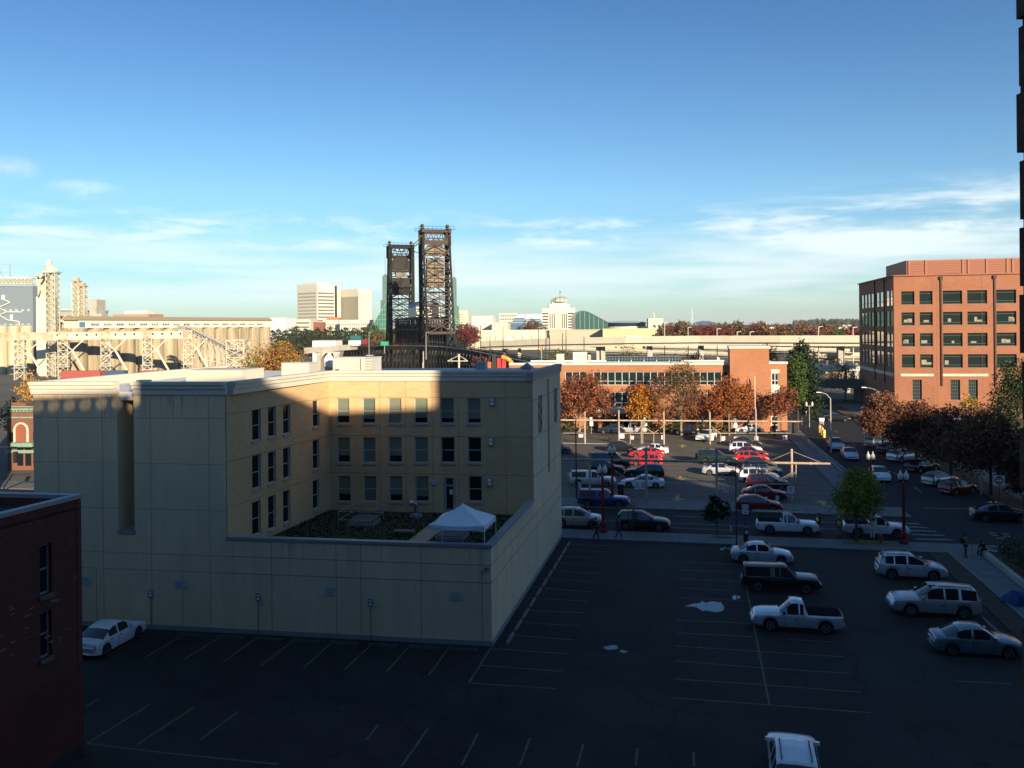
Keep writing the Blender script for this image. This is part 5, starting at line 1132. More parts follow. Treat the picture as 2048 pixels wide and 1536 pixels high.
def lattice(b, p, q, w, n, t, wdir=None, dep=None):
    """box truss from p to q: w wide, dep deep, n bays, bar size t"""
    p, q = V(p), V(q); d = (q-p); u = d.normalized(); x = wdir or (V((1, 0, 0)) if abs(u.z) > .7 else u.cross(V((0, 0, 1))).normalized()); y = u.cross(x).normalized(); dep = dep or w
    cs = [(-w/2, -dep/2), (w/2, -dep/2), (w/2, dep/2), (-w/2, dep/2)]
    K = lambda c, f: p + d*f + x*c[0] + y*c[1]
    for c in cs: b.bar(K(c, 0), K(c, 1), t*1.4)
    for i in range(n):
        f0, f1 = i/n, (i+1)/n
        for a, c in zip(cs, cs[1:] + cs[:1]):
            b.bar(K(a, f1), K(c, f1), t)
            if i % 2: a, c = c, a
            b.bar(K(a, f0), K(c, f1), t*.8); b.bar(K(c, f0), K(a, f1), t*.6)
    return b
m_bone = M('bone_paint', (.52, .48, .37), .6, var=.12, scale=.5); m_rustbone = M('rusty_bone', (.58, .48, .34), .7, var=.3, scale=.5, var2=(.34, .22, .14))
a, b_ = at(-40, 672, 322), at(366, 668, 345); dc = (b_-a); dc.z = 0; dc.normalize(); nc = V((-dc.y, dc.x, 0))
gal = thing('conveyor_gallery', 'long cream conveyor gallery on trestle legs in front of the silos', 'conveyor', V((a.x, a.y, 0)))
z0, z1 = 15.0, 18.0; L_ = (b_-a).to_2d().length
b = MB(); K = lambda s, t, z: V((a.x, a.y, 0)) + dc*s + nc*t + V((0, 0, z)); b.extr([K(0, -1.4, z0), K(L_, -1.4, z0), K(L_, 1.4, z0), K(0, 1.4, z0)], (0, 0, z1-z0)); b.build('gallery', m_bone, gal)
b = MB(); b.extr([K(0, -1.41, z0+.05), K(25, -1.41, z0+.05), K(25, -1.46, z0+.05), K(0, -1.46, z0+.05)], (0, 0, 2.9)); b.build('rusty_cladding', m_rustbone, gal)
for i in range(15):
    s = 26 + i*3.4; b = MB(); b.extr([K(s, -1.41, z0+1.5), K(s+.6, -1.41, z0+1.5), K(s+.6, -1.45, z0+1.5), K(s, -1.45, z0+1.5)], (0, 0, .8)); b.build('window', m_glass, gal)
for i, x in enumerate((40, 127, 212, 295, 376)):
    s, _ = onwall(V((a.x, a.y, 0)), V((b_.x, b_.y, 0)), x, 690); p = K(s, 0, 0)
    b = MB(); lattice(b, p, p + V((0, 0, z0+ (1.3 if i < 4 else 0))), 3.3, 6, .2, dc); tw = b.build('trestle', m_bone, gal)
    b = MB(); b.extr([K(s-1.7, -1.7, z0+.1), K(s+1.7, -1.7, z0+.1), K(s+1.7, 1.7, z0+.1), K(s-1.7, 1.7, z0+.1)], (0, 0, 3.2)); b.build('transfer_box', m_rustbone, gal)
    b = MB(); b.bar(K(s+.5, -1.9, z0-1.5), K(s+3.4, -2.2, z0-4), .35); b.bar(K(s+3.4, -2.2, z0-4), K(s+8.3, -2.2, 1.5), .75); b.bar(K(s+3.4, -2.2, z0-4), K(s+7.3, -2, z0), .4); b.bar(K(s-1, -2, z0-8), K(s+3.4, -2.2, z0-4), .3); b.build('spout', m_bone, tw)
    for z in (4.5, 8.5): b = MB(); b.extr([K(s-2.4, -2.2, z), K(s+2.4, -2.2, z), K(s+2.4, 2.2, z), K(s-2.4, 2.2, z)], (0, 0, .18)); b.build('platform', m_galv, tw)
# inclined conveyor
p, q = at(352, 655, 348), at(478, 708, 352); inc = thing('inclined_conveyor', 'grey lattice conveyor sloping down to the right before the silos', 'conveyor', V((p.x, p.y, 0)))
b = MB(); m1 = at(372, 655, 348); lattice(b, p, m1, 2.2, 3, .18, V((0, 1, 0)), 1.6); lattice(b, m1, q, 2.2, 14, .18, V((0, 1, 0)), 2.0); b.build('truss', M('truss_grey', (.36, .36, .33), .6, .2), inc)
b = MB(); b.bar(m1, q, 1.2, .5); b.build('belt', m_dark, inc)
sup = [(392, 672), (404, 680), (416, 686), (428, 690), (440, 697), (453, 702)]
for i, (x, y) in enumerate(sup):
    e = at(x, y, 350); f = at(x + 14 + i*2, 752, 350); f.z = 0; g_ = at(x - 10, 752, 350); g_.z = 0
    b = MB(); b.bar(e, f, .24); b.bar(e, g_, .22); m_ = e.lerp(f, .55); n_2 = e.lerp(g_, .55); b.bar(m_, n_2, .25); b.bar(e.lerp(f, .3), n_2, .2); b.bar(m_, e.lerp(g_, .3), .2)
    if i: pe = at(sup[i-1][0], sup[i-1][1], 350); pf = at(sup[i-1][0] + 14 + (i-1)*2, 752, 350); b.bar(pe, m_, .2); b.bar(pe.lerp(pf, .5), e, .22)
    b.build('support_leg', m_bone, inc)
o = thing('lattice_box_tower', 'open square steel frame tower at the foot of the inclined conveyor', 'tower', V((at(476, 700, 352).x, 352, 0)))
p = V((at(476, 700, 352).x, 352, 0)); b = MB(); lattice(b, p, p + V((0, 0, at(476, 680, 352).z)), 7.2, 4, .35, V((1, 0, 0))); b.build('frame', m_bone, o); b = MB(); b.bar(p + V((0, 0, 8)), p + V((0, 0, 12.5)), .6); b.build('post', m_bone, o)
m_concp = M('pale_stained_concrete', (.62, .55, .38), .85, var=.3, scale=.5, var2=(.36, .29, .19), stretch=(.9, .9, .06))
# blue clad building, numbered white tower, leg tower
o, A, dx, dy, w, z0, z1 = boxat('blue_clad_building', 'blue grey metal clad building at the far left with outside stairs', 'building', -80, 73, 572, 700, 400, 6, M('blue_cladding', (.19, .235, .27), .6), zb=0)
grid_windows(o, A, dx, dy, w, z0, z1, 11, 2, M('frosted_pane', (.4, .45, .47), .4), .4, .16, (.1, .02, .46, .2))
for i, x in enumerate((-22, 3, 28, 53)):
    p = at(x, 650, 372); k = thing('storage_bin', f'round stained concrete bin below the blue grey building, {ORD[i]} from the left', 'silo', V((p.x, 372, 0)), 'round bins below the blue building'); q = MB(); q.lathe((p.x, 372, 0), [(2.65, 0), (2.65, 20.2)], 22); q.build('shell', m_concp, k)
    q = MB(); q.lathe((p.x, 372, 20.2), [(2.72, .003), (2.72, .5), (1.2, 1.1), (.4, 1.2)], 22); q.build('cap', m_bone, k)
Zf = lambda x, y: at(x, y, 399.0)
b = MB()
for (xa, ya, xb, yb) in ((9, 598, 25, 605), (25, 605, 2, 615), (2, 615, 18, 624), (18, 624, 48, 624), (18, 624, 0, 631), (0, 629, 20, 640), (20, 640, 42, 643), (42, 643, 44, 655)): b.bar(Zf(xa, ya) - dy*1.5, Zf(xb, yb) - dy*1.5, .34)
b.build('stair', m_cream, o)
for x, y in ((9, 595), (35, 620), (26, 634)): b = MB(); p = Zf(x, y) - dy*.6; b.box(p.x-.6, p.x+.6, p.y-.6, p.y, p.z-1.1, p.z+1.1); b.build('stair_door', m_white, o)
b = MB(); lattice(b, Zf(-60, 563) - dy*2, Zf(73, 563) - dy*2, 2.6, 18, .3, V((0, 1, 0)), 2.6); b.build('roof_truss', m_bone, o); b = MB(); b.bar(Zf(-60, 556) - dy*2, Zf(62, 557) - dy*2, 1.5, .9); b.build('roof_duct', m_white, o)
b = MB(); p = Zf(20, 556); q = Zf(20, 530); b.bar(p, q, .25); b.bar(q, Zf(-10, 527), .2); b.bar(Zf(0, 545), Zf(20, 545), .15); b.bar(Zf(-6, 530), Zf(6, 554), .2); b.build('mast', m_galv, o)
o, A, dx, dy, w, z0, z1 = boxat('white_bin', 'plain white silo tower with dark numerals beside the blue building', 'silo', 73.5, 99, 593, 740, 352, 6, M('bin_white', (.7, .66, .5), .6, var=.1, scale=.5), zb=0)
for ch, y in (('3', 602), ('2', 615)): p = at(84.5, y, 352) - dy*.05 + dx*.2; font(ch, o, m_ink, 2.0, p - OFF[o.name], (math.pi/2, 0, -GA*.4), 'numeral', .03)
b = MB(); b.extr([A + dx*.7 + V((0, 0, z1)), A + dx*4.6 + V((0, 0, z1)), A + dx*4.6 + dy*4 + V((0, 0, z1)), A + dx*.7 + dy*4 + V((0, 0, z1))], (0, 0, 9)); b.build('upper_bin', m_bone, o)
b = MB(); p = at(80, 553, 350); b.extr([p + V((-2.3, -1, 0)), p + V((3.4, -1, 0)), p + V((3.4, 4, 0)), p + V((-2.3, 4, 0))], (0, 0, .4))
for k in range(6): b.bar(p + V((-2.2+k, -1, .4)), p + V((-2.2+k, -1, 1.6)), .12)
b.bar(p + V((-2.2, -1, 1.6)), p + V((3.3, -1, 1.6)), .12); b.build('platform', m_bone, o)
b = MB(); b.path([at(76, 560, 349), at(79, 580, 349), at(76, 590, 349)], .35, 6); b.path([at(95, 560, 349), at(97, 580, 349), at(100, 600, 349)], .3, 6); b.build('chute', m_bone, o)
o = thing('leg_tower', 'tall cream lattice elevator leg with a head house at far left', 'tower', V((at(106, 700, 346).x, 346, 0)))
p = V((at(106.5, 700, 346).x, 346, 0)); zt3 = at(106, 546, 346).z; b = MB(); lattice(b, p, p + V((0, 0, zt3)), 3.6, 17, .22, V((1, 0, 0))); b.bar(p, p + V((0, 0, zt3)), .8); b.build('frame', m_bone, o)
b = MB(); b.box(p.x-2.9, p.x+2.7, p.y-2.5, p.y+2.5, zt3, zt3+.5); b.build('platform', m_bone, o)
b = MB(); b.lathe((p.x-.9, p.y, zt3+.5), [(2.0, 0), (1.9, 1.2), (1.3, 2.3), (.9, 2.6)], 10); b.box(p.x-2.0, p.x-.3, p.y-1, p.y+1, zt3+3.1, zt3+5.0); b.bar((p.x-.3, p.y, zt3+2.5), (p.x+2.3, p.y, zt3+.8), .6); b.bar((p.x-2.2, p.y-1, zt3+1), (p.x-4.5, p.y-1, zt3-2), .7); b.build('head_house', M('warm_white', (.72, .65, .5), .6), o)
b = MB()
for k in range(8): b.bar((p.x-2.8+k*.78, p.y-2.4, zt3+.5), (p.x-2.8+k*.78, p.y-2.4, zt3+1.6), .1)
b.bar((p.x-2.8, p.y-2.4, zt3+1.6), (p.x+2.7, p.y-2.4, zt3+1.6), .1); b.bar((p.x-1.2, p.y, zt3+5), (p.x-1.6, p.y, zt3+7.4), .12); b.build('railing', m_bone, o)
o = thing('twin_leg_tower', 'pair of lower grey lattice elevator legs above the silos', 'tower', V((at(158, 650, 375).x, 375, 0)))
for x, yt, wd in ((154, 563, 2.6), (166, 573, 2.4)):
    p = V((at(x, 650, 375).x, 375, 0)); zt4 = at(x, yt, 375).z; b = MB(); lattice(b, p, p + V((0, 0, zt4)), wd, 16, .24, V((1, 0, 0))); b.bar(p, p + V((0, 0, zt4)), .7); t = b.build('frame', m_bone, o)
    b = MB(); b.box(p.x-2.2, p.x+1.8, p.y-1.6, p.y+1.6, zt4, zt4+.3); b.box(p.x-1.1, p.x+.9, p.y-.9, p.y+.9, zt4+.3, zt4+1.6); b.build('head_box', m_rustbone, t)
b = MB(); b.bar(at(170, 588, 374), at(183, 600, 374), .25); b.build('chute', m_bone, o)
o, A, dx, dy, w, z0, z1 = boxat('concrete_stack', 'short concrete stack right of the twin lattice legs', 'stack', 179, 193.5, 599, 660, 420, 8, m_conc, zb=0); b = MB(); b.extr([A + dx*w + V((0, 0, 14)), A + dx*(w+2.6) + V((0, 0, 14)), A + dx*(w+2.6) + dy*5 + V((0, 0, 14)), A + dx*w + dy*5 + V((0, 0, 14))], (0, 0, z1-21)); b.build('annex', m_conc, o)
o, A, dx, dy, w, z0, z1 = boxat('storage_shed', 'grey shed with a painted shadow on its front between the lattice towers', 'shed', 114, 152, 621, 700, 430, 30, M('shed_grey', (.35, .36, .36), .6), zb=0)
b = MB(); b.extr([A - dy*.05 + V((0, 0, z1-9)), A + dx*w - dy*.05 + V((0, 0, z1-7)), A + dx*w - dy*.05 + V((0, 0, z1-2.6)), A - dy*.05 + V((0, 0, z1-2.9))], -dy*.1); b.build('front_shadow', m_black, o)  # black sheet standing in for the shadow on the shed front
b = MB(); b.extr([A + V((-1, -1, z1)), A + dx*(w+1) + V((0, -1, z1)), A + dx*(w+1) + dy*30 + V((0, 0, z1)), A + dy*30 + V((0, 0, z1))], (0, 0, .8)); b.build('roof', M('shed_roof', (.5, .52, .5), .5), o)
b = MB(); b.bar(at(116, 646, 425), at(135, 628, 425), .5); b.bar(at(116, 640, 424), at(152, 648, 424), 1.8, 1.2); b.build('chute', m_bone, o)
p_, q_ = at(114, 664, 360), at(155, 645, 370); o = thing('covered_conveyor', 'short cream covered conveyor beside the silo row', 'conveyor', V((p_.x, p_.y, 0))); b = MB(); b.bar(p_, q_, 3.2, 3.6); b.build('housing', m_bone, o); b = MB(); b.bar(V((q_.x, q_.y, 0)), q_, .8); b.build('leg', m_bone, o)
o, A, dx, dy, w, z0, z1 = boxat('tan_warehouse', 'small tan brick roofhouse behind the silo gallery', 'building', 226, 300, 628, 660, 560, 20, M('tan_brick_far', (.4, .25, .15), .8), zb=0)
grid_windows(o, A, dx, dy, w, z0, z1, 6, 1, m_dark, .35, .1, (.1, .05, .82, .0)); b = MB(); b.extr([A + dx*6.4 + dy*3 + V((0, 0, z1)), A + dx*22 + dy*3 + V((0, 0, z1)), A + dx*22 + dy*12 + V((0, 0, z1)), A + dx*6.4 + dy*12 + V((0, 0, z1))], (0, 0, 2.2)); b.build('upper_storey', m_cream, o)
for x0, x1, D_, l, mt in ((122, 203, 315, 'faded red freight car standing below the conveyor legs', M('faded_red', (.36, .09, .07), .7)), (282, 340, 318, 'dull red freight car half hidden by the beige roof', MATS['faded_red']), (206, 250, 319, 'dark blue tank car between the two red freight cars', M('dull_blue', (.06, .1, .16), .6))):
    o, A, dx, dy, w, z0, z1 = boxat('freight_car', l, 'rail car', x0, x1, 741, 756, D_, 3, mt, group=None, zb=1.); b = MB()
    for k in range(9): b.bar(A + dx*(w*k/8) - dy*.08 + V((0, 0, 1)), A + dx*(w*k/8) - dy*.08 + V((0, 0, z1)), .14)
    b.build('rib', mt, o)
    for k in (.12, .22, .78, .88): b = MB(); c = A + dx*(w*k) + dy*.4 + V((0, 0, .45)); b.lathe(c, [(.45, -.1), (.45, .1)], 10, 'y'); b.build('wheel', m_black, o)
# ---------------------------------------------------------------- the lift bridge
bx_dir = V((-.30, .954, 0)).normalized()                     # away from us along the bridge
bxr = V((bx_dir.y, -bx_dir.x, 0))                            # to the right across it
n0 = at(873, 690, 352); NB = V((n0.x, n0.y, 0)); f0 = at(802, 690, 420); FB = V((f0.x, f0.y, 0)); zdk = 10.6
br = thing('lift_bridge', 'dark steel vertical lift bridge with two lattice towers', 'bridge', V((NB.x, NB.y, 0)))
def tower(base, sgn, ztop, W, cw, col2):
    """sgn +1: raked legs lean towards us"""
    P = lambda x, y, z: base + bxr*x + bx_dir*(y*sgn) + V((0, 0, z))
    t = MB(); w = W/2; zb = 0
    n = 8; zz = [zdk + (ztop-3-zdk)*i/n for i in range(n+1)]
    back, rake = 4.0, lambda z: -1.5 - 9.5*max(0, (ztop-4-z)/(ztop-4-zdk))
    for x in (-w, w):
        t.bar(P(x, back, zb), P(x, back, ztop), 1.5, 1.5)                       # span side leg, built-up box
        t.bar(P(x, back-2.2, zb), P(x, back-2.2, ztop-2), .7)
        for i in range(24): z = zdk + (ztop-zdk)*i/24; t.bar(P(x, back, z), P(x, back-2.2, z + (1.9 if i % 2 else -1.9)*.5), .3)
        t.bar(P(x, rake(zdk), zb), P(x, rake(ztop-4), ztop-2), .85, .85)
        for i in range(n):                                                      # side bracing
            z0, z1 = zz[i], zz[i+1]
            t.bar(P(x, back-2.2, z0), P(x, rake(z1), z1), .4); t.bar(P(x, rake(z0), z0), P(x, back-2.2, z1), .34); t.bar(P(x, back, z1), P(x, rake(z1), z1), .45)
            ym0, ym1 = (back+rake(z0))/2, (back+rake(z1))/2; t.bar(P(x, ym0, z0), P(x, ym1, z1), .25)
    o = t.build('tower', m_steelblk, br)
    for yy in (0, 1):
        t = MB()
        for i in range(n):
            z0, z1 = zz[i], zz[i+1]; y0, y1 = (rake(z0), rake(z1)) if not yy else (back, back)
            if i in (0,) : 
                t.bar(P(-w, y1, z1), P(w, y1, z1), 1.0 if not yy else .5); continue
            if yy and i > 4: continue
            t.bar(P(-w, y0, z0), P(w, y1, z1), .36); t.bar(P(w, y0, z0), P(-w, y1, z1), .36); t.bar(P(-w, y1, z1), P(w, y1, z1), .42); t.bar(P(0, y0, z0), P(0, y1, z1), .25)
            zm, ym = (z0+z1)/2, (y0+y1)/2
            t.bar(P(-w, ym, zm), P(0, y1, z1), .22); t.bar(P(w, ym, zm), P(0, y1, z1), .22); t.bar(P(-w, ym, zm), P(w, ym, zm), .22)
        t.build('rear_bracing' if yy else 'front_bracing', col2, o)
    h = MB()                                                                    # head frame, sheaves, walkway
    h.bar(P(-w-.8, back, ztop), P(w+.8, back, ztop), 1.0, 1.4); h.bar(P(-w-.8, -1.8, ztop), P(w+.8, -1.8, ztop), .8, 1.0)
    for x in (-w, w): h.bar(P(x, -3, ztop), P(x, back+1.5, ztop), 1.2, 1.5); h.bar(P(x, 1, ztop-5.5), P(x, 1, ztop), 2.6, 2.0)
    h.bar(P(-w, -1.5, ztop-4.6), P(w, -1.5, ztop-4.6), .8, 1.6)
    for i in range(5): x = -w + W*i/5; h.bar(P(x, -1.5, ztop-4), P(x + W/10, -1.5, ztop-.4), .3); h.bar(P(x + W/10, -1.5, ztop-.4), P(x + W/5, -1.5, ztop-4), .3)
    hf = h.build('head_frame', col2, o)
    for x in (-w+.2, w-.2):
        c = P(x, 1, ztop+1.2); s = MB(); k = 12
        for a in range(k): s.add([c, c + bx_dir*(1.7*math.cos(a*6.283/k)) + V((0, 0, 1.7*math.sin(a*6.283/k))), c + bx_dir*(1.7*math.cos((a+1)*6.283/k)) + V((0, 0, 1.7*math.sin((a+1)*6.283/k)))], [(0, 1, 2)]); s.bar(c + bxr*.5 + bx_dir*(1.6*math.cos(a*6.283/k)) + V((0, 0, 1.6*math.sin(a*6.283/k))), c - bxr*.5 + bx_dir*(1.6*math.cos(a*6.283/k)) + V((0, 0, 1.6*math.sin(a*6.283/k))), .5)
        s.build('sheave', m_steelbrn, hf)
    s = MB(); zr_ = ztop + 1.7
    for y in (-3.2, back+1.6):
        s.bar(P(-w-2, y, zr_), P(w+2, y, zr_), .12); s.bar(P(-w-2, y, zr_-1), P(w+2, y, zr_-1), .18)
        for i in range(9): x = -w-2 + (W+4)*i/8; s.bar(P(x, y, zr_-1), P(x, y, zr_), .1)
    s.build('walkway_rail', m_steelblk, hf)
    for (za, zb2, x0, x1, top, mt) in cw:
        s = MB()
        if top: s.extr([P(x0, -.2, za), P(x1, -.2, za), P(x1, -.2, zb2-2.2), P(x1-1.6, -.2, zb2), P(x0+1.6, -.2, zb2), P(x0, -.2, zb2-2.2)], bx_dir*(sgn*2.6))
        else: s.extr([P(x0, -.2, za), P(x1, -.2, za), P(x1, -.2, zb2), P(x0, -.2, zb2)], bx_dir*(sgn*2.6))
        s.build('counterweight', mt, o)
    return o
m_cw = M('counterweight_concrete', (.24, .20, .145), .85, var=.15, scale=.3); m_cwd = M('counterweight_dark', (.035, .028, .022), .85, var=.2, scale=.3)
zn, zf = at(870, 463, 352).z, at(802, 495, 420).z
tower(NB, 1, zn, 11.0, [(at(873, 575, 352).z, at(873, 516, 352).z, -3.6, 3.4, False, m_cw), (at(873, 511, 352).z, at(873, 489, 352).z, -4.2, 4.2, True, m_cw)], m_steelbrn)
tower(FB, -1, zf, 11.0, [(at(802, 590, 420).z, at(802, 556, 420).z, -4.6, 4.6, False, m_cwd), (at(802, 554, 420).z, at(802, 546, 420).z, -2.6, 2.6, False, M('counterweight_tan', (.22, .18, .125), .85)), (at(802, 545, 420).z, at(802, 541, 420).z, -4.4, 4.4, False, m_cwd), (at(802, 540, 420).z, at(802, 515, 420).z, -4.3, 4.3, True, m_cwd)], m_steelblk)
t = MB(); Pl = lambda x, y, z: NB + bxr*x + bx_dir*y + V((0, 0, z)); ls = (FB-NB).length
for x in (-5.5, 5.5):
    n = 12
    for z in (zdk+.5, zdk+7, 22.5): t.bar(Pl(x, 4, z), Pl(x, ls-4, z), .8)
    for i in range(n):
        y0, y1 = 4 + (ls-8)*i/n, 4 + (ls-8)*(i+1)/n; t.bar(Pl(x, y0, 0 if i % 3 == 0 else zdk), Pl(x, y0, 22.5), .7); t.bar(Pl(x, y0, zdk), Pl(x, y1, 22.5), .5); t.bar(Pl(x, y0, 22.5), Pl(x, y1, zdk), .35)
for i in range(13): y0 = 4 + (ls-8)*i/12; t.bar(Pl(-5.5, y0, 22.5), Pl(5.5, y0, 22.5), .4); t.bar(Pl(-5.5, y0, 17), Pl(5.5, y0, 17), .4)
span = t.build('lift_span', m_steelblk, br)
t = MB(); t.extr([Pl(-5.2, 16, 22.9), Pl(5.2, 16, 22.9), Pl(5.2, 34, 22.9), Pl(-5.2, 34, 22.9)], (0, 0, 4.4)); hs = t.build('machinery_house', m_cream, span)
t = MB(); rf = [(-5.7, 27.3), (-4.4, 28.9), (-2.2, 29.8), (0, 30.1), (2.2, 29.8), (4.4, 28.9), (5.7, 27.3)]; t.extr([Pl(x, 15.4, z) for x, z in rf], bx_dir*19.2); t.build('roof', M('grey_metal_roof', (.2, .23, .26), .5), hs)
for k in range(3): t = MB(); t.extr([Pl(-5.21, 18+k*4, 24.4), Pl(-5.21, 19.6+k*4, 24.4), Pl(-5.21, 19.6+k*4, 26), Pl(-5.21, 18+k*4, 26)], -bxr*.06); t.build('window', m_galv, hs)
for k in range(4):                                                     # cables between the towers
    x = (-5, -4, 4, 5)[k]; t = MB(); pts = []
    for i in range(11): f = i/10; p = Pl(x, 0, zn-1.2-k*.6).lerp(FB + bxr*x + V((0, 0, zf-1)), f) - V((0, 0, 5*math.sin(math.pi*f)*.7)); pts.append(p)
    t.path(pts, .14, 5); t.build('cable', m_steelblk, br)
# curved approach deck and its trestle
ap = [at(668, 697, 372), at(712, 694, 360), at(770, 692, 348), at(830, 692, 338), at(880, 693.5, 325), at(930, 699, 306), at(985, 710, 282), at(1045, 722, 258), at(1110, 735, 232)]
t = MB(); t2 = MB(); t3 = MB()
ap2 = []
for a, b_ in zip(ap, ap[1:]):
    for k in range(4): ap2.append(a.lerp(b_, k/4))
ap2.append(ap[-1])
for a, b_ in zip(ap2, ap2[1:]):
    w = V((0, 1, 0)) + V((.25, 0, 0)); w.normalize(); w = w*9
    t.add([a, b_, b_ + w, a + w], [(0, 1, 2, 3)])
    t2.add([a, b_, b_ - V((0, 0, 1.5)), a - V((0, 0, 1.5))], [(3, 2, 1, 0)]); t2.add([a - V((0, 0, 1.5)), b_ - V((0, 0, 1.5)), b_ + w - V((0, 0, 1.5)), a + w - V((0, 0, 1.5))], [(3, 2, 1, 0)])
    for q in (V((0, 0, 0)), w): t2.bar(a + q + V((0, 0, 1.)), b_ + q + V((0, 0, 1.)), .18); t2.bar(a + q + V((0, 0, .5)), b_ + q + V((0, 0, .5)), .14); t2.bar(a + q, a + q + V((0, 0, 1.)), .16)
    if a.x < 0 or True:
        for k in range(2):
            c = a.lerp(b_, k/2); 
            for f in (.05, .5, .95): p = c + w*f; t3.bar(V((p.x, p.y, -1)), p - V((0, 0, 1.5)), .42)
            p, q = c + w*.05, c + w*.95; t3.bar(V((p.x, p.y, 1)), q - V((0, 0, 1.6)), .3); nx = a.lerp(b_, (k+1)/2) + w*.05; t3.bar(V((p.x, p.y, 1)), nx - V((0, 0, 1.6)), .26); t3.bar(V((nx.x, nx.y, 1)), p - V((0, 0, 1.6)), .26)
dk = t.build('approach_deck', M('bridge_roadway', (.2, .19, .165), .85, var=.1, scale=.3), br); t2.build('girder', m_steelblk, dk); t3.build('trestle', m_steelblk, br)
t = MB()
for x in (848, 853, 858): p = at(x, 720, 336); t.bar(V((p.x, p.y-2, -1)), V((p.x, p.y-2, 9)), .8)
t.build('pier', m_conc, br)
t = MB()
for i, x in enumerate((-1.2, .3, 2.4, 3.9)):
    for a, b_ in zip(ap2[16:], ap2[17:]): o_ = V((.25, 1, 0))*(4.2 + x); t.bar(a + o_ + V((0, 0, .06)), b_ + o_ + V((0, 0, .06)), .12)
t.build('rail', m_dark, dk)
# concrete viaduct on the left of the bridge
o = thing('concrete_viaduct', 'pale concrete ramp with arched piers left of the lift bridge', 'viaduct', V((at(640, 700, 330).x, 330, 0)))
b = MB(); A, B = at(608, 701, 318), at(700, 694, 345); w = V((.2, 1, 0)).normalized()*8
b.extr([A, B, B + w, A + w], (0, 0, -1.2)); b.extr([A, B, B + w*.04, A + w*.04], (0, 0, 1.0)); b.build('deck', m_conc, o)
for x0, x1 in ((633, 641), (668, 678)):
    p, q = at(x0, 704, 326), at(x1, 704, 328); c = p.lerp(q, .5); z = p.z
    b = MB(); b.extr([V((p.x, p.y, 0)), V((q.x, q.y, 0)), V((q.x, q.y, z-2)), V((q.x + .5, q.y, z)), V((p.x - .5, p.y, z)), V((p.x, p.y, z-2))], (0, 7, 0)); b.build('pier', m_conc, o)
b = MB(); p, q = at(641, 703, 329), at(668, 702, 329); hz_ = p.z; arc = [p.lerp(q, k/8) - V((0, 0, .6 + 2.6*(2*k/8-1)**2)) for k in range(9)]
b.extr([V((p.x, p.y, hz_)), V((q.x, q.y, hz_))] + [V((a.x, p.y, a.z)) for a in arc[::-1]], (0, 6, 0)); b.build('arch_girder', m_conc, o)
# ---------------------------------------------------------------- freeway
def viaduct(name, label, pts, dep, h, mat, piers, par=True):
    P = [at(*p) for p in pts]; o = thing(name, label, 'viaduct', V((P[0].x, P[0].y, 0)))
    b = MB(); d = MB()
    for a, c in zip(P, P[1:]):
        w = V((0, dep, 0)); b.extr([a, c, c + w, a + w], (0, 0, -h*.55)); b.extr([a + V((0, 1, -h*.55)), c + V((0, 1, -h*.55)), c + w - V((0, 1, h*.55)), a + w - V((0, 1, h*.55))], (0, 0, -h*.5))
        for q in (V((0, 0, 0)), V((0, dep-.3, 0))): d.extr([a + q, c + q, c + q + V((0, .3, 0)), a + q + V((0, .3, 0))], (0, 0, .8))
    b.build('deck', mat, o); d.build('barrier', m_vd, o)
    for x, pw in piers:
        for a, c in zip(P, P[1:]):
            xa, xc = CX + a.x/a.y*F, CX + c.x/c.y*F
            if xa <= x <= xc:
                p = a.lerp(c, (x-xa)/(xc-xa)); b = MB(); b.box(p.x-pw/2, p.x+pw/2, p.y+dep*.4, p.y+dep*.4+1.6, -1, p.z-h*.9); b.build('pier', m_conc, o)
    return o
m_vd = M('viaduct_cream', (.66, .6, .46), .8, var=.08, scale=.3)
viaduct('freeway_viaduct', 'long cream freeway viaduct crossing in the middle distance', [(960, 687, 320), (1100, 682, 300), (1250, 679, 285), (1400, 677, 275), (1560, 677, 262), (1760, 677, 250)], 11, 2.2, m_vd, [(1011, 1.2), (1041, 1.2), (1201, 1.5), (1210, 1.5), (1305, 1.7), (1409, 1.6), (1610, 1.6), (1696, 1.9)])
viaduct('freeway_ramp', 'lower cream ramp passing beneath the long viaduct', [(1090, 696, 345), (1200, 700, 335), (1320, 704, 325), (1460, 709, 312)], 7, 1.2, m_conc, [(1180, 1.2), (1262, 1.2), (1350, 1.2)])
viaduct('freeway_ramp', 'rising ramp that meets the long viaduct behind the stair tower', [(1290, 692, 330), (1420, 695, 322), (1560, 699, 315), (1700, 702, 305)], 7, 1.1, m_conc, [(1440, 1.2), (1660, 1.2)])
viaduct('freeway_ramp', 'lowest grey ramp seen right of the dark conifer', [(1600, 710, 265), (1660, 711, 262), (1770, 712, 258)], 7, 1.5, m_conc, [(1640, 1.1), (1720, 1.1)])
viaduct('truss_footbridge', 'low white lattice footbridge right of the green conifer', [(1615, 737, 225), (1720, 738, 222)], 3, .8, m_white, [(1625, .8), (1700, .8)])
o = [o for o in COL.objects if o.name.startswith('truss_footbridge')][0]; a, c = at(1615, 737, 224.6), at(1720, 738, 221.6); b = MB(); n = 16
for i in range(n): p, q = a.lerp(c, i/n), a.lerp(c, (i+1)/n); b.bar(p, p.lerp(q, .5) + V((0, 0, 1.4)), .14); b.bar(p.lerp(q, .5) + V((0, 0, 1.4)), q, .14)
b.bar(a + V((0, 0, 1.4)), c + V((0, 0, 1.4)), .14); b.build('lattice', m_white, o)
o, A, dx, dy, w, z0, z1 = boxat('road_bridge', 'dark flat road bridge over the end of the cross street', 'bridge', 1600, 1730, 763, 776, 196, 14, M('dark_concrete', (.14, .14, .13), .85), rz=GA)
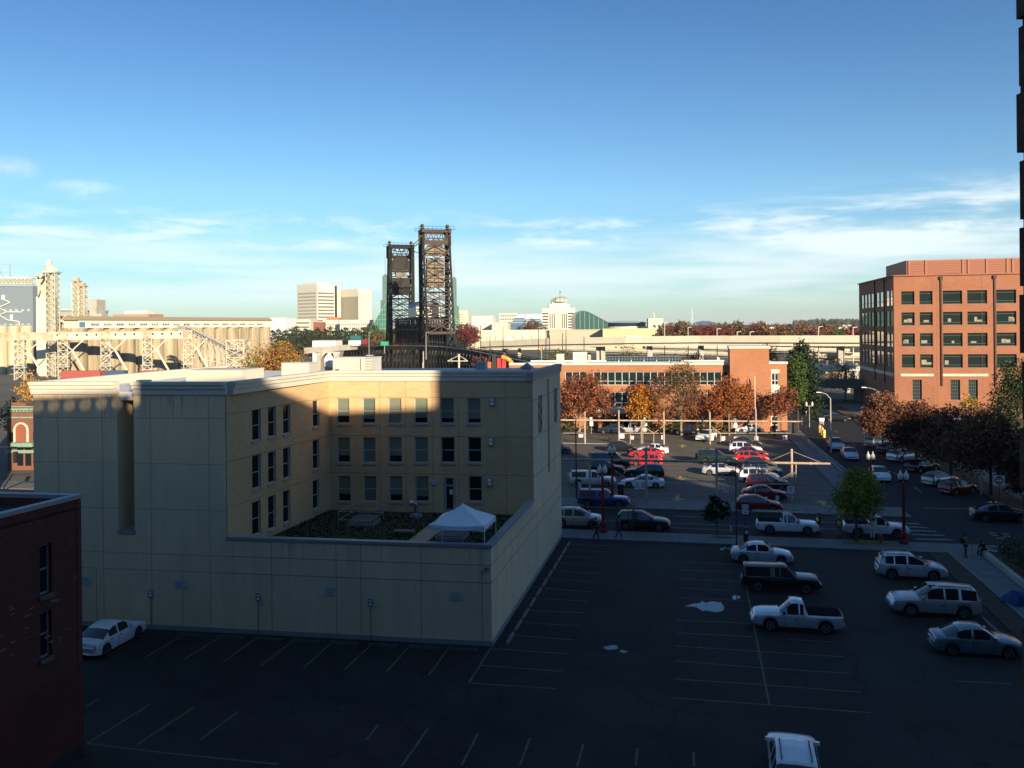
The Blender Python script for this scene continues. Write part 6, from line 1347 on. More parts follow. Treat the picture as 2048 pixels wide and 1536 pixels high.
b = MB(); b.extr([A + V((0, 0, z1)), A + dx*w + V((0, 0, z1)), A + dx*w + dy*.3 + V((0, 0, z1)), A + dy*.3 + V((0, 0, z1))], (0, 0, .7)); b.build('parapet', MATS['dark_concrete'], o)
for s in (0, w-1.2): b = MB(); b.extr([A + dx*s + dy*2, A + dx*(s+1.2) + dy*2, A + dx*(s+1.2) + dy*12, A + dx*s + dy*12], (0, 0, z0)); b.build('abutment', MATS['dark_concrete'], o)
for x, yt, yb, D_, l in ((948, 648, 702, 300, 'first'), (961, 650, 712, 290, 'second'), (1006, 652, 702, 285, 'third'), (1077, 655, 735, 262, 'fourth'), (1092, 655, 730, 260, 'fifth'), (1099, 670, 725, 262, 'sixth'), (1125, 665, 722, 270, 'seventh'), (1132, 660, 722, 272, 'eighth'), (1168, 672, 705, 268, 'ninth'), (1329, 645, 678, 290, 'tenth'), (1376, 655, 677, 285, 'eleventh'), (1434, 658, 677, 280, 'twelfth'), (1474, 664, 677, 275, 'thirteenth'), (1500, 664, 677, 270, 'fourteenth'), (1637, 654, 677, 262, 'fifteenth'), (1706, 655, 677, 255, 'sixteenth'), (980, 672, 722, 270, 'seventeenth'), (894, 658, 702, 318, 'eighteenth'), (852, 665, 700, 330, 'nineteenth'), (738, 665, 694, 352, 'twentieth')):
    p, q = at(x, yb, D_), at(x, yt, D_); o = thing('light_pole', f'thin light pole, {l} along the freeway and bridge ramps', 'light pole', V((p.x, p.y, min(p.z, 6))), 'thin poles along the ramps'); b = MB(); b.tube(V((p.x, p.y, min(p.z, 6))), q, .17, .1, 6); b.build('pole', m_dark if yb > 700 and x < 1170 else m_galv, o)
    b = MB(); b.bar(q, q + V((.9, 0, .12)), .14); b.bar(q + V((.7, 0, .1)), q + V((1.3, 0, .14)), .26, .12); b.build('lamp_head', m_galv, o)
# gantry mast in front of the bridge, playground, trucks
p = at(918, 742, 215); o = thing('cross_mast', 'white mast with sloping guy arms before the bridge trestle', 'mast', V((p.x, p.y, 0))); b = MB(); b.tube((p.x, p.y, 0), (p.x, p.y, at(918, 708, 215).z), .25, n=8); b.build('mast', m_bone, o)
b = MB(); q = at(918, 711, 215); l, r_ = at(895, 722, 215), at(936, 722, 215); b.bar(q, l, .12); b.bar(q, r_, .12); b.bar(l, r_, .2); b.bar(at(902, 716, 215), at(905, 723, 215), .1); b.bar(at(930, 716, 215), at(930, 723, 215), .1); b.build('arm', m_bone, o)
p = at(1000, 745, 205); o = thing('play_structure', 'bright red and yellow play structure behind the beige roof', 'play structure', V((p.x, p.y, 0)))
for x0, x1, yt, yb, mt in ((994, 1002, 716, 735, M('play_red', (.5, .03, .03), .5)), (1004, 1012, 718, 735, MATS['play_red']), (972, 982, 724, 735, M('play_orange', (.5, .12, .03), .5)), (984, 992, 708, 716, m_dark)):
    a, c = at(x0, yb, 205), at(x1, yt, 205); b = MB(); b.extr([V((a.x, a.y, a.z-4)), V((c.x, a.y, a.z-4)), V((c.x, a.y, c.z)), V((a.x, a.y, c.z))], (0, 1.2, 0)); b.build('panel', mt, o)
b = MB(); b.path([at(1003, 714, 205), at(1012, 716, 205), at(1021, 722, 205), at(1024, 730, 205)], .55, 8); b.build('slide', M('play_yellow', (.6, .3, .03), .5), o)
o, A, dx, dy, w, z0, z1 = boxat('white_shed', 'white low building with dark bushes left of the bridge ramp', 'building', 625, 672, 682, 702, 420, 12, m_white, zb=0); b = MB(); b.extr([A - dy*.2 + V((0, 0, z1)), A + dx*w - dy*.2 + V((0, 0, z1)), A + dx*w + dy*12 + V((0, 0, z1)), A + dy*12 + V((0, 0, z1))], (0, 0, .4)); b.build('roof', m_conc, o)
for x0, x1, yt, yb, D_, mt, l in ((697, 722, 681, 692, 372, m_white, 'white box trailer on the left part of the bridge deck'), (724, 735, 678, 692, 371, M('trailer_maroon', (.2, .03, .03), .5), 'dark red freight container beside the white box trailer'), (700, 722, 671, 680.5, 378, M('trailer_teal', (.02, .12, .13), .5), 'teal container above the white box trailer')):
    o, A, dx, dy, w, z0, z1 = boxat('box_trailer', l, 'trailer', x0, x1, yt, yb, D_, 3, mt)
    b = MB()
    for k in (.15, .3, .8): b.lathe(A + dx*(w*k) + dy*.2 + V((0, 0, z0-.35)), [(.45, -.1), (.45, .1)], 8, 'y')
    b.build('wheel', m_black, o)
for x0, x1, yt, D_, l in ((1200, 1232, 672, 296, 'white and blue bus on the freeway viaduct'),):
    o, A, dx, dy, w, z0, z1 = boxat('city_bus', l, 'bus', 1253, 1281, 671.5, 679, 292, 2.6, m_white); b = MB(); b.extr([A - dy*.03 + V((0, 0, z0+.35)), A + dx*w - dy*.03 + V((0, 0, z0+.35)), A + dx*w - dy*.03 + V((0, 0, z0+.85)), A - dy*.03 + V((0, 0, z0+.85))], -dy*.04); b.build('window', m_glass, o)
o, A, dx, dy, w, z0, z1 = boxat('box_truck', 'white box truck on the ramp right of the bridge', 'truck', 1009, 1019, 675, 683, 315, 2.5, m_white); b = MB(); b.extr([A + dx*w + V((0, 0, z0)), A + dx*(w+1.5) + V((0, 0, z0)), A + dx*(w+1.5) + V((0, 0, z0+.9)), A + dx*w + V((0, 0, z0+1.3))], dy*2.2); b.build('cab', m_white, o)
o = thing('road_sign', 'green highway sign left of the bridge towers', 'sign', V((at(769, 689, 345).x, 345, 8))); p = at(769, 688, 345); b = MB(); b.box(p.x-1.6, p.x+1.6, p.y, p.y+.1, p.z-.6, p.z+1.); b.build('board', M('sign_green', (.02, .3, .16), .5), o); b = MB(); b.bar((p.x, p.y+.2, 8), (p.x, p.y+.2, p.z), .2); b.build('post', m_galv, o)
o = thing('road_sign', 'small orange work sign on a post beside the freeway poles', 'sign', V((at(1083, 700, 262).x, 262, 0))); p = at(1083, 697, 262); b = MB(); b.box(p.x-.4, p.x+.4, p.y, p.y+.1, p.z-.6, p.z+.6); b.build('board', M('sign_orange', (.6, .25, .03), .5), o); b = MB(); b.bar((p.x, p.y+.2, 0), (p.x, p.y+.2, p.z), .15); b.build('post', m_galv, o)
# ---------------------------------------------------------------- the far bank skyline
def corner_tower(name, label, xl, xc, xr, yt, D, mat, zb=0):
    c = at(xc, yt, D); l = at(xl, yt, D + (xc-xl)/F*D); r_ = at(xr, yt, D + (xr-xc)/F*D); z1 = c.z
    o = thing(name, label, 'building', V((c.x, c.y, zb))); k = V((l.x + r_.x - c.x, l.y + r_.y - c.y, 0)); pts = [V((p.x, p.y, zb)) for p in (c, r_, k, l)]
    b = MB(); b.extr(pts, (0, 0, z1-zb)); b.build('wall', mat, o)
    f = lambda p, q: (V((p.x, p.y, 0)), (V((q.x, q.y, 0))-V((p.x, p.y, 0))).normalized(), (V((q.x, q.y, 0))-V((p.x, p.y, 0))).length)
    out = []
    for p, q in ((l, c), (c, r_)): A, d, w = f(p, q); out.append((A, d, V((-d.y, d.x, 0)), w, zb, z1))
    return o, out[0], out[1], pts
m_off = M('office_white', (.68, .64, .52), .75); m_off2 = M('office_cream', (.66, .6, .44), .75)
m_win = M('far_window', (.05, .05, .05), .3); m_wing = M('far_grey_window', (.16, .15, .13), .4)
o, l, r_, pts = corner_tower('office_tower', 'white office tower with a grid of square windows, left of two', 593.5, 634, 669, 568, 1400, m_off)
grid_windows(o, *l, 9, 11, m_win, .42, .52, (.05, .06, .2, .13)); grid_windows(o, *r_, 1, 11, m_wing, 1, .5, (.04, .04, .2, .13), 'window_band')
b = MB(); c = (pts[0]+pts[2])/2; b.extr([c.lerp(p, .72) + V((0, 0, l[5])) for p in pts], (0, 0, 3.2)); b.build('roof_house', m_off, o)
b = MB(); b.extr([pts[1] + V((2, 10, 0)), pts[1] + V((7, 16, 0)), pts[1] + V((1, 30, 0)), pts[1] + V((-5, 24, 0))], (0, 0, l[5]-1)); b.build('stair_core', m_off2, o)
o, l, r_, pts = corner_tower('office_tower', 'cream office tower with vertical fins and a blank side, right of two', 679, 717, 743, 581, 1420, m_off2)
grid_windows(o, *l, 17, 1, m_wing, .55, 1, (.02, .02, .2, .12), 'window_strip')
b = MB(); c = (pts[0]+pts[2])/2; b.extr([c.lerp(p, .8) + V((0, 0, l[5])) for p in pts], (0, 0, 3)); b.build('roof_house', m_off2, o)
def far(name, label, x0, x1, yt, yb, D, dep, mat, win=None, roofc=None, zb=-2, cat='building'):
    o, A, dx, dy, w, z0, z1 = boxat(name, label, cat, x0, x1, yt, yb, D, dep, mat, zb=zb)
    if win: nc, nr, wm, fx, fz, mg = win; grid_windows(o, A, dx, dy, w, z0, z1, nc, nr, wm, fx, fz, mg)
    b = MB(); b.extr([A + dx*k[0]*w + dy*k[1]*dep + V((0, 0, z1)) for k in ((-.01, -.01), (1.01, -.01), (1.01, 1), (-.01, 1))], (0, 0, .6)); b.build('parapet' if roofc is None else 'roof', roofc or mat, o)
    return o, A, dx, dy, w, z0, z1
far('white_block', 'small bright white block right of the silo row', 540, 572, 637, 668, 800, 30, m_white, (5, 2, m_win, .2, .2, (.3, .05, .62, .05)))
far('low_office', 'low pale office with ribbon windows left of the white tower', 572, 622, 640, 668, 1000, 30, m_off2, (1, 3, m_wing, .96, .4, (.02, .02, .5, .03)))
far('brick_annex', 'small dark red brick block before the office towers', 627, 646, 645, 668, 950, 20, M('far_brick', (.25, .09, .06), .8), (3, 1, m_win, .4, .2, (.1, .1, .7, .1)))
far('motel_block', 'pale low block with small windows below the office towers, left half', 646, 676, 641, 668, 960, 25, m_off, (9, 3, m_wing, .5, .5, (.03, .03, .5, .08)))
far('motel_block', 'pale low block with small windows below the office towers, right half', 680, 740, 640.5, 668, 940, 25, m_off, (13, 3, m_wing, .5, .5, (.03, .03, .5, .08)))
o, A, dx, dy, w, z0, z1 = far('orange_roof_house', 'low building with a bright orange hipped roof before the towers', 651, 680, 642, 660, 970, 15, m_off2, (6, 1, m_wing, .5, .15, (.1, .1, .8, .05)))
b = MB(); b.extr([A + V((0, 0, z1+.6)), A + dx*w + V((0, 0, z1+.6)), A + dx*(w-2.5) + V((0, 0, z1+4.2)), A + dx*2.5 + V((0, 0, z1+4.2))], dy*12); b.build('hipped_roof', M('orange_tile', (.5, .17, .07), .8), o)
# glass spires
m_gg = BRICK('green_spire_glass', (.10, .18, .155), (.12, .21, .18), (.32, .43, .37), ang=0, w=1.9, h=1.9, rough=.3); m_ggm = M('green_mullion', (.2, .42, .33), .5)
def spire(label, xs, yt, ysp, side, D):
    x0, x1, xm = xs; o = thing('glass_spire', label, 'tower', V((at((x0+x1)/2, 660, D).x, D, 0))); a, c = at(x0, yt, D), at(x1, yt, D); w = c.x-a.x
    z1 = a.z; ap_ = V(((a.x+c.x)/2 + w*.2*side*0, D + w/2, at(x0, yt-6, D).z))
    b = MB(); b.box(a.x, c.x, D, D+w, -2, z1); b.add([V((a.x, D, z1)), V((c.x, D, z1)), V((c.x, D+w, z1)), V((a.x, D+w, z1)), ap_], [(0, 1, 4), (1, 2, 4), (2, 3, 4), (3, 0, 4)]); b.build('shaft', m_gg, o)
    b = MB(); b.bar(ap_ - V((0, 0, 1)), V((ap_.x, ap_.y, at(x0, ysp, D).z)), .5); b.build('needle', M('grey_needle', (.2, .24, .24), .5), o)
    zz = at(x0, 600 if side < 0 else 612, D).z; xa = at(xm, 660, D).x
    b = MB(); e = 2.2
    if side < 0: b.box(a.x-e, a.x+.01, D+.5, D+w-.5, -2, zz)
    else: b.box(c.x-.01, c.x+e, D+.5, D+w-.5, -2, zz)
    b.build('shoulder', m_gg, o)
    zt_ = at(x0, 601 if side < 0 else 625, D).z; zb_ = at(xm, 658, D).z; xe = c.x if side < 0 else a.x
    b = MB(); n = 7
    for i in range(n+1):
        f = i/n; x = xa + (xe-xa)*f; z = zb_ + (zt_-zb_)*f; b.bar((x, D-3, -2), (x, D-3, z), .35)
        if i < n: x2 = xa + (xe-xa)*(i+1)/n; z2 = zb_ + (zt_-zb_)*(i+1)/n; b.bar((x, D-3, z), (x2, D-3, z2), .5); b.bar((x, D-3, z), (x, D+8, z), .3)
    for k in range(1, 6):
        z = zb_ + (zt_-zb_)*k/6; f = k/6; b.bar((xa + (xe-xa)*f, D-3, z), (xe, D-3, z), .3)
    b.bar((xa, D-3, zb_), (xe, D-3, zb_), .5); b.build('skirt_frame', m_ggm, o)
    b = MB(); b.extr([V((xa, D-2.7, 10)), V((xe, D-2.7, 10)), V((xe, D-2.7, zt_-.4)), V((xa, D-2.7, zb_-.4))] if side < 0 else [V((xe, D-2.7, 10)), V((xa, D-2.7, 10)), V((xa, D-2.7, zb_-.4)), V((xe, D-2.7, zt_-.4))], (0, 9, 0)); b.build('skirt_glass', M('spire_skirt_glass', (.05, .15, .12), .25, spec=.8), o)
spire('green glass spire with a needle, left of the bridge towers', (764.5, 775, 741), 553, 513, -1, 900)
spire('green glass spire with a needle, right of the bridge towers', (903.5, 912.5, 926), 558, 520, 1, 880)
far('motel_slab', 'cream slab block with dark balconies right of the bridge', 917, 936, 622, 668, 1050, 20, m_off2, (2, 6, m_win, .4, .55, (.02, .5, .45, .06)))
far('white_hall', 'windowless bright hall right of the bridge', 944, 986, 633, 668, 800, 30, m_off, (1, 1, m_wing, .3, .1, (.4, .1, .7, .1)))
far('cream_hall', 'lower cream hall in front of the windowless bright hall', 984, 1016, 646, 668, 780, 30, m_off2, (2, 1, m_win, .15, .2, (.02, .3, .5, .1)))
far('hotel_block', 'white hotel with rows of short windows behind the blue terraces', 999, 1034, 627, 668, 1150, 25, m_off, (7, 5, m_win, .65, .4, (.03, .03, .4, .02)))
far('white_slab', 'long white slab with a lattice mast left of the domed tower', 1033, 1086, 629, 668, 1100, 20, m_white, (1, 1, m_win, .03, .04, (.4, .5, .9, .02)))
o, A, dx, dy, w, z0, z1 = far('terraced_office', 'stepped blue glass office terraces left of the domed tower', 1020, 1086, 650, 668, 900, 30, M('terrace_blue', (.09, .15, .22), .35))
for k, (x0, x1, yt) in enumerate(((1022, 1052, 645), (1025, 1052, 640), (1028, 1050, 635), (1052, 1085, 646), (1055, 1085, 641), (1057, 1083, 637))):
    a, c = at(x0, yt+6, 900), at(x1, yt, 900); b = MB(); t_ = (k % 3)*3
    b.extr([V((a.x, a.y+t_, a.z-5)), V((c.x, a.y+t_, a.z-5)), V((c.x, a.y+t_, c.z)), V((a.x, a.y+t_, c.z))], (0, 14, 0)); b.build('terrace', MATS['terrace_blue'], o)
    b = MB(); b.bar(V((a.x, a.y+t_-.2, c.z)), V((c.x, a.y+t_-.2, c.z)), .7); b.build('ledge', M('terrace_pale', (.35, .42, .48), .5), o)
b = MB(); ce = at(1069, 645, 893); pr = None
for i in range(9):
    t_ = math.pi*i/8; q = ce + V((-math.cos(t_)*8.2, 0, math.sin(t_)*6.2));
    if pr: b.bar(pr, q, .6)
    pr = q
b.build('arch_rib', m_off, o)
# domed tower
o, A, dx, dy, w, z0, z1 = far('domed_tower', 'cream tower block with a glass lantern dome and a figure mast', 1085, 1150, 617, 668, 1000, 38, m_off)
grid_windows(o, A, dx, dy, w*.18, z0, z1, 1, 6, m_win, .98, .5, (.0, .0, .42, .1), 'window_band'); grid_windows(o, A + dx*(w*.78), dx, dy, w*.22, z0, z1, 1, 6, m_win, .98, .5, (.0, .0, .42, .1), 'window_band')
grid_windows(o, A + dx*(w*.2), dx, dy, w*.2, z0, z1, 3, 1, m_win, .45, 1, (.02, .02, .45, .14), 'window_strip'); grid_windows(o, A + dx*(w*.57), dx, dy, w*.2, z0, z1, 3, 1, m_win, .45, 1, (.02, .02, .45, .14), 'window_strip'); grid_windows(o, A + dx*(w*.4), dx, dy, w*.17, z0, z1, 3, 7, m_win, .35, .4, (.02, .02, .4, .1))
for f0, f1, yt, yb, d0 in ((.2, .84, 608, 617.5, 6), (.3, .76, 604, 608.2, 10)):
    a, c = at(1085 + 65*f0, yb, 1000), at(1085 + 65*f1, yt, 1000); b = MB(); b.extr([V((a.x, a.y+d0, a.z-1)), V((c.x, a.y+d0, a.z-1)), V((c.x, a.y+d0, c.z)), V((a.x, a.y+d0, c.z))], (0, 22, 0)); up_ = b.build('upper_block', m_off, o)
b = MB(); ce = at(1120, 604, 1016); rx = 11.5; hz = at(1120, 598, 1016).z - ce.z
for i in range(12):
    a_ = i*math.pi/6; pr = None
    for k in range(5): f = k/4; rr_ = rx*math.cos(f*math.pi/2*.86); q = ce + V((math.cos(a_)*rr_, math.sin(a_)*rr_, math.sin(f*math.pi/2)*6.3)); (b.bar(pr, q, .4) if pr else None); pr = q
b.build('dome_rib', M('dome_metal', (.4, .36, .3), .5), o)
b = MB(); b.lathe(ce, [(rx*.97, 0), (rx*.82, 3), (rx*.5, 5.3), (rx*.12, 6.2)], 16); b.build('dome', M('dome_glass', (.5, .5, .44), .3), o)
b = MB(); t_ = ce + V((0, 0, 6)); b.bar(t_, t_ + V((0, 0, 4)), .3); b.bar(t_ + V((0, 0, 4)), t_ + V((.5, 0, 7.2)), .9, .6); b.bar(t_ + V((.3, 0, 6.4)), t_ + V((-.6, 0, 7.6)), .6, .4); b.build('mast_figure', m_dark, o)
b = MB()
for k in range(9):
    if k == 5: continue
    a = at(1105 + k*1.9 + (k > 5)*1, 613, 1005.6); b.bar(a - V((.35, 0, 0)), a + V((.35, 0, 0)), .2, .9)
b.build('sign_lettering', MATS['dome_metal'], o)
# arena
o = thing('arena', 'green glass arena with a curved falling roofline', 'arena', V((at(1150, 660, 850).x, 850, 0)))
pr = [(1151, 632), (1154, 626), (1160, 622.5), (1168, 622), (1176, 624), (1190, 631), (1205, 639), (1216, 645)]
top = [at(x, y, 850) for x, y in pr]; b = MB(); b.extr([V((top[0].x, 850, -2))] + [V((p.x, 850, p.z)) for p in top] + [V((top[-1].x, 850, -2))], (0, 60, 0)); b.build('glass_hall', M('arena_glass', (.02, .075, .065), .25, spec=.8), o)
b = MB()
for p, q in zip(top, top[1:]): b.bar(p - V((0, .3, 0)), q - V((0, .3, 0)), .8)
b.build('roof_edge', M('arena_edge', (.06, .14, .13), .5), o)
for f in range(1, 7):
    x = 1151 + f*9.2; z = lerp_tab([(p[0], q.z) for p, q in zip(pr, top)], x); a = at(x, 650, 849.6); b = MB(); b.bar((a.x, a.y, 10), (a.x, a.y, z-.5), .4); b.build('mullion', m_ggm, o)
a, c = at(1212, 650, 845), at(1300, 650, 845); cx, rr_ = (a.x+c.x)/2, (c.x-a.x)/2
b = MB(); b.lathe((cx, 845+rr_, 0), [(rr_, -2), (rr_, at(0, 663, 845).z-4.5), (rr_*1.0, at(1250, 653, 845).z)], 40); b.build('drum', M('arena_pale', (.5, .6, .5), .35), o)
b = MB(); z_ = at(1250, 653, 845).z; z2 = at(1250, 645.5, 845).z; b.lathe((cx, 845+rr_, 0), [(rr_*.94, z_), (rr_*.96, z2)], 40); b.build('glass_band', m_officeglass, o)
b = MB(); b.lathe((cx, 845+rr_, 0), [(rr_*1.0, z2), (rr_*.9, z2+.9), (rr_*.4, z2+1.8), (.3, z2+2)], 40); b.build('roof', M('arena_roof', (.35, .45, .42), .3), o)
o, A, dx, dy, w, z0, z1 = far('arena_entrance', 'cream cube with dark windows at the right end of the arena', 1297, 1326, 637.5, 668, 830, 20, m_off2)
grid_windows(o, A, dx, dy, w, z0, z1, 2, 2, m_win, .5, .7, (.25, .12, .55, .2)); p = at(1309, 637, 830); b = MB(); b.bar(p, p + V((0, 3, 6)), .35); b.build('mast', m_white, o)
far('long_podium', 'very long low cream wall below the domed tower and halls', 910, 1100, 660.5, 690, 700, 30, m_off2, (9, 1, m_wing, .06, .5, (.1, .05, .3, .1)))
far('tan_podium', 'tan low wall below the arena', 1099, 1206, 660, 690, 690, 30, M('podium_tan', (.5, .42, .3), .8), (2, 1, m_win, .06, .35, (.5, .1, .4, .2)))
far('yellow_podium', 'sunny yellow low building below the arena drum', 1206, 1312, 658, 690, 670, 30, M('podium_yellow', (.66, .52, .28), .8), (6, 1, m_win, .45, .45, (.68, .02, .1, .4)))
rr = random.Random(21)
for i, (x0, x1, yt, mt, l) in enumerate(((1520, 1560, 668, M('maroon_roof', (.2, .06, .05), .8), 'maroon roofed shed among the autumn trees'), (1566, 1596, 663, m_off, 'white house low among the far trees'), (1540, 1552, 655, m_off2, 'cream house high among the far trees'), (1672, 1706, 655, m_off2, 'cream house on the hillside near the brick block'), (1686, 1704, 651, m_off, 'small white house highest on the hillside'), (1502, 1512, 659, m_off, 'tiny white house by the orange far trees'))):
    o, A, dx, dy, w, z0, z1 = far('far_house', l, x0, x1, yt, yt+8, 620 + 40*i, 12, m_off, (4, 1, m_win, .4, .1, (.1, .1, .85, .05)), mt)
p = at(1384, 650, 3500); o = thing('radio_mast', 'faint tall radio mast beyond the autumn trees', 'mast', V((p.x, 3500, 0))); b = MB(); q = at(1384, 617, 3500); b.bar((p.x, 3500, 0), (q.x, 3500, q.z), 2.0); b.bar((p.x-30, 3500, 0), (q.x, 3500, q.z*.6), .5); b.bar((p.x+30, 3500, 0), (q.x, 3500, q.z*.6), .5); b.build('mast', m_galv, o)
# ---------------------------------------------------------------- trees
def leafmat(n, c): return M('leaf_' + n, c, .8, spec=.2)
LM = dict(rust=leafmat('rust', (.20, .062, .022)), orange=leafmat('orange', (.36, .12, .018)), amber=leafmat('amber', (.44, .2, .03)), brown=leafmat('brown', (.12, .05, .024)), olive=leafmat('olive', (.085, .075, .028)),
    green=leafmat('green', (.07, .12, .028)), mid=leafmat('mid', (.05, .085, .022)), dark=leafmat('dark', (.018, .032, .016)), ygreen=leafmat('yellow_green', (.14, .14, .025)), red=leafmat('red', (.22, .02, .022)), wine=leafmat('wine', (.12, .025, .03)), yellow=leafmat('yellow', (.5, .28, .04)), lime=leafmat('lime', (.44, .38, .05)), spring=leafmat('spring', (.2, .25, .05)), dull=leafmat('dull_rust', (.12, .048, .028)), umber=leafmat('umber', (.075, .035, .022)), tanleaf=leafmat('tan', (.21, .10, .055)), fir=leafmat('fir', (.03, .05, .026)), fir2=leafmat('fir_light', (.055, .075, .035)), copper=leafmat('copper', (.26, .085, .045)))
m_bark = M('bark', (.07, .052, .04), .9, var=.3, scale=4.); m_pbark = M('pale_bark', (.22, .19, .14), .9, var=.3, scale=4.)
def crown_mesh(b, rg, crowns, n, size, clump=14, spread=.13, shell=.55, droop=0.):
    tot = sum(c[3]*c[4]*c[5] for c in crowns); cs = []
    for c in crowns:
        k = max(1, int(n*(c[3]*c[4]*c[5])/tot/clump))
        for _ in range(k):
            while 1:
                d = V((rg.uniform(-1, 1), rg.uniform(-1, 1), rg.uniform(-1, 1)))
                if .05 < d.length < 1: break
            d = d.normalized()*(rg.random()**(1-shell))
            p = V((c[0] + d.x*c[3], c[1] + d.y*c[4], c[2] + d.z*c[5])); cs.append(p)
            r = (c[3]+c[4]+c[5])/3*spread*rg.uniform(.6, 1.5); nm = len(b_mats); mi = c[6] if len(c) > 6 and rg.random() < .75 else rg.randrange(nm)
            for _ in range(clump):
                q = p + V((rg.gauss(0, r), rg.gauss(0, r), rg.gauss(0, r*.8))); s = size*rg.uniform(.55, 1.25)
                u = V((rg.gauss(0, 1), rg.gauss(0, 1), rg.gauss(0, 1))).normalized(); w = u.orthogonal().normalized(); w.rotate(Matrix.Rotation(rg.uniform(0, 6.28), 3, u))
                b.k = mi if rg.random() < .8 else rg.randrange(nm)
                b.add([q - u*s, q + w*s*.55, q + u*s, q - w*s*.55], [(0, 1, 2, 3)])
    return cs
b_mats = []
def tree(name, label, base, crowns, n, size, mats, r=.18, group=None, seed=1, bark=None, limbs=16, twigs=0, fork=.35, cat='tree', clump=14, spread=.13, shell=.55):
    """crowns: (dx, dy, z, rx, ry, rz) about the trunk foot"""
    global b_mats
    rg = random.Random(seed); o = thing(name, label, cat, base, group, rot=0.); b_mats = mats; bark = bark or m_bark
    b = MB(); cs = crown_mesh(b, rg, crowns, n, size, clump, spread, shell); 
    top = max(c[2]+c[5] for c in crowns); ctr = V((sum(c[0] for c in crowns)/len(crowns), sum(c[1] for c in crowns)/len(crowns), 0))
    zf = min(c[2]-c[5] for c in crowns); zf = max(zf, .1); t = MB(); pts = [V((0, 0, -.05)), V((rg.uniform(-.1, .1)*r*4, 0, zf*.6)), V((0, 0, zf + (top-zf)*.25)), ctr*.6 + V((0, 0, zf + (top-zf)*.62)), ctr + V((0, 0, top*.95))]
    rs = [r*1.15, r*.9, r*.7, r*.35, r*.08]
    for i in range(4): t.tube(pts[i], pts[i+1], rs[i], rs[i+1], 7)
    tr = t.build('trunk', bark, o); l = MB()
    for q in rg.sample(cs, min(limbs, len(cs))):
        z = zf*.9 + (min(q.z, top*.8) - zf*.9)*fork; z = max(zf*.5, z); a = V((ctr.x*.4*z/top, ctr.y*.4*z/top, z)); m = a.lerp(q, .55) + V((0, 0, (q-a).length*.08)); k = r*.38*rg.uniform(.6, 1.1)
        l.tube(a, m, k, k*.6, 5); l.tube(m, q, k*.6, k*.15, 5)
        for _ in range(twigs):
            e = m.lerp(q, rg.random()); g = e + V((rg.gauss(0, 1), rg.gauss(0, 1), abs(rg.gauss(.6, .7)))).normalized()*rg.uniform(.5, 1.6)*(top/10); l.tube(e, g, k*.22, k*.06, 4)
    if l.v: l.build('limb', bark, tr)
    b.build('crown', mats, o); return o
def px_tree(name, label, bx_, by, cr, n, size, mats, **k):
    """crown given as photo rectangles (x0, y0, x1, y1[, main colour]) at the depth of the trunk foot"""
    c = gp(bx_, by); out = []
    for q in cr:
        a, e = at(q[0], q[1], c.y), at(q[2], q[3], c.y); rx, rz = (e.x-a.x)/2, (a.z-e.z)/2
        out.append(((a.x+e.x)/2-c.x, k.get('dy', 0), (a.z+e.z)/2, rx, min(rx, max(rz, rx*.7)), rz) + tuple(q[4:5]))
    k.pop('dy', None)
    return tree(name, label, c, out, n, size, mats, **k)
AT = 'autumn street trees before the low brick building'
px_tree('autumn_tree', 'rusty red autumn tree, leftmost before the low brick building', 1160, 872, [(1110, 752, 1180, 835), (1150, 745, 1215, 830), (1185, 775, 1228, 835)], 7600, .2, [LM['rust'], LM['copper'], LM['brown']], seed=2, group=AT, bark=m_pbark, limbs=24, twigs=3)
px_tree('autumn_tree', 'bright orange autumn tree right of the brick entrance', 1282, 871, [(1250, 790, 1312, 838, 1), (1258, 768, 1300, 815, 0)], 5200, .19, [LM['orange'], LM['amber'], LM['rust']], seed=3, group=AT, limbs=14)
px_tree('autumn_tree', 'tall half bare autumn tree with grey branches in the middle of the row', 1363, 872, [(1300, 745, 1345, 825), (1325, 722, 1400, 800, 1), (1335, 780, 1410, 842, 0), (1300, 800, 1350, 845, 0)], 6500, .17, [LM['rust'], LM['olive'], LM['copper']], seed=4, group=AT, bark=m_pbark, limbs=44, twigs=6, r=.24)
px_tree('autumn_tree', 'wide orange brown tree left of the white flagpole', 1458, 871, [(1405, 780, 1465, 838), (1440, 760, 1510, 835), (1425, 750, 1475, 800, 2)], 7200, .19, [LM['copper'], LM['orange'], LM['rust']], seed=5, group=AT, bark=m_pbark, limbs=24, twigs=3)
px_tree('autumn_tree', 'thin rusty tree in front of the white framed corner window', 1549, 872, [(1520, 782, 1570, 832), (1550, 770, 1595, 832)], 3600, .18, [LM['rust'], LM['brown'], LM['copper']], seed=6, group=AT, limbs=26, twigs=4)
px_tree('dark_conifer', 'broad dark evergreen beside the end of the low brick building', 1603, 850, [(1566, 705, 1640, 800), (1576, 680, 1626, 738), (1590, 760, 1646, 840)], 9500, .24, [LM['dark'], LM['fir']], seed=7, limbs=6)
px_tree('green_tree', 'sunlit green columnar tree in front of the dark evergreen', 1596, 858, [(1578, 712, 1612, 770), (1578, 750, 1614, 815), (1588, 698, 1606, 730)], 4200, .19, [LM['green'], LM['mid']], seed=8, limbs=6)
px_tree('street_tree', 'rounded yellow green street tree by the white pickup', 1712, 1087, [(1663, 964, 1765, 1040), (1676, 945, 1762, 1020), (1690, 932, 1752, 985)], 15000, .095, [LM['spring'], LM['lime'], LM['ygreen']], seed=9, r=.11, limbs=20)
px_tree('street_tree', 'small dark street tree in front of the PAY HERE sign', 1434, 1073, [(1405, 1010, 1440, 1044), (1416, 990, 1446, 1025), (1436, 1003, 1462, 1040)], 2600, .1, [LM['dark'], LM['fir']], seed=10, r=.06, limbs=8)
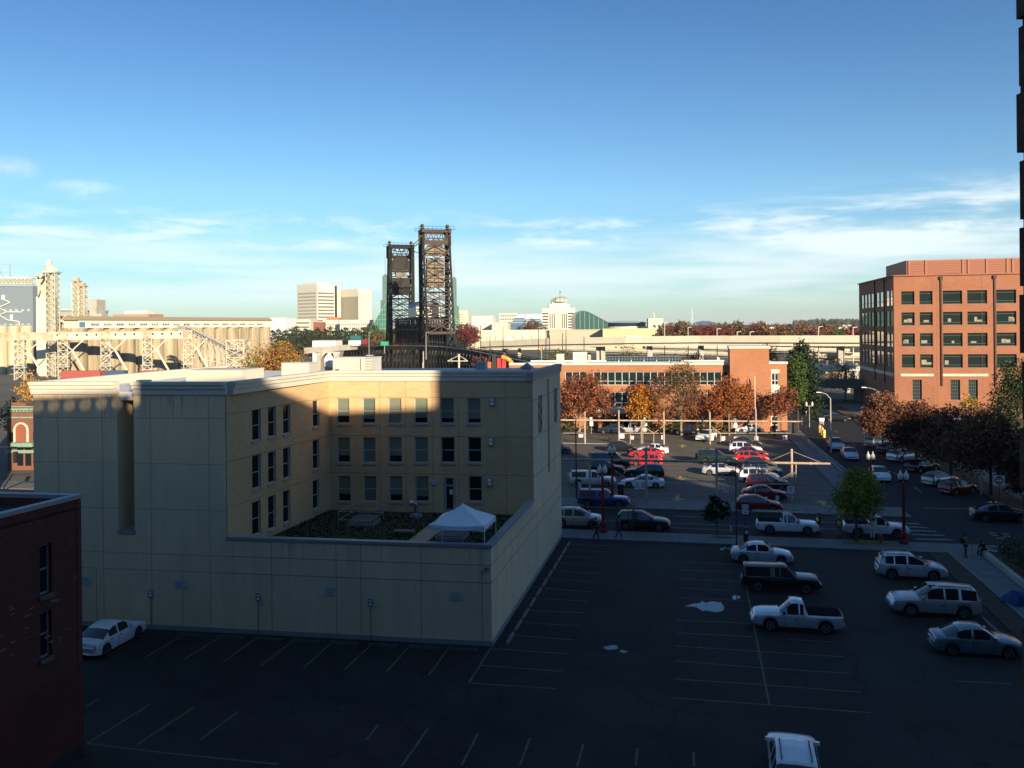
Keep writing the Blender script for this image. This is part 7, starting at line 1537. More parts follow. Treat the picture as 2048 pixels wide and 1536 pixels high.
px_tree('street_tree', 'bare young street tree with a few orange leaves by the black estate car', 1266, 1066, [(1240, 990, 1300, 1048), (1255, 985, 1290, 1010)], 260, .07, [LM['amber'], LM['rust']], seed=12, r=.045, limbs=22, twigs=3, clump=3)
DK = 'dark street trees on the right'
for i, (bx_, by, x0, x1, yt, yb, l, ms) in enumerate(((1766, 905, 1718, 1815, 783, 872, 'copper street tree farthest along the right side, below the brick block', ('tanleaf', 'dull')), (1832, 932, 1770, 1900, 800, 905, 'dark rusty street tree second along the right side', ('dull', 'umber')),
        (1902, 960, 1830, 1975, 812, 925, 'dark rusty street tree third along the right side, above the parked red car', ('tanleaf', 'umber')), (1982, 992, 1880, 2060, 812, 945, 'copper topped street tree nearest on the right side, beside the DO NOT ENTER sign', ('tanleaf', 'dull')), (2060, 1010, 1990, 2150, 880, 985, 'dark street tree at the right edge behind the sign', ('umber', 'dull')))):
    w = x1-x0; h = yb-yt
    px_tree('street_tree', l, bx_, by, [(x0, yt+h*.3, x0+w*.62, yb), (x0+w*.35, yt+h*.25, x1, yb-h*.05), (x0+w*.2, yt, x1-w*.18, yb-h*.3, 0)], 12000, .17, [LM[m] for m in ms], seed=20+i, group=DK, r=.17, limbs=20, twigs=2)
px_tree('green_tree', 'dark green tree rising before the brick block at the right edge', 2035, 872, [(1978, 760, 2060, 850), (1995, 718, 2080, 800), (1972, 800, 2030, 860)], 6000, .21, [LM['mid'], LM['dark'], LM['fir']], seed=30, limbs=8)
px_tree('yellow_shrub', 'yellow green shrub at the foot of the brick block', 1942, 852, [(1922, 785, 1965, 830)], 900, .2, [LM['ygreen'], LM['yellow']], seed=31, limbs=5)
c = at(548, 720, 255); tree('autumn_tree', 'big round golden orange tree behind the beige roof', V((c.x, 255, 0)), [(0, 0, 8.0, 9.5, 7, 6.6), (-6, 0, 6.0, 5, 5, 5.0, 2), (3, 0, 9.5, 6, 6, 5)], 6800, .32, [LM['copper'], LM['amber'], LM['ygreen']], r=.3, seed=33, limbs=14)
c = at(70, 760, 140); tree('yellow_tree', 'thin yellow autumn tree beside the ornate brick building', V((c.x, 140, 0)), [(-1.2, 0, 8.5, 2.2, 2, 3.4), (1.2, 0, 8.2, 2., 2, 2.6), (0, 0, 5, 1.8, 2, 2.4)], 2000, .17, [LM['yellow'], LM['amber']], r=.12, seed=34, limbs=14)
c = at(33, 800, 125); tree('dark_bush', 'dark leafy bush below the thin yellow tree', V((c.x, 125, 0)), [(0, 0, 6.0, 2.9, 2, 2.6)], 1500, .17, [LM['dark'], LM['mid']], r=.1, seed=35, limbs=6)
c = at(965, 725, 215); tree('rusty_bush', 'rusty bush between the cross mast and the play structure', V((c.x, 215, 0)), [(0, 0, 8.2, 2.8, 2.5, 3.2), (1.8, 0, 6.8, 2.5, 2, 2.8)], 1500, .2, [LM['wine'], LM['copper'], LM['olive']], r=.12, seed=36, limbs=16, twigs=3)
c = at(1690, 760, 200); tree('wine_tree', 'wine red bare tree left of the brick office block', V((c.x, 200, 0)), [(0, 0, 5.5, 4, 3, 4)], 1500, .2, [LM['wine'], LM['brown']], r=.14, seed=37, limbs=30, twigs=4)
for x, y, D_, w, h, ms, l in ((1634, 725, 235, 2.6, 5., ('amber', 'orange'), 'orange tree behind the green columnar tree'), (1662, 728, 236, 3.2, 4.4, ('yellow', 'amber'), 'yellow tree between the conifer and the brick block'), (1540, 708, 230, 1.8, 5, ('red', 'orange'), 'small red tree right of the stair tower'), (1120, 712, 240, 3.5, 4, ('olive', 'ygreen'), 'olive bush behind the low rooftop unit'), (1258, 712, 250, 5, 4.5, ('ygreen', 'olive'), 'yellow green bushes left of the tall viaduct pier'), (1380, 716, 245, 6, 3, ('olive', 'brown'), 'low olive bushes below the freeway ramps')):
    c = at(x, y, D_); tree('roadside_tree', l, V((c.x, D_, 0)), [(0, 0, max(3, c.z), w, 2.5, h*.6), (w*.3, 0, max(2.4, c.z-2), w*.8, 2, h*.5)], 1000, .24, [LM[m] for m in ms], r=.12, seed=int(x), limbs=10)
rr = random.Random(5)
for i, x in enumerate((1128, 1141, 1168, 1306, 1318, 1336, 1352, 1378, 1398, 1424, 1441, 1474, 1490)):
    c = gp(x, 862 + rr.uniform(-1.5, 1.5)); tree('shrub', f'low green shrub, {ORD[i]} from the left in the mulch bed', c, [(0, 0, .75, 1.3, 1., .8), (.7, .2, .6, .9, .9, .65)], 420, .13, [LM['mid'], LM['ygreen'] if i % 3 else LM['green'], LM['dark']], r=.05, seed=50+i, group='shrubs in the mulch bed', limbs=4, cat='shrub')
A, d, n = PLN
for i in range(4):
    c = A + d*(1.2 + i*2.3) + n*1.5 + V((0, 0, .4)); tree('hedge_shrub', f'dark shrub in the concrete planter, {ORD[i]} from its far end', c, [(0, 0, .55, 1.5, 1.2, .75), (1.2, 0, .5, 1.2, 1., .7)], 1500, .07, [LM['dark'], LM['mid']], r=.05, seed=70+i, group='shrubs in the planter', limbs=4, cat='shrub')
# far trees: a few kinds, copied
def proto(kind, seed):
    ms = {'fir': ('fir', 'fir2', 'dark'), 'fall': ('tanleaf', 'dull', 'olive'), 'redfall': ('wine', 'red', 'dull'), 'gold': ('copper', 'tanleaf', 'olive'), 'greenfall': ('olive', 'mid', 'green')}[kind]
    if kind == 'fir': cr = [(0, 0, 3.4, 4.4, 4.2, 3.6), (.4, 0, 7, 4.0, 3.8, 3.6), (-.3, 0, 10.4, 2.9, 2.7, 3), (.2, 0, 12.8, 1.5, 1.5, 1.8)]
    else: cr = [(0, 0, 6, 4.6, 4, 3.6), (-2.2, 0, 5, 3.4, 3, 3), (2.2, .5, 7, 3.2, 3, 3.2)]
    o = tree('far_fir' if kind == 'fir' else 'far_tree', 'x', V((0, 0, 0)), cr, 2200 if kind == 'fir' else 2000, .4, [LM[m] for m in ms], r=.25, seed=seed, limbs=10)
    return o
PR = {k: [proto(k, s) for s in (101, 102)] for k in ('fir', 'fall', 'redfall', 'gold', 'greenfall')}
used = set()
def put_far(kind, x, yt, D_, label, group, zb=0., wide=1.):
    p = at(x, yt, D_); h = max(4., p.z - zb); k = rr.randrange(2); src = PR[kind][k]
    if (kind, k) not in used: o = src; used.add((kind, k)); o.location = (p.x, D_, zb)
    else: o = copy_tree(src, None, (p.x, D_, zb))
    s = h/(14.0 if kind == 'fir' else 10.); o.scale = (s*wide*rr.uniform(.85, 1.2), s*wide, s); o.rotation_euler = (0, 0, rr.uniform(0, 6.28)); tag(o, label, 'tree', group)
xs = [548, 560, 571, 583, 592, 602, 612, 622, 632, 641, 651, 661, 671, 680, 689, 699, 708, 717, 727, 736, 745, 754]
for i, x in enumerate(xs): put_far('fir' if i not in (19, 21) else 'greenfall', x, (658, 656, 659, 657, 650, 660, 655, 658, 654, 659, 656, 652, 660, 657, 653, 661, 656, 658, 654, 650, 657, 655)[i], 610 + (i % 3)*25, f'dark evergreen behind the bridge ramp, {"number" if 0 else ""}{(ORD + ["twenty-first", "twenty-second"])[i]} from the left', 'dark evergreens below the office towers', 0, 1.15)
for i, (x, yt, k) in enumerate(((769, 664, 'greenfall'), (781, 662, 'greenfall'), (792, 668, 'gold'), (763, 668, 'gold'))): put_far(k, x, yt, 540, f'olive tree left of the bridge towers, {ORD[i]} in a clump of four', 'olive trees by the bridge', 0)
for i, (x, yt, k) in enumerate(((930, 650, 'redfall'), (940, 647, 'redfall'), (1068, 640, 'fall'), (1021, 682, 'greenfall'))): put_far(k, x, yt, 690 if i != 2 else 880, ('wine red tree right of the right glass spire', 'second wine red tree before the bright hall', 'dark tree in front of the blue terraces', 'olive tree on the bank below the cream wall')[i], None, 0 if i < 3 else 0)
belt = [(1331, 650, 'fall'), (1341, 654, 'redfall'), (1350, 648, 'gold'), (1360, 644, 'fall'), (1371, 643, 'fall'), (1384, 656, 'gold'), (1395, 651, 'fall'), (1404, 657, 'redfall'), (1414, 654, 'redfall'), (1426, 655, 'redfall'), (1436, 650, 'redfall'), (1447, 651, 'greenfall'), (1459, 646, 'greenfall'), (1468, 642, 'fall'), (1480, 645, 'fall'), (1490, 648, 'greenfall'), (1500, 647, 'fall'), (1510, 655, 'redfall'), (1519, 645, 'greenfall'), (1528, 653, 'fall'), (1538, 648, 'gold'), (1549, 654, 'fall'), (1560, 648, 'gold'), (1568, 652, 'fall'), (1578, 647, 'fir'), (1588, 650, 'gold'), (1598, 648, 'fall'), (1610, 653, 'gold'), (1620, 650, 'fall'), (1630, 655, 'greenfall'), (1641, 649, 'gold'), (1653, 648, 'redfall'), (1664, 650, 'fall'), (1674, 656, 'greenfall'), (1684, 654, 'fall'), (1697, 657, 'fall'), (1706, 652, 'redfall'), (1716, 651, 'redfall'), (1726, 655, 'fall')]
W39 = ORD + ['twenty-first', 'twenty-second', 'twenty-third', 'twenty-fourth', 'twenty-fifth', 'twenty-sixth', 'twenty-seventh', 'twenty-eighth', 'twenty-ninth', 'thirtieth', 'thirty-first', 'thirty-second', 'thirty-third', 'thirty-fourth', 'thirty-fifth', 'thirty-sixth', 'thirty-seventh', 'thirty-eighth', 'thirty-ninth']
KN = dict(fall='brown autumn', redfall='red autumn', gold='golden autumn', greenfall='olive green', fir='dark green')
for i, (x, yt, k) in enumerate(belt): put_far(k, x, yt, 480 + (i*67 % 220), f'{KN[k]} tree beyond the freeway, {W39[i]} from the left of the belt', 'autumn trees beyond the freeway', 0, .95)
for k in PR:
    for j in (0, 1):
        if (k, j) not in used: 
            for q in [c for ch in PR[k][j].children for c in ch.children] + list(PR[k][j].children) + [PR[k][j]]: bpy.data.objects.remove(q)
# ---------------------------------------------------------------- hills and mountains
def ridge(name, D_, pts, dep, mat, jag=0., zb=-5, nn=14, seed=1):
    rg = random.Random(seed); b = MB(); P = []
    for (x0, y0), (x1, y1) in zip(pts, pts[1:]):
        for k in range(nn): f = k/nn; P.append(at(x0+(x1-x0)*f, y0+(y1-y0)*f + rg.gauss(0, jag), D_))
    P.append(at(*pts[-1], D_)); n = len(P); vs = []; fs = []
    for p in P:
        for j, (dy, fz) in enumerate(((-dep, 0), (-dep*.6, .45), (-dep*.25, .8), (0, 1), (dep, 0))):
            vs.append(V((p.x*(1 + dy/D_), D_ + dy, zb + (p.z-zb)*max(0, fz + (rg.gauss(0, .05) if 0 < j < 3 else 0)))))
    for i in range(n-1):
        for j in range(4): fs.append((i*5+j, (i+1)*5+j, (i+1)*5+j+1, i*5+j+1))
    b.add(vs, fs); return structure(b, name, mat)
ridge('wooded_hill', 2600, [(1560, 652), (1600, 645), (1640, 642), (1680, 640), (1730, 641), (1800, 639), (1900, 646)], 900, M('wooded_hillside', (.03, .045, .03), .95, var=.4, scale=.02), .55, seed=3)
ridge('mountain', 9000, [(1340, 654), (1370, 650), (1392, 644.5), (1405, 641.5), (1418, 642), (1436, 646), (1470, 652)], 2500, M('forest_mountain', (.035, .055, .05), .95, var=.2, scale=.002), .15, seed=4)
ridge('snow_range', 14500, [(1270, 648), (1300, 645), (1330, 646), (1350, 643.5), (1380, 645), (1450, 644), (1490, 645), (1530, 643), (1560, 646), (1620, 645), (1680, 648)], 2500, M('snow_mountain', (.75, .74, .76), .9), .5, seed=5)
ridge('east_bank', 1500, [(-300, 664), (300, 661), (600, 658.5), (900, 656.5), (1300, 652), (1700, 647), (2300, 641)], 500, M('east_bank_trees', (.055, .05, .028), .95, var=.5, scale=.03), .35, seed=6)
# tree stuff covering the hill crest
b = MB(); rg = random.Random(8)
for _ in range(420):
    x = rg.uniform(1585, 1730); y = 642.5 + rg.uniform(-2.5, 6) + max(0, (1640-x)*.06); p = at(x, y, 2450 - rg.uniform(0, 200)); h = rg.uniform(7, 17)
    b.k = rg.randrange(2); b.lathe(p - V((0, 0, h*.6)), [(h*.33, 0), (h*.24, h*.45), (h*.1, h*.85), (.2, h)], 5)
tag(b.build('hill_forest', [LM['fir'], LM['olive']]), 'dark forest along the crest of the far hill', 'forest', kind='stuff')
# ---------------------------------------------------------------- people
def person(label, loc, rot, jac, leg, hair=(.03, .02, .015), joints=None, vest=None, bag=None, stick=False, hat=None, scale=1.):
    J = dict(pel=(0, 0, .95), spi=(0, .0, 1.15), che=(0, 0, 1.36), nek=(0, 0, 1.49), hed=(0, .01, 1.60), top=(0, .015, 1.72))
    for s, k in ((1, 'r'), (-1, 'l')):
        J.update({'hip'+k: (.09*s, 0, .9), 'kne'+k: (.1*s, .02, .5), 'ank'+k: (.1*s, -.02, .08), 'toe'+k: (.11*s, .14, .03), 'sho'+k: (.18*s, 0, 1.41), 'elb'+k: (.24*s, -.03, 1.13), 'wri'+k: (.25*s, .06, .89), 'pal'+k: (.25*s, .08, .81)})
    J.update(joints or {})
    J = {k: V(v) for k, v in J.items()}
    o = thing('person', label, 'person', loc, 'people in the lots and on the pavements', rot=rot); o.scale = (scale,)*3
    def skin(name, chains, rad, mat, root, sub=1, par=o):
        names = []; edges = []; vs = []; rs = []
        idx = {}
        def g(k):
            if k not in idx: idx[k] = len(vs); vs.append(J[k] if isinstance(k, str) else V(k)); rs.append(rad[k])
            return idx[k]
        for ch in chains:
            for a, c in zip(ch, ch[1:]): edges.append((g(a), g(c)))
        me = bpy.data.meshes.new(name); me.from_pydata([tuple(v) for v in vs], edges, []); ob = bpy.data.objects.new(name, me); COL.objects.link(ob)
        md = ob.modifiers.new('s', 'SKIN'); 
        for i, sv in enumerate(me.skin_vertices[0].data): sv.radius = (rs[i], rs[i]); sv.use_root = (i == idx[root])
        if sub: sm = ob.modifiers.new('u', 'SUBSURF'); sm.levels = sm.render_levels = sub
        dg = bpy.context.evaluated_depsgraph_get(); m2 = bpy.data.meshes.new_from_object(ob.evaluated_get(dg)); ob.modifiers.clear(); ob.data = m2; ob.data.materials.clear(); ob.data.materials.append(mat)
        m2.polygons.foreach_set('use_smooth', [True]*len(m2.polygons)); ob.parent = par; return ob
    rad = dict(pel=.12, spi=.11, che=.13, nek=.055, hed=.095, top=.06)
    for k in 'lr': rad.update({'hip'+k: .085, 'kne'+k: .055, 'ank'+k: .035, 'toe'+k: .03, 'sho'+k: .06, 'elb'+k: .042, 'wri'+k: .03, 'pal'+k: .036})
    ch = [['pel', 'spi', 'che', 'nek', 'hed', 'top']]
    nose = J['hed'] + V((0, .105, -.01)); J['nos'] = nose; rad['nos'] = .018; ch.append(['hed', 'nos'])
    for s, k in ((1, 'r'), (-1, 'l')):
        ch += [['pel', 'hip'+k, 'kne'+k, 'ank'+k, 'toe'+k], ['che', 'sho'+k, 'elb'+k, 'wri'+k, 'pal'+k]]
        d = (J['pal'+k] - J['wri'+k]).normalized(); side = V((0, 1, 0)) if abs(d.z) > .6 else V((0, 0, 1))
        for i in range(4):
            a = J['pal'+k] + d*.03 + side*(.028 - .018*i); J[f'f{k}{i}a'] = a; J[f'f{k}{i}b'] = a + d*(.03 + .008*(i in (1, 2))) + V((-.012*s, 0, 0)); J[f'f{k}{i}c'] = J[f'f{k}{i}b'] + d*.022 + V((-.02*s, 0, 0))
            for q in 'abc': rad[f'f{k}{i}{q}'] = .009
            ch.append(['pal'+k, f'f{k}{i}a', f'f{k}{i}b', f'f{k}{i}c'])
        J['th'+k] = J['wri'+k].lerp(J['pal'+k], .5) + side*.045 + V((-.01*s, 0, 0)); J['tk'+k] = J['th'+k] + d*.035 + side*.01; rad['th'+k] = .011; rad['tk'+k] = .009; ch.append(['pal'+k, 'th'+k, 'tk'+k])
    skin('body', ch, rad, M('skin', (.36, .21, .14), .6), 'pel')
    r2 = {k: v*1.22 + .012 for k, v in rad.items()}; r2['che'] = .155; r2['spi'] = .145; r2['pel'] = .14
    jm = M('cloth_%.3f_%.3f_%.3f' % jac, jac, .9); lm = M('cloth_%.3f_%.3f_%.3f' % leg, leg, .9)
    J['wcl'] = J['elbl'].lerp(J['wril'], .92); J['wcr'] = J['elbr'].lerp(J['wrir'], .92); r2['wcl'] = r2['wcr'] = .045; J['col'] = J['che'].lerp(J['nek'], .7); r2['col'] = .075; J['hem'] = J['pel'] - V((0, 0, .06)) if not joints or 'pel' not in joints else J['pel'].lerp(J['spi'], .05); r2['hem'] = .14
    skin('jacket', [['hem', 'spi', 'che', 'col'], ['che', 'shol', 'elbl', 'wcl'], ['che', 'shor', 'elbr', 'wcr']], r2, jm, 'che')
    for k in 'lr': r2['hip'+k] = .1; r2['kne'+k] = .075; r2['ank'+k] = .06
    skin('trousers', [['pel', 'hipl', 'knel', 'ankl'], ['pel', 'hipr', 'kner', 'ankr']], r2, lm, 'pel')
    for k in 'lr':
        d = (J['toe'+k] - J['ank'+k]); b = MB(); b.tube(J['ank'+k] + V((0, 0, -.035)), J['toe'+k] + V((0, 0, .01)), .05, .042, 8); b.build('shoe', m_trim, o, smooth=True)
    b = MB(); c = J['hed'] + V((0, -.022, .035)); hm = M('hair_%.2f' % hair[0], hair, .8) if not hat else M('hat_%.2f_%.2f' % hat[:2], hat, .8)
    b.lathe(c, [(.098, -.04), (.108, .03), (.09, .09), (.05, .118), (.01, .125)], 12); b.build('hair' if not hat else 'hat', hm, o, smooth=True)
    if vest:
        r3 = dict(r2); r3['che'] = .178; r3['spi'] = .168; r3['hem'] = .16; vm = M('hi_vis_yellow', vest, .6); J['vsl'] = J['che'].lerp(J['shol'], .75) + V((0, 0, .03)); J['vsr'] = J['che'].lerp(J['shor'], .75) + V((0, 0, .03)); r3['vsl'] = r3['vsr'] = .085
        v = skin('vest', [['hem', 'spi', 'che'], ['che', 'vsl'], ['che', 'vsr']], r3, vm, 'che')
        b = MB(); b.lathe(J['spi'] - V((0, 0, .03)), [(.19, 0), (.19, .05)], 14); b.build('reflective_band', M('silver_band', (.6, .62, .6), .4), v)
    if bag:
        b = MB(); c = J['che'] + V((0, -.24, -.12)); b.lathe(c, [(.1, -.2), (.15, -.12), (.15, .12), (.08, .2)], 8); b.build('backpack', M('bag_cloth', bag, .9), o, smooth=True)
    if stick: b = MB(); b.tube(J['palr'] + V((0, 0, .04)), V((J['palr'].x+.02, J['palr'].y+.06, 0)), .014, n=6); b.build('cane', m_trim, o)
    return o
walk_ = lambda k=1: dict(kner=(.09, .13*k, .52), ankr=(.09, .2*k, .12), toer=(.09, .34*k, .08), knel=(-.09, .03, .5), ankl=(-.09, -.25*k, .12), toel=(-.09, -.12*k, .03), elbr=(.23, -.14*k, 1.16), wrir=(.24, -.12*k, .92), palr=(.24, -.08*k, .85), elbl=(-.23, .06*k, 1.14), wril=(-.23, .24*k, .98), pall=(-.22, .3*k, .93))
RT, LF = -GA - math.pi/2, -GA + math.pi/2
person('person in dark clothes with a dark backpack walking on the near sidewalk', gp(1192, 1077, .13), RT, (.015, .015, .02), (.012, .013, .02), joints=walk_(), bag=(.012, .012, .012), scale=1.02, hat=(.012, .012, .015))
person('person in a bright blue jacket walking behind the dark backpacker', gp(1238, 1075, .13), RT, (.02, .06, .3), (.02, .03, .06), joints=walk_(-1))
person('person in a yellow vest and dark trousers standing in front of the ladder truck', gp(1637, 1066, .005), LF + .4, (.012, .014, .02), (.012, .014, .022), vest=(.62, .85, .06), hat=(.012, .013, .015))
person('person in a yellow vest and pale trousers with a grey cap between the pickups', gp(1678, 1073, .005), R(0) - GA, (.06, .065, .07), (.24, .23, .2), vest=(.62, .85, .06), hat=(.5, .5, .5))
person('person in white overalls leaning at the door of the white pickup', gp(1745, 1078, .005), -GA, (.6, .62, .66), (.7, .71, .74), hair=(.1, .07, .05), joints=dict(elbr=(.3, .12, 1.16), wrir=(.26, .32, 1.2), palr=(.25, .39, 1.22)))
person('person in a tan coat carrying a dark bag and a cane on the corner pavement', gp(1931, 1114, .13), RT, (.24, .13, .05), (.14, .07, .045), joints=dict(elbr=(.24, .1, 1.15), wrir=(.24, .3, 1.02), palr=(.24, .36, .98)), bag=(.015, .015, .015), stick=True)
sit = dict(pel=(0, 0, .52), spi=(0, .06, .72), che=(0, .16, .92), nek=(0, .24, 1.03), hed=(0, .31, 1.12), top=(0, .36, 1.23), hipr=(.1, .03, .5), hipl=(-.1, .03, .5), kner=(.14, .46, .5), knel=(-.14, .46, .48), ankr=(.13, .5, .08), ankl=(-.13, .5, .08), toer=(.14, .66, .03), toel=(-.14, .66, .03), shor=(.18, .18, .95), shol=(-.18, .18, .95), elbr=(.22, .3, .7), elbl=(-.22, .3, .7), wrir=(.12, .5, .6), wril=(-.12, .5, .6), palr=(.08, .56, .58), pall=(-.08, .56, .58))
person('person in black sitting hunched on the end of the concrete planter', gp(1969, 1113, .0), LF + .5, (.012, .012, .015), (.014, .016, .024), joints=sit, hat=(.012, .012, .013))
# ---------------------------------------------------------------- the brick hotel behind the camera (upper part unseen, added to cast shadow over the lots)
ht = thing('brick_hotel', 'dark brick window pier of the hotel at the right edge of the view', 'building', V((.6, -.4, 0)))
m_hb = BRICK('hotel_brick', (.10, .042, .028), (.075, .033, .023), (.09, .06, .045), ang=0., w=.22, h=.075)
b = MB(); b.box(-40, 120, -9.9, -.4, 0, 16.2); b.build('wall', m_hb, ht)
b = MB()
def sky(x0, x1, z0, z1): k = 3.9; b.add([(x0+k, -18, 0), (x1+k, -18, 0), (x1, -10, 0), (x0, -10, 0), (x0+k, -18, z0), (x1+k, -18, z1), (x1, -10, z1), (x0, -10, z0)], [(0,3,2,1),(4,5,6,7),(0,1,5,4),(1,2,6,5),(2,3,7,6),(3,0,4,7)])
sky(-70, 7.3, 33.3, 33.3); sky(7.302, 15.5, 36.6, 36.6); sky(15.502, 29.5, 35.3, 35.3); sky(29.502, 73.2, 50, 50); sky(73.202, 81, 33.3, 35.0); sky(81.002, 100, 35.0, 41.6); sky(100.002, 240, 43.6, 43.6)
b.build('shadow_blocks', m_hb, ht)  # unseen blocks, stepped and skewed along the sun to shape the shadow edges
b = MB()
b.box(-66, 7.2, -10.6, -10.02, 33.86, 34.15)
for k in range(75): x = -66 + k*.98; b.box(x, x+.62, -10.58, -10.04, 33.303, 33.858)
b.build('shadow_balustrade', m_hb, ht)  # unseen rail, its gaps sized to throw sun dots under the cornice
b = MB(); rg = random.Random(4); z = 15.
while z < 20.5:
    h = .068; x = .594 + rg.uniform(-.002, .002) + (rg.uniform(.001, .004) if rg.random() < .25 else 0)
    b.box(x, 1.3, -.39, 1.0, z, z+h); b.box(x+.0025, 1.3, -.39, .996, z+h, z+h+.010); z += h + .010
b.build('window_pier', m_hb, ht)
# ---------------------------------------------------------------- air, light, sky, camera
hz = MB(); hz.box(-9000, 9000, -70, 17500, -8, 175)
hm = bpy.data.materials.new('haze'); hm.use_nodes = True; nt = hm.node_tree; nt.nodes.remove(nt.nodes['Principled BSDF'])
pv = nt.nodes.new('ShaderNodeVolumePrincipled'); pv.inputs['Color'].default_value = (.80, .88, 1, 1); pv.inputs['Density'].default_value = HAZE; pv.inputs['Anisotropy'].default_value = .0
nt.links.new(pv.outputs[0], nt.nodes['Material Output'].inputs['Volume'])
if HAZE > 0: tag(hz.build('haze', hm), 'thin blue air over the far hills', 'haze', kind='stuff')
ELEV, AZ = R(16), R(154)
sun = bpy.data.lights.new('sun', 'SUN'); so = bpy.data.objects.new('sun', sun); COL.objects.link(so)
sun.energy = SUN; sun.angle = R(.53); sun.color = (1, .83, .60)
to = V((math.sin(AZ)*math.cos(ELEV), math.cos(AZ)*math.cos(ELEV), math.sin(ELEV)))
so.rotation_euler = to.to_track_quat('Z', 'Y').to_euler()
w = bpy.data.worlds.new('World'); S.world = w; w.use_nodes = True; nt = w.node_tree; N = nt.nodes.new; L = nt.links.new
bg = nt.nodes['Background']; bg.inputs['Strength'].default_value = SKY
sk = N('ShaderNodeTexSky'); sk.sky_type = 'NISHITA'; sk.sun_disc = False; sk.sun_elevation = ELEV; sk.sun_rotation = AZ; sk.altitude = 50; sk.air_density = AIR; sk.dust_density = DUST; sk.ozone_density = OZ
tc = N('ShaderNodeTexCoord'); sp = N('ShaderNodeSeparateXYZ'); L(tc.outputs['Generated'], sp.inputs[0])
def math_(op, a, b_=None, c=None):
    m = N('ShaderNodeMath'); m.operation = op
    for i, k in enumerate((a, b_, c)):
        if k is None: continue
        if isinstance(k, (int, float)): m.inputs[i].default_value = k
        else: L(k, m.inputs[i])
    return m.outputs[0]
def mr(v, a, b_, c=0., d=1.):
    m = N('ShaderNodeMapRange'); m.interpolation_type = 'SMOOTHSTEP'; L(v, m.inputs['Value'])
    for k, x in zip(('From Min', 'From Max', 'To Min', 'To Max'), (a, b_, c, d)): m.inputs[k].default_value = x
    return m.outputs[0]
def noise(scale, sc, det=6, rough=.6, dist=0.):
    mp = N('ShaderNodeMapping'); mp.inputs['Scale'].default_value = sc; L(tc.outputs['Generated'], mp.inputs['Vector'])
    n = N('ShaderNodeTexNoise'); n.inputs['Scale'].default_value = scale; n.inputs['Detail'].default_value = det; n.inputs['Roughness'].default_value = rough; n.inputs['Distortion'].default_value = dist; L(mp.outputs[0], n.inputs['Vector']); return n.outputs['Fac']
el, ax = sp.outputs['Z'], sp.outputs['X']
wisp = mr(noise(3.4, (1, 1, 7.), 9, .62, .35), .42, .66)                     # cirrus group on the right
band = math_('MULTIPLY', mr(el, .055, .10), mr(el, .165, .12)); right = mr(ax, .17, .36)
c1 = math_('MULTIPLY', math_('MULTIPLY', wisp, band), right)
str_ = mr(noise(2.2, (1, 1, 13.), 7, .55, .25), .36, .66)                     # long low veils
band2 = math_('MULTIPLY', mr(el, .01, .045), mr(el, .125, .075)); c2 = math_('MULTIPLY', math_('MULTIPLY', str_, band2), .66)
fine = mr(noise(9., (1, 1, 5.), 7, .6, .4), .48, .7); band3 = math_('MULTIPLY', mr(el, .085, .1), mr(el, .14, .115)); c4 = math_('MULTIPLY', math_('MULTIPLY', fine, band3), .6)
glare = None                                                                    # two window reflections high on the left, painted into the sky as wisps
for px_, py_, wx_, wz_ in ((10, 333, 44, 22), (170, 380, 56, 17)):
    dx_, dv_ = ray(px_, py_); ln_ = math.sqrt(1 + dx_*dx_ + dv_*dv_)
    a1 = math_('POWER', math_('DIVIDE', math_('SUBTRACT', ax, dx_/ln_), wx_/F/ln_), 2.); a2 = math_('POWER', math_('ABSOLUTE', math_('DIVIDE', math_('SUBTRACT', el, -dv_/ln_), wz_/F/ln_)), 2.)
    g_ = mr(math_('ADD', math_('POWER', math_('ABSOLUTE', math_('DIVIDE', math_('SUBTRACT', ax, dx_/ln_), wx_/F/ln_)), 2.), a2), 1.9, -.4); glare = g_ if glare is None else math_('ADD', glare, g_)
front_ = mr(sp.outputs['Y'], .2, .4)
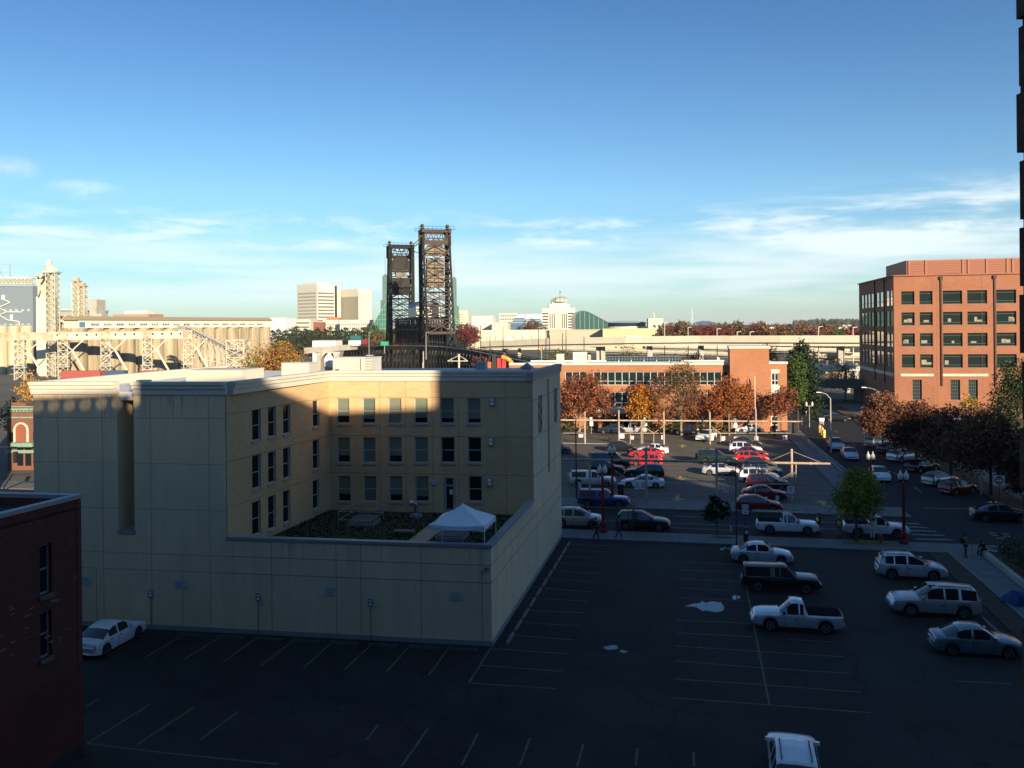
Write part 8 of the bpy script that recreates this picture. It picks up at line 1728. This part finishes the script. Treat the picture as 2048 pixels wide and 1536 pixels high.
c3 = math_('MULTIPLY', math_('MULTIPLY', glare, front_), math_('MULTIPLY', mr(noise(14., (1, 1, 2.), 6, .6, .3), .32, .68), .6))
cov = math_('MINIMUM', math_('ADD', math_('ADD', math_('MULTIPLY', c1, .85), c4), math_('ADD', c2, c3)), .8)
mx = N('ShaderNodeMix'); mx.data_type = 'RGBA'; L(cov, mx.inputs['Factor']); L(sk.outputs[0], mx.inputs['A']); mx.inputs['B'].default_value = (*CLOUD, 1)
tn = N('ShaderNodeMix'); tn.data_type = 'RGBA'; tn.blend_type = 'MULTIPLY'; tn.inputs['Factor'].default_value = 1; tn.inputs['B'].default_value = (*TINT, 1)
rp = N('ShaderNodeValToRGB'); L(sp.outputs['Z'], rp.inputs['Fac']); e = rp.color_ramp.elements; e[0].position = 0.; e[0].color = (.56, .645, .70, 1); e[1].position = .40; e[1].color = (*DEEP, 1); n2 = e.new(.15); n2.color = (.79, .865, .92, 1); n3 = e.new(.85); n3.color = (1, 1, 1, 1)
t2 = N('ShaderNodeMix'); t2.data_type = 'RGBA'; t2.blend_type = 'MULTIPLY'; t2.inputs['Factor'].default_value = 1; L(sk.outputs[0], t2.inputs['A']); L(rp.outputs['Color'], t2.inputs['B'])
L(t2.outputs['Result'], tn.inputs['A']); L(tn.outputs['Result'], mx.inputs['A'])
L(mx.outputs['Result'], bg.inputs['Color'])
cam = bpy.data.cameras.new('camera'); co = bpy.data.objects.new('camera', cam); COL.objects.link(co); S.camera = co
cam.sensor_width = 36; cam.lens = 36*F/2048; cam.clip_start = .05; cam.clip_end = 40000; cam.shift_y = -(768-CY)/2048
co.location = (0, 0, H); co.matrix_world = Matrix.Translation((0, 0, H)) @ Matrix.Rotation(R(90), 4, 'X') @ Matrix.Rotation(-ROLL, 4, 'Z')
S.view_settings.view_transform = 'Standard'; S.view_settings.look = 'None'; S.view_settings.gamma = 1; S.view_settings.exposure = EXPO
S.cycles.volume_bounces = 0; S.cycles.max_bounces = 6; S.cycles.diffuse_bounces = 3; S.cycles.glossy_bounces = 3; S.cycles.caustics_reflective = False; S.cycles.caustics_refractive = False
S.render.film_transparent = False
